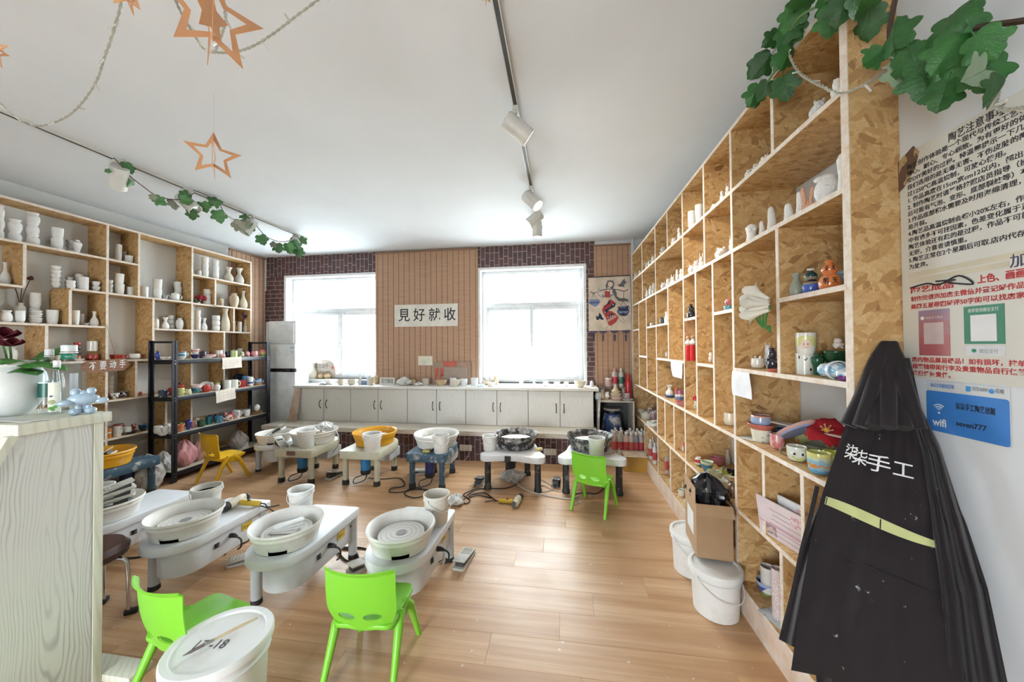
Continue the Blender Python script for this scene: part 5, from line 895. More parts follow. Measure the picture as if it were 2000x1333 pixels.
# ---- near right cells
def stackN(lev,px,items,off):
    z=RZ[lev]; x,y=spot(px,setx('R',off),z); s=mpp((x,y,z)); oa=off_axis((x,y,z)); z+=.001
    for w,h,k,mat,label,cat,ov in items:
        vess(label,cat,k,x,y,z,w*s*oa,h*s,mat); z+=(h-ov)*s
stackN('e',1487,[(42,22,'dish',spots((.74,.74,.62),(.74,.74,.62),4,.62,.2,(.10,.22,.5)),'cream bowl with blue cat drawings, bottom of the stack','bowl',3),(56,15,'bowl',bands([(0,(.05,.05,.3)),(.3,(.55,.16,.12))]),'red and navy bowl in the middle of the stack','bowl',4),(43,20,'round',bands([(0,(.32,.40,.58)),(.85,(.62,.3,.22))]),'blue cup with a red inside on top of the stack','cup',0)],.08)
R('e',1518,30,28,'round',spots((.70,.36,.36),(.60,.2,.2),3,.5,.2),'pink blotched cup behind the brown mug handle','cup',off=.08); R('e',1525,24,24,'ovoid',P((.02,.05,.2),.12,coat=.6),'dark blue pot behind the bowls','pot',off=.22,parts=('lid',),pm=P((.3,.35,.3),.4),name='pot'); R('e',1556,42,26,'tumbler',P((.72,.73,.64),.15,coat=.5),'cream mug with bulging cartoon eyes and yellow smile','mug',off=.06,parts=('handle','eyes'),pm=P((.20,.13,.07),.3),name='face_mug',rz=math.radians(-22+0))
fm=bpy.data.objects['face_mug']; MB().tube(spline([(-.28,-.42,.40),(-.15,-.5,.22),(.05,-.52,.16),(.22,-.48,.26),(.30,-.42,.38)],5),.045,8).build('smile',P((.66,.66,.12),.2),fm)
for sx in fm.children:
    if sx.name.startswith('handle'): sx.rotation_euler=(0,0,PI)
R('e',1600,50,38,'tumbler',bands([(0,(.14,.38,.60)),(.22,(.30,.52,.66)),(.34,(.66,.25,.06)),(.46,(.26,.48,.62)),(.66,(.55,.62,.45)),(.8,(.62,.62,.22))],wob=.22),'yellow rimmed bowl with blue and orange waves','bowl',off=.045,name='bowl'); R('e',1570,42,26,'bowl',spots((.52,.55,.25),(.52,.55,.25),3,.58,.2,(.65,.3,.1)),'pale green bowl with orange spots at the back','bowl',off=.24,dz=.0); R('e',1600,60,16,'plate',P((.30,.34,.28),.25),'grey-green plate at the back under the red flower','plate',off=.24); R('e',1622,34,32,'round',P((.55,.58,.10),.15,coat=.5),'yellow-green frog mug beside the apron','mug',off=.14,parts=('handle','eyes'),name='frog_mug',rz=-.4); R('e',1527,18,9,'dish',P((.03,.04,.2),.15),'navy dish with pale blue squares','dish',off=.27,dz=.05)
# fish-shaped plate propped on the mug
x,y=spot(1556,RF+.13,RZ['e']); t=thing('fish_plate','pink and blue fish-shaped plate propped on the mugs','plate',(x,y,RZ['e']+.105),0,rot=(.10,.62,1.9)); m=MB(); m.lathe([(0,0),(.8,0),(1,.18),(.97,.2),(.78,.05),(0,.04)],28); m.v=[(a*.115*(1-.25*b if 0 else 1),b*.062,c*.11) for a,b,c in m.v]; m.build('body',bands([(0,(.28,.33,.55)),(.35,(.60,.36,.32)),(.9,(.5,.5,.6))],wob=.1),t)
for a,b,r_ in((-.05,.01,.028),(.02,-.012,.02),(.05,.015,.016)): MB().ell((a,b,.012),(r_,r_*.7,.010),10).build('relief',P((.68,.46,.40),.2),t)
# long pale board lying over the back pots, red flower on it
a=W(1498,824,'x',RF+.10); b=W(1650,858,'x',RF+.20); t=tag(MB().add([(0,0,0)],[]).build('x'),None) if 0 else None
d=Vector((b.x-a.x,b.y-a.y,b.z-a.z)); m=MB(); sd=Vector((.07,.02,0))
m.add([a,a+sd,b+sd,b,a+Vector((0,0,.006)),a+sd+Vector((0,0,.006)),b+sd+Vector((0,0,.006)),b+Vector((0,0,.006))],[(0,3,2,1),(4,5,6,7),(0,1,5,4),(1,2,6,5),(2,3,7,6),(3,0,4,7)]); tag(m.build('long_plate',P((.62,.56,.50),.5),recalc=True),'long pale strip resting over the pots at the back','board')
q=W(1614,846,'x',RF+.20); fl=thing('red_flower','large red felt flower with yellow stamens above the bowls','flower',q,0,rot=(.5,-.5,.2))
pm_=MB(); pm_.grid(lambda u,v:((u-.5)*2*.045*math.sin(PI*min(1,.15+v*.8))**.7,.085*v,.02*v*(1-v)*4-.014*(2*u-1)**2*v+.004*math.sin(6*u+v*4)),8,8); pmesh=pm_.mesh('petal',thick=.003)
for k in range(5): ob('petal',pmesh,P((.34,.006,.014),.85),fl,(0,0,.002*k),(0.15,0,k*2*PI/5))
MB().ell((0,0,.02),(.013,.013,.013),10).build('flower_eye',P((.75,.35,.03),.5),fl)
for k in range(6): MB().tube([(0,0,.015),(.022*math.cos(k),.022*math.sin(k),.035)],.002,5).ell((.022*math.cos(k),.022*math.sin(k),.036),(.005,.003,.003),6).build('stamen',P((.7,.6,.35),.6),fl)
# cells P2..P0 at level d and c
R('d',1480,28,19,'round',spots((.76,.75,.68),(.76,.75,.68),2,.68,.2,(.02,.02,.02)),'white panda pot beside the dark figurines','pot',off=.09,parts=('ears',),name='pot'); fig('R','d',1509,26,52,'bear',P((.02,.02,.04),.12,coat=.6),'glossy black bear figurine with a red collar',.06); fig('R','d',1500,20,52,'cat',P((.62,.64,.66),.2,coat=.4),'pale grey cat figurine behind the black bear',.18); R('d',1508,20,5,'dish',P((.55,.14,.1),.2),'small red dish by the black bear','dish',off=.02)
R('d',1572,38,37,'cyl',spots((.78,.77,.70),(.78,.77,.70),4.5,.56,.25,(.015,.015,.015)),'white cup with bold black brush writing, lower of two','cup',off=.08); zc=37*mpp((*spot(1572,RF+.08,RZ['d']),RZ['d']))
cu=put('R','d',1575,43,41,'tumbler',P((.78,.78,.72),.2,coat=.4),"white cup with a child's face and yellow hair, upper of two",'cup',.08,name='face_cup',dz=zc,parts=('x',),rz=-.55)
cu.name='face_cup'; fc=MB(); N_=24
def onc(a,zz,r): "on the cup flank"; rr=.458+.052*zz+.012; return (rr*math.sin(a)+0,-rr*math.cos(a),zz)
fc.grid(lambda u,v:onc((u-.5)*1.05*math.sqrt(max(.02,1-(2*v-1)**2)),.30+.42*v,0),12,10); fc.build('face',P((.80,.62,.50),.4),cu)
hr=MB(); hr.grid(lambda u,v:onc((u-.5)*2.2,.55+.40*v-.25*abs(u-.5),0),14,6); hr.v=[(a*.995,b*.995,c) for a,b,c in hr.v]; hr.build('hair',spots((.66,.66,.22),(.74,.74,.4),6,.5),cu)
for sx in(-.17,.17): MB().ell(onc(sx,.53,0),(.035,.03,.035),8).build('eye',P((.03,.03,.03),.3),cu)
MB().tube([onc(-.1,.40,0),onc(0,.375,0),onc(.1,.40,0)],.012,6).build('mouth',P((.5,.1,.1),.4),cu)
R('d',1597,28,42,'meiping',P((.015,.09,.04),.15,coat=.5),'dark green pear-shaped pot beside the cups','pot',off=.10); R('d',1634,62,27,'bowl',spots((.015,.07,.03),(.015,.07,.03),2,.62,.15,(.6,.45,.4)),'dark green bowl raised behind the sleeping figure','bowl',off=.16,dz=.045); fig('R',RZ['d']+.12,1636,26,24,'bear',P((.80,.70,.64),.25,coat=.4),'small panda figurine sitting on the green bowl',.16)
x,y=spot(1632,RF+.05,RZ['d']); t=thing('sleeping_figurine','pale blue and white sleeping animal figurine','figurine',(x,y,RZ['d']+.001),-.2); MB().ell((0,0,.034),(.034,.075,.034),14).ell((-.0,.075,.03),(.03,.03,.03),10).ell((0,-.07,.026),(.03,.03,.026),10).build('body',spots((.25,.48,.66),(.62,.70,.76),3,.5),t); MB().lathe([(.036,-.008),(.040,-.008),(.040,.008),(.036,.008)],16,0,Matrix.Translation((0,-.02,.034))@Matrix.Rotation(PI/2,4,'X'),cap=False).build('collar',P((.6,.7,.78),.2),t); MB().ell((0,.11,.022),(.012,.03,.01),8).build('tail',P((.25,.48,.66),.2),t)
R('d',1648,26,9,'dish',P((.16,.03,.2),.2),'small purple dish in front of the sleeping figure','dish',off=.02)
R('c',1556,30,44,'longv',P((.30,.31,.24),.3),'olive grey vase behind the blue gourd vase','vase',off=.12); R('c',1584,37,48,'gourd',bands([(0,(.06,.12,.42)),(.36,(.30,.24,.18)),(.46,(.015,.015,.02)),(.55,(.25,.22,.16)),(.66,(.01,.05,.05)),(.92,(.75,.74,.68))]),'blue and black banded gourd vase','vase',off=.07); og=R('c',1621,48,57,'gourd',P((.66,.20,.06),.15,coat=.5),'glossy orange gourd vase painted with black writing','vase',off=.06,name='gourd_vase',parts=('x',),rz=-.5)
for s_,zz,sz in(('天 天',.66,.18),('明 天',.20,.24)):
    for i,ch in enumerate(s_.split()):
        a=(-.45,.35)[i]; rr=.355 if zz>.5 else .475; txt(ch,sz,P((.015,.015,.015),.4),og,Matrix.Translation((rr*math.sin(a),-rr*math.cos(a)-.03,zz))@Matrix.Rotation(a,4,'Z')@Matrix.Rotation(PI/2,4,'X'),'brush_writing',align='CENTER',extrude=.03)
R('c',1648,34,30,'plate',spots((.25,.45,.6),(.7,.68,.6),2.5,.5),'blue painted plate stored behind the orange gourd','plate',off=.20,rot=(.1,-.25,0),dz=.03)
# bottom right cells
R('g',1497,42,24,'bowl',bands([(0,(.25,.45,.12)),(.2,(.05,.09,.35)),(.7,(.35,.42,.6))]),'blue bowl with green foot in the bottom near cell','bowl',off=.10); R('g',1500,30,42,'cyl',P((.66,.63,.58),.5),'white pot standing in the blue bowl','pot',off=.10,dz=.03); R('g',1492,70,52,'inv',D((.66,.64,.60),(.5,.47,.42),.3,30,.8),'stack of mesh plaster moulds at the back of the bottom cell','mould',off=.27,name='plaster_mould'); R('g',1520,26,86,'cyl',D((.55,.35,.36),(.75,.73,.7),.5,20,.4),'pink glaze tub half hidden by the apron','tub',off=.06,name='glaze_tub')
p=W(1512,1200,'z',RZ['g']+.004)
tag(MB().prism([(-.10,-.075),(.09,-.09),(.11,.06),(-.07,.09)],0,.0012).build('paper_sheet',D((.62,.66,.70),(.30,.36,.48),.35,30,.8,.1),None,(RF+.085,1.985,RZ['g']+.001),(0,0,.5)),'paper sheet with blue scribbles in the bottom near cell','paper')
R('f',1462,16,12,'dish',P((.62,.60,.58),.6),'broken grey dish in the narrow low cell','dish',off=.16); 
# printed packets
def packet(label,px0,py0,px1,py1,off,cols,z):
    x=RF+off; a=spot(px0,x,z); b=spot(px1,x,z); h=(py0-py1)*mpp((x,a[1],z)); w=abs(b[1]-a[1]); t=thing('printed_packet',label,'packet',(x,(a[1]+b[1])/2,z+.001),0,rot=(0,-.12,.25)); box(0,.008,-w/2,w/2,0,h).build('sheet',cols[0],t)
    for k in range(6): box(-.001,0,-w*.42,w*(.1+.3*random.random()),h*(.12+.13*k),h*(.145+.13*k)).build('print_line',P((.45,.36,.38),.6),t)
    box(-.0012,0,w*.10,w*.36,h*.08,h*.34).build('print_photo',spots((.30,.22,.25),(.6,.45,.4),3,.5,.5),t); box(-.0012,0,-w*.45,-w*.25,h*.62,h*.9).build('print_flower',spots((.62,.35,.38),(.75,.66,.66),4,.5,.5),t); box(-.0014,0,-w*.5,w*.5,h*.33,h*.37).build('print_band',P((.65,.35,.42),.5),t); return t
packet('white and pink printed packet, front of two in the low cell',1497,1062,1564,992,.03,(P((.72,.62,.64),.4),),RZ['f']); packet('white hang-hole packet standing behind the pink packet',1535,1060,1572,975,.08,(P((.74,.74,.76),.4),),RZ['f'])
tp=thing('tape_roll','roll of brown tape with a red and yellow core label','tape roll',(RF+.10,1.62,RZ['g']+.001)); MB().lathe([(.038,0),(.055,0),(.055,.05),(.038,.05),(.038,0)],28,cap=False).build('tape',P((.40,.27,.13),.3),tp); MB().lathe([(.037,.001),(.0375,.001),(.0375,.049),(.037,.049)],24,cap=False).build('core',P((.6,.35,.05),.5),tp); MB().lathe([(.0553,.012),(.0556,.012),(.0556,.04),(.0553,.04)],24,cap=False).build('wrapper',spots((.6,.12,.04),(.62,.5,.05),4,.5,.4),tp)
vess('small white jar beside the tape roll','jar','ovoid',RF+.045,1.57,RZ['g']+.001,.07,.10,GW); vess('white tub below the hanging aprons','tub','tub',RF+.02,1.47,RZ['g']+.001,.09,.07,GW)
# ------------------------------------------------------------------ papers, scroll, hangings on the back wall
INK=P((.02,.02,.025),.7); PAP=P((.78,.74,.66),.85)
def facing(px0,py0,px1,py1,y,th,name,label,cat,mat):
    "flat panel facing the room at depth y, given by photo corners"
    a=W(px0,py1,'y',y); b=W(px1,py0,'y',y); w=b.x-a.x; h=b.z-a.z; t=thing(name,label,cat,(a.x,y,a.z)); box(0,w,-th,0,0,h).build('sheet',mat,t); return t,w,h
FX=lambda x,z,d=-.004: frame((x,d,z),(1,0,0),(0,0,1))
t,w,h=facing(771,593,894,639,YW-.034,.004,'calligraphy_scroll','white paper scroll with four black brush characters on the bamboo blind','calligraphy',PAP)
for i,ch in enumerate('見好就收'): txt(ch,.225,INK,t,FX(w*(.06+.24*i),h*.30,-.0045),'brush_character',bold=.002,sx=.92)
t,w,h=facing(817,696,845,714,YW-.034,.004,'paper_note','small blank cream card on the blind above the red lettering','note',P((.80,.76,.62),.7)); box(w*.35,w*.62,-.0045,-.004,h*.3,h*.36).build('pencil_line',P((.6,.56,.45),.8),t)
KRAFT=D((.40,.29,.22),(.33,.23,.17),.5,6,.85,.2); RINK=P((.66,.10,.07),.7)
t,w,h=facing(846,707,919,751,5.30,.008,'lettered_board','large brown board with red handwriting on the countertop','board',KRAFT)
txt('作品勿碰',.10,RINK,t,FX(w*.27,h*.80,-.009),'red_lettering',bold=.004,fit=w*.36); txt('谢谢',.07,P((.62,.28,.22),.7),t,FX(w*.74,h*.82,-.009),'red_lettering',fit=w*.17); txt('请 勿',.14,RINK,t,FX(w*.05,h*.42,-.009),'red_lettering',bold=.004,fit=w*.24); txt('触 摸',.14,RINK,t,FX(w*.05,h*.14,-.009),'red_lettering',bold=.004,fit=w*.24)
t,w,h=facing(868,718,914,751,5.285,.006,'brown_board','smaller plain brown board leaning before the red-lettered one','board',D((.36,.27,.22),(.42,.33,.27),.5,8,.8,.2)); 
t,w,h=facing(742,738,771,752,5.12,.004,'small_sign','small white card reading please do not touch on the countertop','sign',P((.82,.81,.76),.6)); txt('请勿触碰',.09,INK,t,FX(w*.08,h*.25),'handwriting',fit=w*.84)
t,w,h=facing(601,702,655,745,5.46,.012,'clay_board','round-cornered clay slab with faint black writing on the left sill','board',P((.5,.42,.34),.8)); t.children[0].data.clear_geometry() if 0 else None
bpy.data.objects.remove(t.children[0]); m=MB(); m.prism([(0,0),(w,0),(w,h*.55),(w*.94,h*.8),(w*.8,h*.95),(w*.6,h*.98),(w*.05,h),(.01,h*.5)],-.012,0,0,Matrix.Rotation(PI/2,4,'X')); m.build('slab',D((.46,.39,.33),(.56,.49,.42),.5,7,.85,.2),t,recalc=True)
txt('请勿动手',.10,P((.12,.11,.11),.8),t,FX(w*.25,h*.6,-.002 if 0 else .0005-.0015),'handwriting',fit=w*.5); txt('拍照',.10,P((.12,.11,.11),.8),t,FX(w*.42,h*.25,-.001),'handwriting',fit=w*.4)
for a,b in((.32,.40),(.90,.62)): MB().ell((w*a,-.002,h*b),(.02,.002,.03),8).build('red_mark',RINK,t)
# batik hanging of a woman carrying pots
YT=YW-.03
def tp_(x,y,yy): return W(1145+x/9.52,530+y/9.52,'y',yy)
tap=thing('wall_hanging','cream batik hanging of a woman carrying two pots on a pole','hanging',(0,0,0))
def poly(name,pts,mat,d,par=None):
    q=[tp_(x,y,YT) for x,y in pts]; m=MB(); m.add([(v.x,YT-d,v.z) for v in q]+[(v.x,YT-d+.0025,v.z) for v in q],[tuple(range(len(q))),tuple(range(2*len(q)-1,len(q)-1,-1))]+[(i,i+len(q),(i+1)%len(q)+len(q),(i+1)%len(q)) for i in range(len(q))]); return m.build(name,mat,par or tap,recalc=True)
CLO=fabric((.72,.61,.50)); BLU=P((.10,.14,.30),.8); BL2=P((.22,.28,.46),.8); GRY=P((.14,.14,.16),.8); RDC=P((.45,.06,.06),.8); SKN=P((.78,.67,.56),.8); DNV=P((.03,.04,.09),.8)
poly('cloth',[(38,125),(815,85),(838,1095),(45,1115)],CLO,.004); poly('top_rod',[(30,110),(815,70),(815,88),(38,128)],P((.05,.04,.06),.6),.012)
HAIR=[(390,190),(440,170),(500,180),(522,230),(510,300),(490,330),(540,350),(565,400),(570,470),(620,505),(700,500),(770,520),(790,580),(740,560),(650,565),(590,550),(540,490),(490,400),(470,340),(440,300),(400,300),(370,335),(358,260)]
poly('hair',HAIR,GRY,.007); poly('face',[(400,220),(440,200),(490,215),(498,260),(470,290),(440,300),(405,285)],SKN,.009); poly('flower_clip',[(385,175),(415,165),(430,190),(400,205)],P((.4,.15,.2),.8),.011)
poly('arm',[(440,320),(485,330),(490,450),(560,590),(540,600),(440,470)],SKN,.009); poly('arm',[(340,350),(380,345),(355,440),(290,540),(240,450),(215,420),(225,390),(285,480)],SKN,.008); poly('bodice',[(340,380),(370,360),(400,385),(440,370),(440,490),(350,490)],RDC,.010); poly('neckline',[(395,300),(440,300),(445,345),(420,380),(390,360)],SKN,.009)
poly('armband',[(285,455),(340,440),(350,480),(290,490)],BL2,.011); poly('armband',[(435,435),(490,430),(490,470),(440,475)],BL2,.011)
poly('skirt',[(415,545),(450,530),(545,590),(540,640),(470,690),(400,735),(480,750),(550,800),(600,860),(560,940),(480,1005),(420,1015),(370,880),(310,780),(292,720),(330,640),(410,600)],RDC,.010)
poly('sash',[(415,560),(445,555),(430,610),(350,650),(330,700)],DNV,.012); poly('sash',[(490,600),(550,610),(520,670),(420,720),(370,790),(335,770),(345,720),(430,680)],DNV,.012); poly('sash',[(400,840),(470,780),(505,810),(490,850),(430,840),(415,880),(385,870)],DNV,.012)
for a,b in((500,625),(345,765),(403,860),(450,842),(487,832)): poly('dot',[(a+11*math.cos(k*PI/4),b+13*math.sin(k*PI/4)) for k in range(8)],P((.75,.68,.62),.8),.0135)
poly('hem_band',[(385,905),(545,815),(570,850),(400,950)],P((.58,.36,.32),.8),.012)
poly('leg',[(410,1010),(465,1005),(470,1080),(305,1080),(300,1065),(390,1055)],SKN,.008); poly('leg',[(590,870),(655,850),(720,950),(700,970),(640,920),(590,895)],SKN,.008)
def line(name,pts,r,mat): q=[tp_(x,y,YT) for x,y in pts]; return MB().tube([(v.x,YT-.009,v.z) for v in q],r,5).build(name,mat,tap)
for q_ in([(340,350),(285,480),(215,420),(240,450),(290,540),(355,440)],[(440,320),(440,470),(540,600),(560,590),(490,450),(485,330)],[(410,1010),(390,1055),(300,1065),(305,1080),(470,1080),(465,1005)],[(590,870),(640,920),(700,970),(720,950),(655,850)],[(400,220),(405,285),(440,300),(470,290),(498,260),(490,215)]): line('outline',q_,.0022,GRY)
line('eye',[(425,240),(440,245)],.0025,GRY); line('eye',[(462,238),(478,242)],.0025,GRY); line('mouth',[(445,272),(456,270)],.003,RDC); line('pole',[(250,375),(340,340),(500,335),(600,350),(690,375),(750,365),(775,335)],.007,GRY); line('hook',[(80,380),(110,410),(190,400)],.006,GRY); line('rope',[(135,405),(100,500)],.003,GRY); line('rope',[(140,405),(140,500)],.003,GRY); line('rope',[(145,405),(185,500)],.003,GRY); line('rope',[(695,380),(690,560)],.004,GRY); line('rope',[(690,560),(640,640)],.003,GRY); line('rope',[(690,560),(735,650)],.003,GRY)
poly('pot',[(38,590),(70,540),(60,525),(230,520),(262,575),(220,630),(175,665),(110,640)],BL2,.009); poly('pot_band',[(60,575),(240,565),(235,600),(70,610)],BLU,.011); poly('pot',[(565,755),(600,700),(580,665),(780,645),(775,690),(805,740),(760,820),(690,838),(620,820)],DNV,.009); poly('pot_band',[(575,740),(690,745),(800,735),(740,800),(690,770),(620,800)],BL2,.011); poly('pot_band',[(600,672),(760,650),(740,685),(640,690)],BLU,.011); line('pot_handle',[(750,650),(790,650),(800,700)],.006,DNV)
poly('bird',[(575,260),(630,240),(660,190),(715,135),(715,180),(745,200),(730,230),(700,260),(710,305),(670,285),(630,290)],GRY,.009); poly('bird',[(180,830),(220,850),(245,770),(290,830),(295,860),(325,880),(310,910),(270,900),(250,880),(225,910),(190,905)],DNV,.009)
poly('hand_flower',[(185,390),(215,350),(215,310),(245,300),(260,340),(235,400),(210,420)],P((.45,.45,.52),.8),.010)
for k,x in enumerate((130,310,525,735)):
    poly('scallop',[(x-85,1120-k*6),(x+95,1115-k*6),(x+45,1155-k*5),(x,1170-k*5),(x-50,1155-k*5)],P((.10,.09,.15),.8),.004); q=tp_(x,1180,YT); tz=MB().tube([(q.x,YT-.006,q.z+.01),(q.x,YT-.006,q.z-.02),(q.x,YT-.006,q.z-.10)],[.004,.014,.010],8).build('tassel',P((.09,.08,.14),.9),tap)
# ------------------------------------------------------------------ things on the countertop
def CT(px,w,h,k,mat,label,cat,y=5.12,z=ZT,**a):
    x,y=spot(px,y,z,'y'); s=mpp((x,y,z)); return vess(label,cat,k,x,y,z+.001+a.pop('dz',0),w*s,h*s,mat,a.pop('name',None),a.pop('group',None),a.pop('rz',None),a.pop('parts',()),a.pop('pm',None))
TC=P((.55,.40,.24),.7); TC2=P((.62,.50,.36),.7)
CT(590,12,18,'jar',P((.72,.70,.64),.4),'pale squat vase at the left end of the left sill','vase',5.46,1.05); CT(601,10,20,'flare',P((.50,.40,.24),.5),'small tan flared vase on the left sill','vase',5.46,1.05); CT(612,17,30,'bottle',P((.55,.50,.40),.5),'tall grey-tan bottle vase on the left sill','vase',5.42,1.05); CT(628,13,11,'jar',TC,'small brown pot on the left sill, left of two','pot',5.44,1.05); CT(640,13,11,'jar',TC,'small brown pot on the left sill, right of two','pot',5.44,1.05); CT(617,7,3,'dish',TC,'tiny brown dish on the left sill','dish',5.40,1.05)
CT(647,17,9,'bowl',BQ,'white bowl below the clay slab','bowl',5.15); CT(666,13,11,'round',P((.62,.55,.45),.7),'beige clay cup on the countertop, first after the papers','cup',5.08); CT(687,16,11,'round',P((.66,.60,.50),.7),'wide beige clay cup on the countertop under the left window','cup',5.10); CT(676,9,9,'round',BQ,'small white cup between the beige cups','cup',5.22); CT(703,8,19,'longv',P((.74,.72,.66),.6),'slim white vase on the countertop under the left window','vase',5.12); CT(723,12,12,'cyl',P((.72,.66,.54),.6),'cream cylinder cup left of the touch sign','cup',5.12); CT(735,11,15,'jar',TC,'tan clay jar behind the touch sign','jar',5.26)
tag(rbox(.12,.07,.075).build('blue_box',P((.20,.30,.46),.5),None,(*spot(712,5.16,ZT,'y'),ZT+.001),bevel=.004),'small dusty blue box beside the slim white vase','box')
CT(806,13,10,'round',TC,'tan clay cup next to the plastic bag','cup',5.2); CT(832,13,12,'cyl',P((.52,.47,.40),.7),'grey-brown clay mug left of the lettered board','mug',5.15,parts=('handle',),name='mug',rz=PI*.95); CT(862,22,11,'bowl',TC,'tan clay bowl before the lettered board','bowl',5.10); CT(885,13,13,'cyl',P((.70,.70,.72),.4),'white cup before the small brown board','cup',5.2); CT(891,19,12,'bowl',P((.74,.66,.52),.5),'cream scalloped bowl on the countertop','bowl',5.05); CT(906,14,13,'tumbler',P((.74,.75,.76),.4),'white tumbler right of the scalloped bowl','cup',5.10); CT(927,14,14,'cyl',P((.74,.75,.76),.4),'white cylinder cup under the blind edge','cup',5.13); CT(950,13,8,'bowl',TC2,'tan bowl at the left of the right window','bowl',5.25); CT(957,7,17,'cone',TC2,'left tan clay cone under the right window','clay cone',5.28); CT(969,10,17,'jar',TC2,'tan clay jar under the right window','jar',5.30); CT(960,16,7,'dish',BQ,'white dish in front of the clay cones','dish',5.08)
CT(1018,8,10,'cyl',BQ,'white cup on the bright part of the countertop','cup',5.2); CT(1043,7,11,'bottle',P((.7,.72,.74),.4),'small white bottle on the bright part of the countertop','bottle',5.2,name='bottle'); CT(1066,11,8,'round',BQ,'white cup near the window handle','cup',5.2); CT(1088,12,8,'bowl',BQ,'white bowl near the right window sash','bowl',5.18); CT(1106,10,8,'round',P((.78,.7,.62),.6),'pale pinkish cup near the right countertop end','cup',5.22); CT(1133,24,12,'bowl',P((.74,.68,.54),.6),'large cream bowl at the right countertop end','bowl',5.10)
for i,(px,y,ww) in enumerate(((608,5.05,.20),(700,5.03,.26),(742,5.16,.2),(850,5.04,.30),(905,5.03,.26),(985,5.06,.2))): 
    x,y=spot(px,y,ZT,'y'); tag(MB().prism([(-ww/2,-.045),(ww/2,-.05),(ww/2-.02,.05),(-ww/2+.03,.045)],0,.003).build('paper_sheet',P((.76,.76,.76),.8),None,(x,y,ZT+.0005),(0,0,.1*(i-2))),['paper sheet at the left countertop end','long paper sheet before the slim white vase','paper sheet under the touch sign','long paper sheet before the tan bowl','paper sheet under the scalloped bowl','paper sheet under the right window'][i],'paper')
crumple('crumpled white cloth near the left countertop end',0,0,ZT,.08,.05,(.74,.75,.78),.8,seed=21,P0=spot(632,5.1,ZT,'y'),cat='cloth',name='cloth',amp=.5); crumple('translucent plastic bag on the countertop right of the touch sign',0,0,ZT,.12,.13,(.66,.64,.60),.3,seed=22,P0=spot(790,5.12,ZT,'y'),amp=.4); crumple('crumpled white tissue beside the grey-brown mug',0,0,ZT,.065,.05,(.8,.8,.78),.8,seed=23,P0=spot(818,5.10,ZT,'y'),cat='tissue',name='tissue',amp=.6); crumple('crumpled pale blue cloth on the countertop',0,0,ZT,.06,.03,(.45,.68,.78),.8,seed=24,P0=spot(939,5.05,ZT,'y'),cat='cloth',name='cloth',amp=.4); crumple('grey plastic bag hanging over the left sill end',0,0,1.05,.10,.09,(.42,.45,.50),.4,seed=25,P0=spot(726,5.46,1.05,'y'))
# ------------------------------------------------------------------ corner with box shelf, stool and glaze bottles
yb=4.93; a=W(1168,783,'y',yb); b=W(1239,783,'y',yb); zt=a.z; CB=D((.42,.36,.30),(.62,.58,.52),.5,8,.85,.2)
cs=thing('box_shelf','dusty open wooden box shelf in the right corner holding a blue stool','shelf',(a.x,yb,0)); w=b.x-a.x
for nm,q in(('top_board',(0,w,0,.38,zt-.022,zt)),('side_board',(0,.02,0,.38,0,zt-.022)),('side_board',(w-.02,w,0,.38,0,zt-.022)),('bottom_board',(.02,w-.02,0,.38,.30,.322)),('back_board',(.02,w-.02,.365,.38,.322,zt-.022))): box(*q).build(nm,CB if nm!='back_board' else P((.10,.10,.10),.9),cs)
xm=(a.x+b.x)/2-.03
bs=thing('turntable_stand','worn blue drum stand with a round dusty top inside the box shelf','stand',(xm,yb+.19,.323)); MB().lathe([(0,0),(.165,0),(.16,.02),(.115,.27),(.11,.29),(0,.29)],28).build('drum',D((.03,.07,.20),(.55,.55,.55),.35,9,.6,.06),bs); MB().lathe([(0,.29),(.04,.29),(.04,.34),(0,.34)],16).build('spindle',P((.1,.1,.1),.6),bs); MB().lathe([(0,.34),(.115,.34),(.12,.35),(.12,.365),(0,.37)],28).build('turntable',D((.40,.38,.36),(.25,.22,.21),.4,9,.6),bs)
tag(box(-.012,.012,-.02,.02,0,.52).build('worn_plank',D((.30,.31,.33),(.62,.6,.58),.5,7,.8,.1),None,(W(1163,790,'y',4.88).x+.03,4.88,ZB),(0,.06,0)),'narrow worn plank standing at the right cabinet end','plank')
def CS(px,w,h,k,mat,label,cat,y=yb+.12,**a): return CT(px,w,h,k,mat,label,cat,y,zt,**a)
CS(1176,10,16,'bottle',TC2,'cream clay bottle on the box shelf, leftmost','bottle',name='clay_bottle'); CS(1186,9,14,'jar',bands([(0,(.55,.40,.22)),(.35,(.78,.76,.72))]),'white and tan dipped vase on the box shelf','vase'); CS(1204,24,6,'dish',P((.60,.42,.34),.7),'pinkish clay plate, bottom of the cone stack','plate',dz=0); CS(1203,22,6,'dish',TC2,'tan clay bowl in the middle of the cone stack','bowl',dz=.045); CS(1203,17,5,'dish',TC2,'small tan bowl just under the clay cone','bowl',dz=.085); CS(1203,14,13,'cone',P((.58,.44,.28),.7),'tan clay cone on top of the stacked bowls','clay cone',dz=.115); CS(1224,13,11,'cyl',P((.45,.36,.34),.6),'brown-grey jar at the right of the box shelf','jar'); CS(1225,24,3,'plate',P((.62,.58,.54),.7),'pale plate under the brown-grey jar','plate',yb+.06); CS(1180,14,9,'round',TC,'brown clay bowl at the back of the box shelf','bowl',yb+.28)
up=zt+.16; tag(box(-.2,.2,-.07,.07,0,.018).build('worn_plank',D((.16,.12,.10),(.4,.36,.33),.3,7,.8),None,(spot(1197,yb+.30,zt,'y')[0],yb+.30,up-.018)),'dark plank raised behind the clay cone carrying bottles','plank')
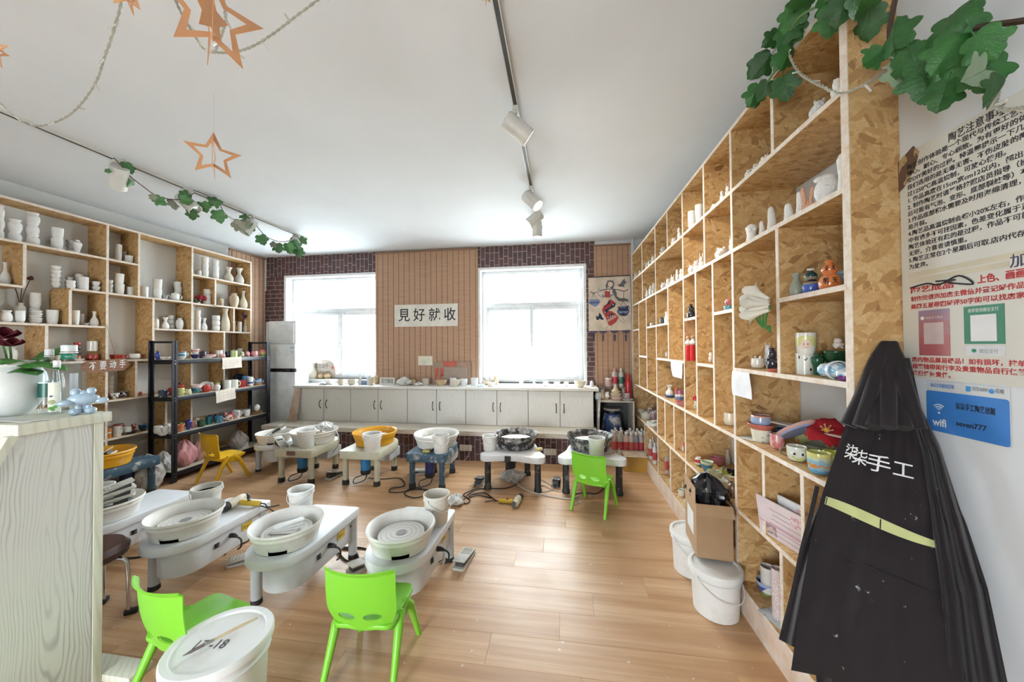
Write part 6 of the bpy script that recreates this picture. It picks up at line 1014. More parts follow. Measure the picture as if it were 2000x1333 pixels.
for i in(-1,1): tag(rbox(.06,.10,.14).build('clay_block',D((.40,.33,.28),(.55,.5,.45),.5,9,.9),None,(spot(1197,yb+.30,zt,'y')[0]+i*.15,yb+.31,zt),bevel=.01),['left','right'][i>0]+' grey clay block propping the dark plank','clay block')
def CF(px,w,h,col,label,y,z,**a): x,y=spot(px,y,z,'y'); s=mpp((x,y,z)); return flask(label,x,y,z+.001,w*s,h*s,col,**a)
CF(1189,13,17,(.50,.32,.28),'squat clear jar of pink glaze on the dark plank',yb+.30,up,neck=.9,cap=(.78,.77,.74)); CF(1201,11,36,(.52,.44,.42),'clear bottle with red label and pink cap on the dark plank',yb+.30,up,lab=(.5,.03,.04),cap=(.7,.25,.25)); CF(1213,11,36,(.50,.51,.46),'clear bottle with dark green label on the dark plank',yb+.30,up,lab=(.02,.12,.09),cap=(.8,.8,.8)); CF(1227,15,46,(.45,.02,.03),'tall red bottle at the right of the corner',yb+.27,zt,cap=(.5,.03,.04),neck=.5)
CF(1156,8,11,(.72,.74,.74),'small white bottle at the right countertop end',5.2,ZT,neck=.4); CF(1167,9,15,(.62,.66,.66),'small clear bottle with teal cap past the countertop end',5.05,zt,cap=(.1,.45,.38),neck=.4)
yx=4.30; p0=W(1220,922,'z',0); p1=W(1267,925,'z',0); yy=p0.y; wbx=p1.x-p0.x; hbx=W(1240,893,'y',yy).z
cbx=thing('cardboard_box','yellow-brown cardboard box on the floor in the right corner','box',(p0.x,yy,0)); box(0,wbx,0,.22,0,hbx).build('body',D((.50,.28,.04),(.42,.24,.06),.4,6,.7),cbx); box(-.005,wbx*.98,.0,.13,hbx,hbx+.004).build('flap',D((.52,.38,.24),(.62,.55,.46),.5,10,.8),cbx,rot=(.10,0,0)); box(.0,wbx,.13,.24,hbx,hbx+.004).build('flap',D((.50,.36,.22),(.62,.55,.46),.5,10,.8),cbx)
sy0=yy+.24; sd=4.92-sy0; sx0=p0.x-.14; sw_=1.035-sx0
pb=thing('bottle_stand','low wooden board carrying the crowd of glaze bottles','board',(sx0,sy0,0)); zs=W(1230,886,'y',sy0+.06).z; box(0,sw_,0,sd,zs-.02,zs).build('top_board',CB,pb); box(.01,.03,.02,sd-.02,0,zs-.02).build('support',CB,pb); box(sw_-.03,sw_-.01,.02,sd-.02,0,zs-.02).build('support',CB,pb)
cols=[(.55,.40,.34),(.56,.48,.38),(.58,.34,.28),(.46,.48,.42),(.22,.24,.30),(.60,.56,.54),(.60,.45,.42),(.5,.38,.36)]
i=0
for row,(dy,xs_,h_) in enumerate(((.30,(1199,1211,1223,1233,1243,1253),38),(.36,(1196,1205,1215,1226,1237,1249,1258),38),(.42,(1202,1213,1231,1245,1254),40))):
    for j,px in enumerate(xs_):
        CF(px,13.5-row*.8,h_+4,cols[(i*3+row)%8],'%s glaze bottle from the left in the %s row of the corner crowd'%(NUM[j],['front','middle','back'][row]),yy+dy,zs,lab=RL if i%3 else (.55,.12,.1),cap=(.78,.77,.75),group='glaze bottles in the corner'); i+=1
# ------------------------------------------------------------------ cardboard box with black bag by the right shelves
cb=thing('cardboard_box','brown cardboard box stuffed with a black bag on the lidded buckets','box',(.93,2.40,.286),-.12); KB=D((.42,.27,.15),(.36,.22,.12),.4,5,.75,.2); wx,wy,hz=.20,.30,.33
for nm,q in(('front_panel',(-wx/2,wx/2,-wy/2,-wy/2+.005,0,hz)),('rear_panel',(-wx/2,wx/2,wy/2-.005,wy/2,0,hz)),('side_panel',(-wx/2,-wx/2+.005,-wy/2+.005,wy/2-.005,0,hz)),('side_panel',(wx/2-.005,wx/2,-wy/2+.005,wy/2-.005,0,hz)),('bottom_panel',(-wx/2,wx/2,-wy/2,wy/2,-.0,.004))): box(*q).build(nm,KB,cb)
box(0,wy*.95,0,.004,0,.09).build('flap',KB,cb,(-wx/2,-wy/2+.01,hz),(-.0,0,PI/2)); box(-wx/2,wx/2,0,.004,0,.07).build('flap',KB,cb,(0,-wy/2,hz),(PI*.80,0,0)); box(-.0005,.0,-.08,.08,.10,.24).build('shipping_label',P((.72,.72,.72),.6),cb,(-wx/2-.0005,0,0))
t=crumple('shiny black plastic bag bulging out of the cardboard box',0,0,.56,.125,.19,(.012,.013,.018),.22,seed=31,P0=(.93,2.41),amp=.3,sq=1.3)
# ------------------------------------------------------------------ plastic bags on the rack bottom
def RB(px,w,h,col,label,off,seed,alpha=1,rough=.3,z=KZ[3],am=.16):
    x,y=spot(px,RK-off,z); s=mpp((x,y,z)); return crumple(label,0,0,z+.001,w*s/2,h*s,col,rough,seed=seed,P0=(x,y),alpha=alpha,amp=am)
RB(360,42,50,(.66,.30,.32),'pink clay in a tied plastic bag on the rack bottom',.15,41); RB(387,26,40,(.50,.30,.26),'brownish clay in a plastic bag behind the yellow chair',.16,42); RB(318,30,38,(.62,.60,.58),'white plastic bag at the rack left end',.17,43,am=.3); RB(466,34,34,(.52,.48,.46),'clear plastic bag near the rack right end',.15,44,.6,am=.25); crumple('large grey plastic bag on the floor left of the rack',0,0,0,.15,.40,(.58,.56,.53),.35,seed=45,P0=(-4.62,3.24),alpha=.9,amp=.22)
x,y=spot(457,RK-.17,KZ[2]); t=thing('plastic_tray','clear plastic tray with brown snacks on the third rack shelf','tray',(x,y,KZ[2]+.045),.2); MB().prism(rrect(-.11,.11,-.16,.16,.03,4),0,.06).build('tray_shell',P((.35,.34,.36),.2,alpha=.6),t,bevel=.01); rbox(.16,.22,.03).build('filling',D((.30,.16,.07),(.5,.4,.3),.4,20,.6),t,(0,0,.03))
# papers clipped to the rack
def rackpaper(px0,px1,lv,hh,label,tilt):
    x=RK+.012; z=KZ[lv]; a=spot(px0,x,z); b=spot(px1,x,z); w=b[1]-a[1]; t=thing('paper_notice',label,'paper',(x,a[1],z),0,rot=(tilt,0,0)); m=MB(); m.grid(lambda u,v:(.004*math.sin(5*v+u*2)*v,w*u,-hh*v),6,6); m.build('sheet',P((.66,.58,.50),.85),t,thick=.0012)
    for k in range(3): 
        for q in range(4): box(.0065,.0075,w*(.10+.21*q),w*(.10+.21*q)+.02,-hh*(.22+.27*k)-.004,-hh*(.22+.27*k)).build('pencil_mark',P((.42,.38,.36),.8),t)
    return t
rackpaper(434,472,0,.155,'handwritten paper hanging from the rack top shelf',.03); rackpaper(421,459,1,.16,'handwritten paper hanging from the second rack shelf',.10)
# ------------------------------------------------------------------ right shelving papers, tassels, lilies, butterfly
def shelfpaper(px0,px1,py0,py1,label,tri=False):
    x=RF-.006; a=W(px0,py0,'x',x); b=W(px1,py0,'x',x); h=a.z-W((px0+px1)/2,py1,'x',x).z; w=b.y-a.y; m=MB(); m.grid(lambda u,v:(-.004-.006*math.sin(3*v+2*u),w*(u if not tri else .5+(u-.5)*(1-.35*v)),.0-h*v),6,8); return tag(m.build('blank_note',P((.80,.81,.83),.8),None,(x,a.y,a.z),thick=.001),label,'note')
shelfpaper(1311,1335,706,738,'white paper slip hanging over the right shelving',True); shelfpaper(1432,1467,724,776,'blank white paper hanging from the shelf beside the panda pot')
p=W(1448,862,'x',RF+.02); tag(MB().prism([(-.02,-.05),(.05,-.06),(.06,.05),(-.03,.04)],0,.002).build('blank_note',P((.74,.74,.74),.7),None,(RF+.03,2.2,RZ['e']+.002),(0,0,.3)),'blank pale card lying by the bowl stack','card')
for i,(px,off) in enumerate(((1343,0),(1352,0))):
    x=RF-.006; z=RZ['c']; x,y=spot(px,x,z); t=thing('tassel_charm',['left','right'][i]+' red tassel charm with a white cat head','charm',(x,y,z)); zz=W(px,705,'x',x).z-z
    MB().tube([(0,0,0),(0,0,zz*.45)],.0015,5).build('cord',P((.5,.03,.03),.6),t); MB().ell((0,0,zz*.46),(.014,.014,.014),10).build('bead',P((.62,.35,.2),.3),t); h_=MB().ell((0,0,zz*.58),(.022,.026,.022),12).build('charm_head',GW,t); 
    for s_ in(-1,1): MB().ell((0,s_*.016,zz*.58+.02),(.006,.007,.010),6).build('ear',GW,h_)
    m=MB().tube([(0,0,zz*.62),(0,0,zz*.66),(0,0,zz*.95),(0,0,zz)],[.008,.018,.020,.019],12).build('tassel',P((.55,.012,.012),.8),t)
x,y=spot(1387,RF+.03,1.6); bf=thing('butterfly_ornament','pink butterfly ornament hanging in the right shelving','ornament',(RF+.012,2.60,W(1387,665,'x',RF).z)); 
for sy,sz,ry in((.0,.035,.028),(.0,-.03,.022)): MB().ell((0,-.02,sz),(.006,ry,.034),10).build('wing',P((.62,.24,.26),.4),bf)
MB().ell((0,-.003,0),(.008,.008,.05),8).build('body',P((.5,.2,.2),.4),bf)
ly=thing('lily_bunch','bunch of white lilies with green stems on the right shelving','flowers',(RF-.0,1.875,W(1500,600,'x',RF).z)); lm=MB(); lm.grid(lambda u,v:((.010+.018*v+.035*v**4)*math.cos(2*PI*u)*(1+.25*v*math.cos(6*PI*u)),(.010+.018*v+.035*v**4)*math.sin(2*PI*u)*(1+.25*v*math.cos(6*PI*u)),.13*v+.015*math.cos(6*PI*u)*v),30,8); lmesh=lm.mesh('bloom',thick=.002)
for i,(v_,dz) in enumerate((((-.5,.85,-.05),.0),((-.55,.75,.25),.02),((-.6,.8,-.2),-.02),((-.45,.7,.55),.035),((-.7,.5,.1),.01))):
    o=ob('bloom',lmesh,P((.80,.77,.68),.5),ly,(-.02,.0,dz),Vector(v_).to_track_quat('Z','Y').to_euler(),(.7,.7,.8))
for k in range(4): MB().tube(spline([(-.01,0,0),(-.02-.01*k,.02+.012*k,-.04),(-.02,.03+.01*k,-.10),(-.01,.01,-.13+.01*k)],5),.005,6).build('stem',P((.05,.22,.05),.5),ly)
# ------------------------------------------------------------------ notice board, wifi sign
xq=XP-.0005
def PW(px,py): return W(px,py,'x',XP)
yl=1.402; zt_,zb_=PW(1760,308).z,PW(1788,738).z; yr=.80; hb=zt_-zb_
nb=thing('notice_board','white printed notice board with pottery rules on the right wall','sign',(XP-.001,yl,zb_)); MB().box(-.006,0,yr-yl,0,0,hb).build('board',D((.70,.69,.64),(.62,.58,.48),.3,3,.5,.3),nb)
FB=lambda y,z,d=-.0065: frame((d,y-yl,z-zb_),(0,-1,0),(0,0,1))
BK=P((.02,.02,.025),.6); RDI=P((.50,.025,.025),.6)
def nl(s,px,py,size,mat=BK,bold=.0004,px2=None):
    p=PW(px,py); q=None
    if px2: q=p.y-PW(px2,py).y
    return txt(s,size,mat,nb,FB(p.y,p.z),'printed_line',bold=bold,extrude=.0002,fit=q)
nl('陶艺注意事项',1858,277,.030,BK,.0003,1972)
LN=['陶艺创作体验是一个现代与传统工艺艺术相','精心、耐心、专心细致。为有更好的体验环境','受DIY美好的过程。特温馨提示一下几点，望','我们选用的是无毒无害、不伤皮肤的陶泥和','过1250℃高温烧制，可放心使用。','1. 作品高度在15cm宽cm12以内，超出大小','2. 制作陶艺时请严格按照店员指导（操作不','后可能有气泡、变形、底部裂纹等）本店不','3.作品底部积水需要及时用海绵清理，积水','易开裂。','4.陶艺品高温烧制会缩小20%左右，作品在','中有诸多不可控因素，色差变化属于正常现','陶艺体验还有趣的是过程，作品不可能像工','无瑕，介意者请慎重。','5.陶艺正常在2个星期后可取.店内代存2个月','为放弃。']
zA,zB=PW(1777,332).z,PW(1782,526).z; yl1=PW(1778,430).y
for i,s in enumerate(LN):
    txt(s,.0185,BK,nb,FB(yl1,zA+(zB-zA)*i/15),'printed_line',bold=.0003,extrude=.0002)
for k in range(2):
    p=PW(1780,(540,552)[k]); box(-.0068,-.006,-.27 if k else -.30,0,-.006,.010).build('masking_tape',P((.66,.60,.46),.6),nb,(0,p.y-yl,p.z-zb_))
txt('加',.040,P((.05,.05,.10),.6),nb,FB(PW(1978,520).y,PW(1978,522).z),'handwriting'); nl('陶艺成品',1784,573,.022,RDI,.0006,1868); nl('上色、画画',1915,553,.026,RDI,.0008,2010)
a=PW(1784,563);b=PW(1908,555); sc=[(-.0085,a.y-yl,a.z-zb_),(-.0085,(a.y*.7+b.y*.3)-yl,a.z-zb_+.006),(-.0085,(a.y*.5+b.y*.5)-yl,a.z-zb_-.004),(-.0085,(a.y*.2+b.y*.8)-yl,a.z-zb_+.014),(-.0085,b.y-yl,b.z-zb_),(-.0085,(a.y*.4+b.y*.6)-yl,a.z-zb_+.001),(-.0085,(a.y*.25+b.y*.75)-yl,a.z-zb_+.003),(-.0085,(a.y*.55+b.y*.45)-yl,a.z-zb_+.008)]; MB().tube(spline(sc,5),.0026,5).build('scribble',BK,nb)
nl('制作完请添加店主微信并登记好作品纸条',1784,589,.0185,RDI,.0004); nl('美团五星带图好评50字的可以找店家领取精',1784,604,.0185,RDI,.0004); nl('店内物品属易碎品！如有损坏，按单个陶',1786,706,.0185,RDI,.0004); nl('顾客随带的行李及贵重物品自行保管，如',1787,719,.0185,RDI,.0004); nl('承担任何责任。',1787,732,.0185,RDI,.0004)
def card(px0,py0,px1,py1,mat,lab):
    a=PW(px0,py0); b=PW(px1,py1); o=box(-.0072,-.006,b.y-a.y,0,b.z-a.z,0).build('printed_card',mat,nb,(0,a.y-yl,a.z-zb_)); tag(o,lab); return o,a.y-b.y,a.z-b.z
c,w,h=card(1799,608,1862,696,bands([(0,(.42,.12,.13)),(.45,(.40,.16,.17)),(.75,(.36,.20,.25)),(.9,(.30,.22,.32))],.4,.1),'red printed payment card'); MB().box(-.0078,-.0072,-w*.82,-w*.18,-h*.75,-h*.28).build('blank_square',P((.62,.50,.50),.5),c); MB().lathe([(0,0),(.006,0),(.006,.0006),(0,.0006)],14,0,Matrix.Translation((-.0072,-w*.14,-h*.17))@Matrix.Rotation(-PI/2,4,'Y')).build('round_logo',P((.8,.8,.8),.5),c); txt('柒柒手工陶艺',.008,P((.70,.60,.60),.5),c,frame((-.0075,-w*.25,-h*.19),(0,-1,0),(0,0,1)),'printed_line',fit=w*.55,extrude=.0001)
c,w,h=card(1888,600,1970,672,P((.01,.19,.09),.4),'green printed payment card'); txt('推荐使用微信支付',.013,P((.72,.78,.72),.5),c,frame((-.0075,-w*.12,-h*.16),(0,-1,0),(0,0,1)),'printed_line',fit=w*.76,extrude=.0001); box(-.0078,-.0072,-w*.82,-w*.18,-h*.93,-h*.24).build('blank_square',P((.80,.80,.80),.5),c)
c2,w2,h2=card(1893,676,1970,696,P((.72,.73,.74),.5),'white strip under the green card'); txt('微信支付',.014,P((.35,.36,.36),.5),c2,frame((-.0075,-w2*.36,-h2*.72),(0,-1,0),(0,0,1)),'printed_line',fit=w2*.48,extrude=.0001); MB().ell((-.0075,-w2*.22,-h2*.5),(.0006,.0065,.0055),10).build('tick_logo',P((.01,.25,.12),.5),c2)
a=PW(1758,318); m=MB(); m.prism([(0,0),(-.055,.03),(-.075,.0),(-.06,-.05),(-.02,-.10),(0,-.11)],0,.0006,0,frame((-.0062,a.y-yl,a.z-zb_-.0),(0,1,0),(0,0,1))); m.build('corner_picture',spots((.12,.07,.05),(.45,.32,.16),3,.52,.5,(.3,.2,.1)),nb,recalc=True)
wf=thing('wifi_sign','blue wifi sticker with handwritten network and password','sign',(XP-.001,PW(1812,755).y,PW(1812,838).z)); y0=PW(1812,755).y; z0=PW(1812,838).z; wy_=y0-PW(1975,800).y; hz_=PW(1812,762).z-z0
FW=lambda y,z,d=-.003: frame((d,-y,z),(0,-1,0),(0,0,1)); WT=P((.82,.84,.86),.5); LB=P((.05,.22,.62),.5)
box(-.0015,0,-wy_,0,0,hz_*1.25).build('backing',P((.70,.71,.72),.5),wf); MB().prism(rrect(0,wy_,0,hz_,.008,4),0,.001,0,FW(0,0,-.0025)).build('blue_panel',LB,wf,recalc=True)
txt('wifi',.034,WT,wf,FW(wy_*.08,hz_*.14),'wifi_word',bold=.0008,fit=wy_*.19)
for k,rr in enumerate((.006,.013,.020)):
    q=[(wy_*.175+rr*math.sin(a),hz_*.52+rr*math.cos(a)) for a in [(-.75+1.5*i/8) for i in range(9)]]; MB().tube([(-.0035,-y_,z_) for y_,z_ in q],.0018,5).build('wifi_arc',WT,wf)
MB().ell((-.0035,-wy_*.175,hz_*.47),(.001,.0035,.0035),8).build('wifi_dot',WT,wf)
for k,(s,zz) in enumerate((('柒柒手工陶艺创館',.60),('seven777',.20))):
    box(-.0034,-.0026,-wy_*.89,-wy_*.31,hz_*zz,hz_*(zz+.24)).build('white_field',WT,wf); txt(s,.022,BK,wf,FW(wy_*.40,hz_*(zz+.045),-.004),'handwriting',fit=wy_*(.46 if k==0 else .36),bold=.0003,extrude=.0002)
    MB().ell((-.0038,-wy_*.345,hz_*(zz+.15)),(.0006,.004,.004),8).build('field_icon',LB,wf); box(-.0038,-.0034,-wy_*.345-.006,-wy_*.345+.006,hz_*(zz+.05),hz_*(zz+.11)).build('field_icon',LB,wf)
txt('本店支持使用花呗',.015,LB,wf,FW(wy_*.06,hz_*1.10),'printed_line',fit=wy_*.32,extrude=.0002); txt('支付宝 ALIPAY',.014,P((.2,.25,.3),.5),wf,FW(wy_*.60,hz_*1.12),'printed_line',fit=wy_*.18,extrude=.0002); txt('花呗',.014,P((.2,.25,.3),.5),wf,FW(wy_*.86,hz_*1.12),'printed_line',fit=wy_*.09,extrude=.0002)
box(-.0034,-.0026,-wy_*.585,-wy_*.53,hz_*1.08,hz_*1.2).build('logo',P((.05,.3,.7),.5),wf); MB().ell((-.003,-wy_*.82,hz_*1.14),(.0006,.007,.007),10).build('logo',P((.05,.3,.7),.5),wf)
# ------------------------------------------------------------------ wooden sign on the left shelving
x=LF+.014; a=W(157,716,'x',x); b=W(255,712,'x',x); ws=b.y-a.y; sg=thing('wooden_sign','small brown wooden sign with white characters hanging from the left shelving','sign',(x,a.y,a.z)); hs=.075
m=MB(); m.prism([(0,-hs*.25),(.06,-hs),(ws-.06,-hs*.9),(ws,0),(ws-.06,hs*.95),(.05,hs*.7)],0,.012,0,frame((-.006,0,0),(0,1,0),(0,0,1))); m.build('board',wood((.30,.14,.07),(.20,.09,.045),(14,1,14),2,.6),sg,recalc=True)
for i,ch in enumerate('不要动手'): txt(ch,.10,P((.80,.80,.78),.6),sg,frame((.0075,ws*(.15+.20*i),-.040+.004*i),(0,1,0.0),(0,0,1)),'painted_character',bold=.001,fit=ws*.13)
MB().tube([(0,.10,hs*.75),(-.006,ws*.5,.44),(0,ws-.13,hs*.9)],.0025,5).build('hanging_string',P((.30,.16,.10),.8),sg)
# ------------------------------------------------------------------ track lights
TRW=P((.70,.68,.63),.4)
def track(label,x,y0,y1):
    t=thing('light_track',label,'light track',(x,y0,ZC)); l=y1-y0
    m=MB(); m.box(-.018,-.012,0,l,-.022,0); m.box(.012,.018,0,l,-.022,0); m.box(-.012,.012,0,l,-.004,0); m.build('rail',TRW,t)
    box(-.0119,.0119,0,l,-.021,-.019).build('conductor_slot',P((.05,.05,.05),.5),t); box(-.022,.022,-.05,0,-.03,0).build('feed_end',TRW,t,bevel=.003); return t
track('long white ceiling track in the middle of the room',-.285,1.50,4.95); track('long white ceiling track on the left with vine wound round it',-3.68,1.2,4.5)
def lamp(label,x,y,aim,lit=0,hz=.095,ln=.19,r=.06):
    t=thing('track_spotlight',label,'spotlight',(x,y,ZC-.024),0,'white track spotlights'); box(-.02,.02,-.045,.045,-.025,0).build('adapter',TRW,t,bevel=.003)
    MB().tube([(0,0,-.02),(0,0,-hz+.01)],.008,8).build('stem',TRW,t)
    d=Vector(aim).normalized(); R=d.to_track_quat('Z','Y').to_matrix().to_4x4(); M=Matrix.Translation((0,0,-hz-.03))@R
    h=MB().lathe([(0,-ln*.45),(r*.9,-ln*.45),(r,-ln*.40),(r,ln*.55),(r*.93,ln*.55),(r*.90,ln*.40),(0,ln*.40)],26,0,M).build('lamp_head',TRW,t)
    MB().lathe([(0,ln*.42),(r*.88,ln*.42),(r*.88,ln*.44),(0,ln*.44)],22,0,M).build('lens',P((.9,.9,.88),.3,emit=(1,.95,.85,18)) if lit else P((.55,.55,.54),.2),t)
    y=MB().tube([(r*1.05,0,0),(r*1.05,0,-.03),(0,0,-ln*.5),(-r*1.05,0,-.03),(-r*1.05,0,0)],.004,6); y.v=[tuple(M@Vector(p)) for p in y.v]; y.build('yoke',TRW,t)
    if lit:
        L_=bpy.data.lights.new('spot_beam','SPOT'); L_.energy=lit; L_.color=(1,.93,.82); L_.spot_size=1.1; L_.spot_blend=.6; L_.shadow_soft_size=.04; o=bpy.data.objects.new('spot_beam',L_); COL.objects.link(o); o.parent=t; o.matrix_local=Matrix.Translation(Vector((0,0,-hz-.03))+d*(ln*.62))@d.to_track_quat('-Z','Y').to_matrix().to_4x4()
    return t
p=W(1010,215,'z',ZC-.03); lamp('nearest lit spotlight on the middle track',-.285,p.y,(.62,.30,-.42),70)
p=W(1034,368,'z',ZC-.03); lamp('second spotlight on the middle track',-.285,p.y,(.45,-.15,-.5),55); p=W(1043,407,'z',ZC-.03); lamp('third spotlight on the middle track, turned left',-.285,p.y,(-.6,-.1,-.5),55); p=W(1049,428,'z',ZC-.03); lamp('farthest spotlight on the middle track, pointing down',-.285,p.y,(.0,.1,-1),55)
for i,(px,py,a) in enumerate(((232,312,(-.5,.25,-.6)),(366,368,(.55,.2,-.6)),(487,418,(-.2,-.3,-.7)),(578,455,(.1,.1,-1)))):
    p=W(px,py,'x',-3.68); lamp(['unlit spotlight at the near end of the left track','second unlit spotlight on the left track, among vine leaves','third unlit spotlight on the left track','farthest unlit spotlight on the left track'][i],-3.68,p.y,a)
# ------------------------------------------------------------------ vines
def leafmesh(seed,cup=.25,lob=1.0):
    rn=random.Random(seed); half=[(.0,-.02),(.16,-.12),(.34,-.10),(.47,.06),(.43,.20),(.40,.27),(.55,.36),(.60,.50),(.50,.60),(.36,.62),(.30,.70),(.27,.82),(.14,.92),(0,1.05)]
    R=[]
    for i in range(len(half)-1):
        a,b=half[i],half[i+1]; R.append(a); mx,my=(a[0]+b[0])/2,(a[1]+b[1])/2; R.append((mx+.012+rn.uniform(-.01,.01),my+rn.uniform(-.015,.015)))
    R.append(half[-1]); out=R+[(-x,y) for x,y in R[-2:0:-1]]; c=(0,.38); n=len(out); v=[]; f=[]
    tw=rn.uniform(-.2,.2); ph=rn.random()*6
    def Z(x,y): return -cup*abs(x)*(.6+.4*y)-.22*max(0,y-.3)**2*1.6+tw*x*y+.035*math.sin(7*x+ph)*math.cos(5*y)
    for k in(.0,.35,.7,1.0):
        for x,y in(out if k>0 else [c]): xx,yy=c[0]+(x-c[0])*k,c[1]+(y-c[1])*k; v.append((xx,yy,Z(xx,yy)))
    for i in range(n):
        j=(i+1)%n; f.append((0,1+i,1+j))
        for r_ in range(2): a=1+r_*n; f.append((a+i,a+n+i,a+n+j,a+j))
    m=MB(); m.add(v,f); m.tube([(0,-.28,.04),(0,-.1,.03),(0,0,.01),(0,.4,Z(0,.4)+.008),(0,.85,Z(0,.85)+.004)],[.016,.014,.014,.010,.003],5); return m.mesh('leaf',smooth=60)
LFM=[leafmesh(k,.25+.12*k) for k in range(5)]
def leafmat(c1,c2,rough=.42):
    m,nt,b=_new('leaf_green'); b.inputs['Roughness'].default_value=rough; v=coords(nt,rnd=7); oi=nt.nodes.new('ShaderNodeObjectInfo')
    c=ramp(nt,noise(nt,v,3,3),[(.3,c1),(.7,c2)]); g=nt.nodes.new('ShaderNodeNewGeometry'); c=mixc(nt,ramp(nt,oi.outputs['Random'],[(0,(0,)*3),(1,(.8,)*3)]),c,tuple(x*.45 for x in c1)); c=mixc(nt,g.outputs['Backfacing'],c,(.30,.40,.26)); nt.links.new(c,b.inputs['Base Color']); bump(nt,b,noise(nt,v,14,2),.2,.02); return m
LG=leafmat((.025,.13,.025),(.05,.22,.045)); LG2=leafmat((.06,.20,.06),(.13,.30,.11),.5); LGP=leafmat((.28,.30,.22),(.40,.38,.30),.6)
def leaf(par,pos,size,dirpx,mat,seed,face=None,tilt=.45):
    "leaf whose tip points along photo direction dirpx (right, down), blade roughly facing the room"
    rn=random.Random(seed); pos=Vector(pos); to=(CAM-pos).normalized(); n=(to*.8+Vector((rn.uniform(-tilt,tilt),rn.uniform(-tilt,tilt),rn.uniform(-.1,.5)))).normalized()
    d=(r2*dirpx[0]+d2*dirpx[1]).normalized(); y=(d-n*d.dot(n)).normalized(); x=y.cross(n); M=Matrix.Identity(4)
    for i in range(3): M[i][0]=x[i]; M[i][1]=y[i]; M[i][2]=n[i]
    M.translation=pos; o=bpy.data.objects.new('leaf',LFM[seed%5]); COL.objects.link(o); 
    if not LFM[seed%5].materials: LFM[seed%5].materials.append(LG)
    o.material_slots[0].link='OBJECT'; o.material_slots[0].material=mat; o.parent=par; o.matrix_local=Matrix.Translation(-par.location)@M@Matrix.Diagonal((size,size,size,1)); return o
def stem(par,pts,r,mat,name='stem'): MB().tube([Vector(p)-par.location for p in spline(pts,5)],r,6).build(name,mat,par)
BRN=P((.10,.06,.04),.8)
# left vine wound along the track lights
XV=-3.62; V=lambda px,py:W(px,py,'x',XV)
lv=thing('ivy_garland','artificial ivy garland hanging along the left spotlight track','garland',V(240,320))
stem(lv,[V(*q) for q in((222,308),(238,325),(255,345),(280,365),(305,382),(335,390),(360,388),(378,378))],.004,BRN); stem(lv,[V(*q) for q in((378,372),(400,380),(425,395),(440,418),(460,430),(478,428),(490,420),(500,440),(520,462),(545,472),(565,470),(578,458),(590,478))],.004,BRN)
for i,(px,py,sz,dx,dy,mt) in enumerate(((246,318,28,.5,.4,0),(255,352,26,.4,1,0),(215,333,12,-.6,.3,0),(302,386,26,.8,.5,0),(296,380,16,.4,.6,1),(336,392,26,.5,.7,1),(372,362,22,.2,-.6,0),(368,378,26,-.3,.2,0),(352,390,26,.8,.3,0),(372,394,26,.4,.8,0),(394,396,28,.3,.8,0),(408,392,30,.7,-.2,0),(374,412,26,.0,1,0),(424,412,32,.3,.8,0),(456,434,30,.7,.6,1),(488,438,30,.2,1,0),(473,426,20,.2,-.8,0),(508,460,28,.3,.7,0),(530,474,16,.4,.5,1),(541,476,26,.2,.9,0),(562,476,28,.2,.8,0),(572,470,28,.5,.6,0),(582,484,28,.1,.9,0),(585,466,22,.5,.9,0),(480,432,24,-.3,.7,1))): p=V(px,py); leaf(lv,p,sz*.72*mpp(p),(dx,dy),(LG2,LGP)[mt],i*7+1)
# right vine over the tall shelving and the notice board
XV2=.985; V2=lambda px,py:W(px,py,'x',XV2); V3=lambda px,py:W(px,py,'x',XP-.09)
rv=thing('ivy_garland','large-leaved artificial ivy over the right shelving and notice board','garland',V2(1560,60))
stem(rv,[V2(*q) for q in((1640,-20),(1600,10),(1565,30),(1545,60),(1535,100),(1520,130),(1500,160),(1490,185))],.005,P((.10,.22,.06),.6)); stem(rv,[V3(*q) for q in((1752,-15),(1744,20),(1738,60),(1742,95),(1765,108),(1800,103),(1840,85),(1880,62),(1930,50),(1990,42),(2060,30))],.008,P((.07,.045,.03),.7),'branch')
for i,(px,py,sz,dx,dy) in enumerate(((1590,-5,70,-.3,.6),(1560,5,75,-.5,.7),(1545,20,60,.4,.8),(1548,42,70,-.5,.6),(1536,40,76,-.2,.9),(1530,60,66,.6,.4),(1520,65,50,-.6,.5),(1542,92,66,-.2,.8),(1505,108,68,-.4,.6),(1515,112,46,.5,.4),(1490,110,60,-.7,.6),(1530,150,72,.1,.8),(1482,165,60,-.3,.7),(1500,160,50,-.4,.7),(1472,185,40,.1,.8),(1625,12,80,-.2,.9),(1650,-10,80,-.2,.9),(1690,-20,80,-.5,.7),(1615,-10,66,.5,.6))): p=V2(px,py); leaf(rv,p,sz*.62*mpp(p),(dx,dy),LG,i*3+2)
for i,(px,py,sz,dx,dy) in enumerate(((1730,15,78,-.6,.8),(1680,-12,84,-.3,.9),(1812,88,92,.35,-.9),(1800,92,70,-.4,.8),(1825,110,86,-.2,.9),(1845,90,92,.3,.9),(1880,75,110,.6,-.4),(1875,110,116,.0,1),(1905,120,90,.3,.9),(1900,80,100,.9,.3),(1960,70,100,.5,-.5),(1955,60,100,-.4,.7),(1965,110,104,.2,.9),(1990,130,100,-.8,.4),(1990,60,90,.6,.5),(1760,90,66,-.7,.6),(1790,110,66,-.3,.9),(1930,150,84,-.3,.9),(2010,150,90,-.5,.8))): p=V3(px,py); leaf(rv,p+Vector((-.05-.02*(i%3),0,0)),sz*.66*mpp(p),(dx,dy),LG,i*5+3,tilt=1.0)
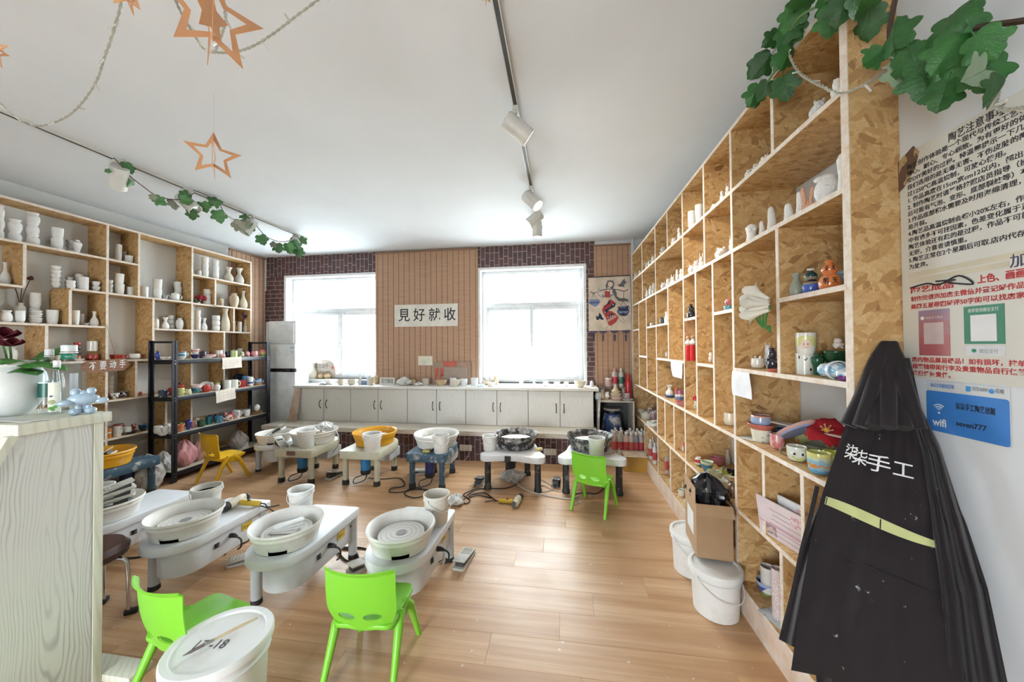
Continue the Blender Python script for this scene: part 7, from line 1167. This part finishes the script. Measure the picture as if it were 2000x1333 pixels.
# ------------------------------------------------------------------ fairy lights
FW_=P((.45,.44,.36),.35)
def fairy(label,P3,n=7,r=.0032):
    pts=spline(P3,10); o=Vector(pts[0]); t=thing('fairy_light_string',label,'fairy lights',o)
    for ph in(0,PI):
        q=[]
        for i,p in enumerate(pts):
            tn=(Vector(pts[min(i+1,len(pts)-1)])-Vector(pts[max(i-1,0)])).normalized(); a=tn.orthogonal().normalized(); b=tn.cross(a); q.append(Vector(p)-o+(a*math.cos(i*1.3+ph)+b*math.sin(i*1.3+ph))*r)
        MB().tube(q,r*.85,6).build('twisted_wire',FW_,t)
    for k in range(n):
        i=int((k+.5)/n*(len(pts)-1)); p=Vector(pts[i])-o; d=Vector((random.uniform(-1,1),random.uniform(-1,1),random.uniform(-1,.3))).normalized(); MB().tube([p,p+d*.034],[.0042,.0034],6).build('bulb',P((.75,.75,.70),.15),t)
    return t
ZF=2.95; Z3=lambda px,py,z=ZF:W(px,py,'z',z)
fairy('fairy light wire drooping across the upper left ceiling',[Z3(250,-60,3.15),Z3(238,0,3.05),Z3(222,60),Z3(203,115),Z3(190,155),Z3(165,195),Z3(135,225),Z3(95,243),Z3(60,245),Z3(30,228),Z3(0,200),Z3(-50,150,3.1)],9)
fairy('fairy light wire looping under the large paper star',[Z3(330,-50,3.1),Z3(345,5,2.95),Z3(365,45,2.9),Z3(380,70,2.85),Z3(400,97,2.82),Z3(420,102,2.82),Z3(455,102,2.84),Z3(490,92,2.88),Z3(530,68,2.92),Z3(570,38,2.97),Z3(620,0,3.03),Z3(680,-50,3.15)],8)
fairy('fairy light wire tangled inside the large paper star',[Z3(430,-40,3.0),Z3(436,0,2.85),Z3(440,35,2.80),Z3(432,70,2.80),Z3(420,100,2.80)],3)
fairy('fairy light wire hanging from the right vine across the shelf end',[V2(1536,88),V2(1545,115),V2(1560,140),V2(1580,155),V2(1605,168),W(1640,182,'x',1.02),W(1690,165,'x',1.05),W(1735,135,'x',1.13),W(1765,118,'x',1.15)],6)
fairy('fairy light wire curling below the vine on the notice board',[W(1950,180,'x',1.17),W(1945,205,'x',1.17),W(1960,214,'x',1.17),W(1985,212,'x',1.17),W(2030,205,'x',1.17)],2)
# ------------------------------------------------------------------ paper stars
CU=P((.74,.38,.19),.45,.15)
def starring(R,r,w,th=.002):
    o=[];i_=[]
    for k in range(10):
        a=PI/2+k*PI/5; q=R if k%2==0 else r; q2=(R-w*2.6) if k%2==0 else r-w*.85; o.append((q*math.cos(a),q*math.sin(a))); i_.append((q2*math.cos(a),q2*math.sin(a)))
    v=[(x,y,z) for z in(-th/2,th/2) for x,y in o+i_]; f=[]
    for k in range(10):
        j=(k+1)%10; f+=[(k,10+k,10+j,j),(20+k,20+j,30+j,30+k),(k,j,20+j,20+k),(10+k,30+k,30+j,10+j)]
    return MB().add(v,f)
def star(label,c,R,rz,thread,solid=True,rx=0):
    t=thing('paper_star',label,'paper star',c,0,rot=(rx,0,rz)); up=Matrix.Rotation(PI/2,4,'X')
    for nm,a in(('star_frame',0),('star_frame',PI/2)):
        m=starring(R,R*.45,R*.13); m.v=[tuple(Matrix.Rotation(a,4,'Z')@up@Vector(p)) for p in m.v]; m.build(nm,CU,t,recalc=True)
    if solid: m=MB().prism([((R*.5 if k%2==0 else R*.24)*math.cos(PI/2+k*PI/5),(R*.5 if k%2==0 else R*.24)*math.sin(PI/2+k*PI/5)) for k in range(10)],-.001,.001,0,Matrix.Rotation(.8,4,'Z')@up); m.build('inner_star',CU,t,recalc=True)
    if thread: MB().tube([(0,0,R),(0,0,thread)],.0008,4).build('thread',P((.75,.75,.72),.5),t)
    return t
def at(px,py,z): return W(px,py,'z',z)
c=at(417,304,2.80); star('small hollow copper paper star hanging on a thread over the left side',c,46*mpp(c),.78,ZC-c.z-.001,False)
c=at(412,30,2.70); star('large copper paper star hanging near the ceiling at top left',c,88*mpp(c),.95,ZC-c.z-.001,True,.15)
c=at(-18,95,2.75); star('copper paper star cut off by the left picture edge',c,30*mpp(c),.3,ZC-c.z-.001); c=at(950,-8,2.85); star('copper paper star tip peeping in beside the middle track',c,14*mpp(c),.4,ZC-c.z-.001,False)
c=at(248,-14,2.85); star('grey-green paper star tip at the top edge by the fairy wire',c,34*mpp(c),.5,ZC-c.z-.001,False)
# ------------------------------------------------------------------ bar counter pieces
zc=1.292
def bar(px,py): p=W(px,py,'z',zc); return p
p=bar(20,812); s=mpp(p); fp=thing('flower_pot','white rounded pot of green leaves and dark red flowers on the bar counter','potted plant',(p.x,max(p.y,1.2),zc+.001)); p=fp.location; s=mpp(p)
MB().lathe([(0,0),(.30,0),(.42,.08),(.62,.35),(.66,.55),(.60,.75),(.50,.88),(.54,.97),(.50,.99),(.46,.9),(.1,.8),(0,.8)],36,0,Matrix.Diagonal((s*70,s*70,s*108,1))).build('pot',P((.78,.79,.77),.45),fp)
hh=s*100
fm_=leafmat((.05,.20,.03),(.10,.34,.06),.7)
lfm=MB(); lfm.grid(lambda u,v:((u-.5)*2*.42*math.sin(PI*min(1,.06+v*.94))**.6,v,-.25*(2*u-1)**2*.5-.35*v*v+.04*math.sin(10*v)*math.cos(6*u)),10,10); lfmesh=lfm.mesh('leaf')
for k in range(13):
    a=k*2.4; e=.25+.9*(k%4)/4; r_=.02+.008*(k%3); ob('leaf',lfmesh,fm_,fp,(r_*math.cos(a),r_*math.sin(a),hh*(.9+.05*(k%3))),(e,0,a-PI/2),.125+.016*(k%3))
vm=P((.10,.004,.012),.85)
pt=MB(); pt.grid(lambda u,v:((u-.5)*2*.5*math.sin(PI*min(1,.1+v*.75))**.6,v,.25*v*v-.3*(2*u-1)**2*v),8,8); ptm=pt.mesh('petal',thick=.03)
for fx,fz,fs in((-.02,.155,.06),(.035,.12,.045)):
    MB().tube([(0,0,hh*.8),(fx*.6,-.01,hh*.9+fz*.5),(fx,-.02,hh*.85+fz)],.004,6).build('stem',P((.08,.22,.05),.6),fp)
    for k in range(7): ob('petal',ptm,vm,fp,(fx,-.02,hh*.85+fz),(.5+.35*(k%2),0,k*2*PI/7),fs)
def pet(label,px,py,w,h,cap,lab,shape=0):
    p=bar(px,py); s=mpp(p); w*=s*off_axis(p); h*=s; t=thing('water_bottle',label,'bottle',(p.x,p.y,zc+.001),1.0); G=glass((.90,.93,.93),1.0); r=w/2
    pr=[(r*.6,0),(r*.92,.004),(r,.02),(r,h*.20),(r*.97,h*.22),(r,h*.24),(r,h*.55),(r*.92,h*.66),(r*.62,h*.82),(r*.42,h*.87),(r*.40,h*.93)] if not shape else [(r*.7,0),(r,.008),(r,h*.62),(r*.98,h*.66),(r*.60,h*.80),(r*.58,h*.90)]
    MB().lathe(pr,24 if not shape else 8,cap=False).build('shell',G,t,rot=(0,0,PI/8)); cr=r*.46 if not shape else r*.64
    if cap: 
        cp=MB().lathe([(0,h*.91),(cr,h*.91),(cr,h),(cr*.9,h*1.01),(0,h*1.01)],24).build('cap',P((.80,.81,.82),.4),t); MB().lathe([(cr*.96,h*.885),(cr*1.05,h*.885),(cr*1.05,h*.90),(cr*.96,h*.90)],20,cap=False).build('cap_ring',P((.80,.81,.82),.4),t)
    return t,w,h
t,w,h=pet('clear plastic water bottle with green label and white cap, left of three',95,808,44,124,True,None); MB().lathe([(w*.503,h*.26),(w*.506,h*.26),(w*.506,h*.50),(w*.503,h*.50)],24,cap=False).build('label',bands([(0,(.005,.09,.06)),(.9,(.6,.7,.66))],.4,.01),t)
t,w,h=pet('tall clear tea bottle with green neck band, right of three',134,804,54,128,True,None,1); MB().lathe([(w*.305,h*.795),(w*.312,h*.795),(w*.312,h*.875),(w*.305,h*.875)],8,cap=False,M=Matrix.Rotation(PI/8,4,'Z')).build('neck_band',P((.005,.20,.11),.4),t); txt('树叶',.011,P((.7,.8,.75),.5),t,frame((-.012,-w*.32,h*.82),(1,0,0),(0,0,1)),'printed_word',extrude=.0001)
a=-.5; box(-w*.17,w*.17,-w*.475,-w*.47,h*.05,h*.58).build('white_label',P((.78,.79,.83),.5),t,rot=(0,0,.45))
t,w,h=pet('small clear bottle with a cream hydrangea label, front of three',110,810,35,104,True,None); 
o=MB(); o.grid(lambda u,v:(w*.508*math.sin((u-.5)*1.7-.35),-w*.508*math.cos((u-.5)*1.7-.35),h*(.06+.54*v)),10,4); o.build('paper_label',P((.74,.74,.62),.5),t)
for dx,dz,r_,cc in((-.006,.24,.013,(.55,.55,.32)),(-.009,.13,.008,(.14,.40,.10)),(.003,.15,.008,(.14,.40,.10)),(-.002,.10,.007,(.14,.40,.10)),(-.008,.35,.005,(.12,.14,.25))): MB().ell((dx-.006,-w*.51,h*dz),(r_,.0015,r_*.9),8).build('label_print',P(cc,.5),t)
p=bar(163,809); s=mpp(p); bb=thing('balloon_figurine','glossy pale blue balloon-animal figurine at the bar counter edge','figurine',(p.x,p.y,zc+.001),.95); bb.scale=(s*58,s*58,s*72); BB=P((.42,.56,.68),.12,coat=.7); 
MB().ell((0,-.02,.40),(.36,.19,.16),20).build('head',BB,bb)
for q,rr in(((-.36,-.12,.33),(.20,.12,.08)),((.40,-.06,.33),(.16,.10,.09)),((-.17,0,.60),(.12,.11,.11)),((.16,0,.60),(.12,.11,.11)),((0,0,.55),(.12,.09,.09)),((0,.02,.17),(.16,.14,.16)),((-.16,-.12,.09),(.15,.13,.10)),((.16,-.12,.09),(.15,.13,.10)),((-.1,-.13,.18),(.08,.07,.08)),((.12,-.12,.18),(.08,.07,.08))): MB().ell(q,rr,14).build('balloon_lobe',BB,bb)
for sx in(-.1,.02): MB().ell((sx,-.2,.26),(.02,.015,.02),8).build('cheek_dot',P((.75,.35,.38),.4),bb)
m=MB(); m.grid(lambda u,v:(-.42+.42*u+.05*v,-.04+.10*v-.05*u*v+.012*math.sin(8*u),.0035+.003*math.sin(11*u+3*v)+.002*math.sin(5*v)),24,8); tag(m.build('cloth_mat',fabric((.62,.62,.58)),None,(-2.235,1.16,zc+.0015),thick=.0025),'thin grey cloth spread along the bar counter edge','cloth')
p=bar(30,812); sh=thing('shell_ornament','small pale dried seed-head ornament in front of the flower pot','ornament',(p.x,1.135,zc+.007))
for k in range(12): a=k*.52; MB().ell((.014*math.cos(a)*(k%3),.010*math.sin(a)*(k%3),.006+.004*(k%2)),(.008,.006,.006),6).build('seed',P((.62,.56,.42),.6),sh)
tq=vess('teal bowl on the bar counter inner shelf','bowl','bowl',-2.36,1.02,.646,.12,.07,P((.10,.25,.28),.3)); fq=thing('potted_succulent','small red and green plant on the bar counter inner shelf','potted plant',(-2.30,1.0,.646))
MB().lathe([(0,0),(.03,0),(.04,.05),(.035,.05),(0,.04)],16).build('pot',P((.45,.6,.08),.5),fq)
for k in range(9): ob('leaf',lfmesh,P((.35,.03,.03) if k%3 else (.15,.35,.05),.6),fq,(0,0,.045),(.6+.2*(k%3),0,k*.7),.05)
# ------------------------------------------------------------------ aprons on the hook by the notice board
AP=fabric((.013,.009,.011)); APS=D((.013,.009,.011),(.45,.43,.42),.14,30,.9,.02)
NX,NY=.63,.777
def S(px,py,c):
    d=r2*((px-1000)/F)+d2*((py-666.5)/F)+fwd; return CAM+d*(c/(d.x*NX+d.y*NY))
hook=S(1737,676,1.80)
hk=thing('wall_hook','small red hook on the wall holding the aprons','hook',hook); MB().tube(spline([(.06,.05,.01),(.02,.02,.0),(0,0,-.02),(-.015,-.01,0.0)],5),.005,8).build('hook',P((.55,.02,.02),.4),hk); MB().lathe([(0,0),(.018,0),(.018,.006),(0,.006)],14,0,Matrix.Translation((.05,.04,.01))@Matrix.Rotation(-.9,4,'Z')@Matrix.Rotation(PI/2,4,'X')).build('back_plate',P((.7,.7,.7),.4),hk)
def lerp(a,b,t): return a+(b-a)*t
def tab(T,v):
    for i in range(len(T)-1):
        if v<=T[i+1][0]: t=(v-T[i][0])/(T[i+1][0]-T[i][0]); t=t*t*(3-2*t)*.5+t*.5; return [lerp(T[i][k],T[i+1][k],t) for k in range(1,len(T[i]))]
    return list(T[-1][1:])
def cloth(par,name,T,c0,c1,folds,amp,mat,nu=48,nv=44,th=.004,bulge=.05,ph=0,u0=0,u1=1,v0=0,v1=1,lift=0):
    "hanging cloth: T rows = (v, py_left, px_left, py_right, px_right)"
    def fn(u,v):
        u=u0+(u1-u0)*u; v=v0+(v1-v0)*v; pl,xl,pr_y,xr=tab(T,v); py=lerp(pl,pr_y,u); px=lerp(xl,xr,u); c=lerp(c0,c1,min(1,v*1.1))-bulge*math.sin(PI*u)*min(1,v*1.5)-amp*min(1,v+.25)*math.sin(folds*2*PI*u+ph+2.2*v)*.5-amp*.35*math.sin(folds*4.3*PI*u+ph*2+4*v)-lift
        return S(px,py,c)-par.location
    m=MB(); m.grid(fn,nu,nv); return m.build(name,mat,par,thick=th,smooth=70),fn
A_=[(0,828,1652,838,1802),(.10,868,1638,872,1812),(.30,965,1606,968,1835),(.5,1060,1582,1072,1850),(.75,1180,1563,1200,1872),(1,1310,1545,1380,1892)]
ap=thing('apron','black apron with white shop lettering and lime pocket band, front of the hook','apron',hook,0,'aprons on the hook')
body,fn=cloth(ap,'body',A_,1.70,1.545,2.2,.010,APS,bulge=.075)
def APt(u,v,l=.006):
    p=fn(u,v)+ap.location; return p-ap.location-Vector((NX,NY,0))*l*-1*-1
# neck straps gathered over the hook
for i,(xb,yb_,w_,ph) in enumerate(((1656,832,10,0),(1680,834,9,1),(1705,835,10,2),(1735,836,11,3),(1765,837,10,4),(1792,838,9,5))):
    pts=[S(xb,yb_,1.70-.05*math.sin(PI*(xb-1650)/150)),S(lerp(xb,1737,.35),770,1.735-.02*(i%2)),S(lerp(xb,1737,.62),712,1.765),S(lerp(xb,1737,.80),684,1.785),S(1737+(xb-1725)*.12,670,1.80)]
    m=MB(); sp=spline(pts,6); ww=[lerp(.022,.012,k/(len(sp)-1)) for k in range(len(sp))]
    m.tube([p-ap.location for p in sp],ww,8); m.v=m.v; m.build('neck_strap',AP,ap,smooth=60)
bd,_=cloth(ap,'pocket_band',A_,1.70,1.545,2.2,.010,P((.55,.58,.26),.8),nu=40,nv=3,th=.0015,bulge=.075,u0=.01,u1=.99,v0=.325,v1=.37,lift=.004)
# slope the band like the photo: rebuild with a slant
bpy.data.objects.remove(bd); m=MB(); 
def bandp(u,v): vv=.315+.155*u+.034*v-.03*math.sin(PI*u)*0; return fn(.04+.93*u,vv)-Vector((NX,NY,0))*.005
m.grid(bandp,40,3); m.build('pocket_band',P((.55,.58,.26),.8),ap,thick=.0015)
m=MB(); m.tube([fn(.04+.93*k/30,.315+.155*k/30+.12+.09)-Vector((NX,NY,0))*.004 for k in range(31)],.0012,5); m.build('pocket_seam',AP,ap)
for u in(.0,.49,.975): q=[bandp(min(1,u+.012),v)-Vector((NX,NY,0))*.003 for v in(.05,.5,.95)]; MB().tube(q,.0016,5).build('stitch',P((.03,.025,.03),.9),ap)
# lettering
LT=P((.82,.82,.82),.7); 
for i,(ch,u,v,sz) in enumerate((('柒',.165,.160,.055),('柒',.265,.178,.055),('手',.455,.200,.060),('工',.70,.218,.056))):
    a=fn(u,v); b=fn(u+.05,v+.004); dn=fn(u,v+.03); xd=(b-a); yd=(a-dn); txt(ch,sz,LT,ap,frame(a-Vector((NX,NY,0))*.009,xd,yd),'white_lettering',align='CENTER',extrude=.0004,bold=.0003,sx=.68 if i<2 else 1)
B1=[(0,700,1755,700,1775),(.15,790,1765,800,1800),(.4,905,1790,870,1835),(.6,1040,1800,1010,1880),(.8,1180,1810,1150,1925),(1,1390,1820,1390,1975)]
a2=thing('apron','plain black apron hanging behind on the right, against the wall','apron',hook,0,'aprons on the hook'); cloth(a2,'body',B1,1.77,1.56,2.4,.03,AP,nu=40,bulge=.02,ph=1)
B2=[(0,705,1695,700,1740),(.15,800,1672,800,1700),(.4,930,1620,930,1660),(.6,1040,1578,1040,1625),(.8,1140,1548,1140,1605),(1,1250,1522,1290,1600)]
a3=thing('apron','plain black apron folded behind on the left, beside the shelves','apron',hook,0,'aprons on the hook'); cloth(a3,'body',B2,1.80,1.62,1.5,.03,AP,nu=28,bulge=.02,ph=2)
m=MB(); m.tube(spline([S(1596,950,1.58),S(1585,1000,1.57),S(1565,1080,1.56),S(1548,1160,1.56),S(1530,1230,1.56)],6),[.006]+[.007]*23+[.004],6); m.v=[tuple(Vector(p)-hook) for p in m.v]; m.build('waist_tie',AP,a3)
B3=[(0,1180,1600,1180,1700),(.5,1260,1590,1280,1780),(1,1390,1600,1400,1880)]
a4=thing('apron','lowest black apron hem showing under the front apron','apron',hook,0,'aprons on the hook'); cloth(a4,'body',B3,1.62,1.60,3,.03,AP,nu=30,nv=14,bulge=.03,ph=3)
p=W(1535,1300,'y',1.38); tag(MB().grid(lambda u,v:(.0+.01*math.sin(4*v),.05*u,-.16*v+.01*math.sin(3*u)),6,10).build('white_ribbon',P((.78,.76,.74),.7),None,(1.045,1.50,.30),thick=.001),'white paper strip hanging at the shelf bottom beside the aprons','paper')
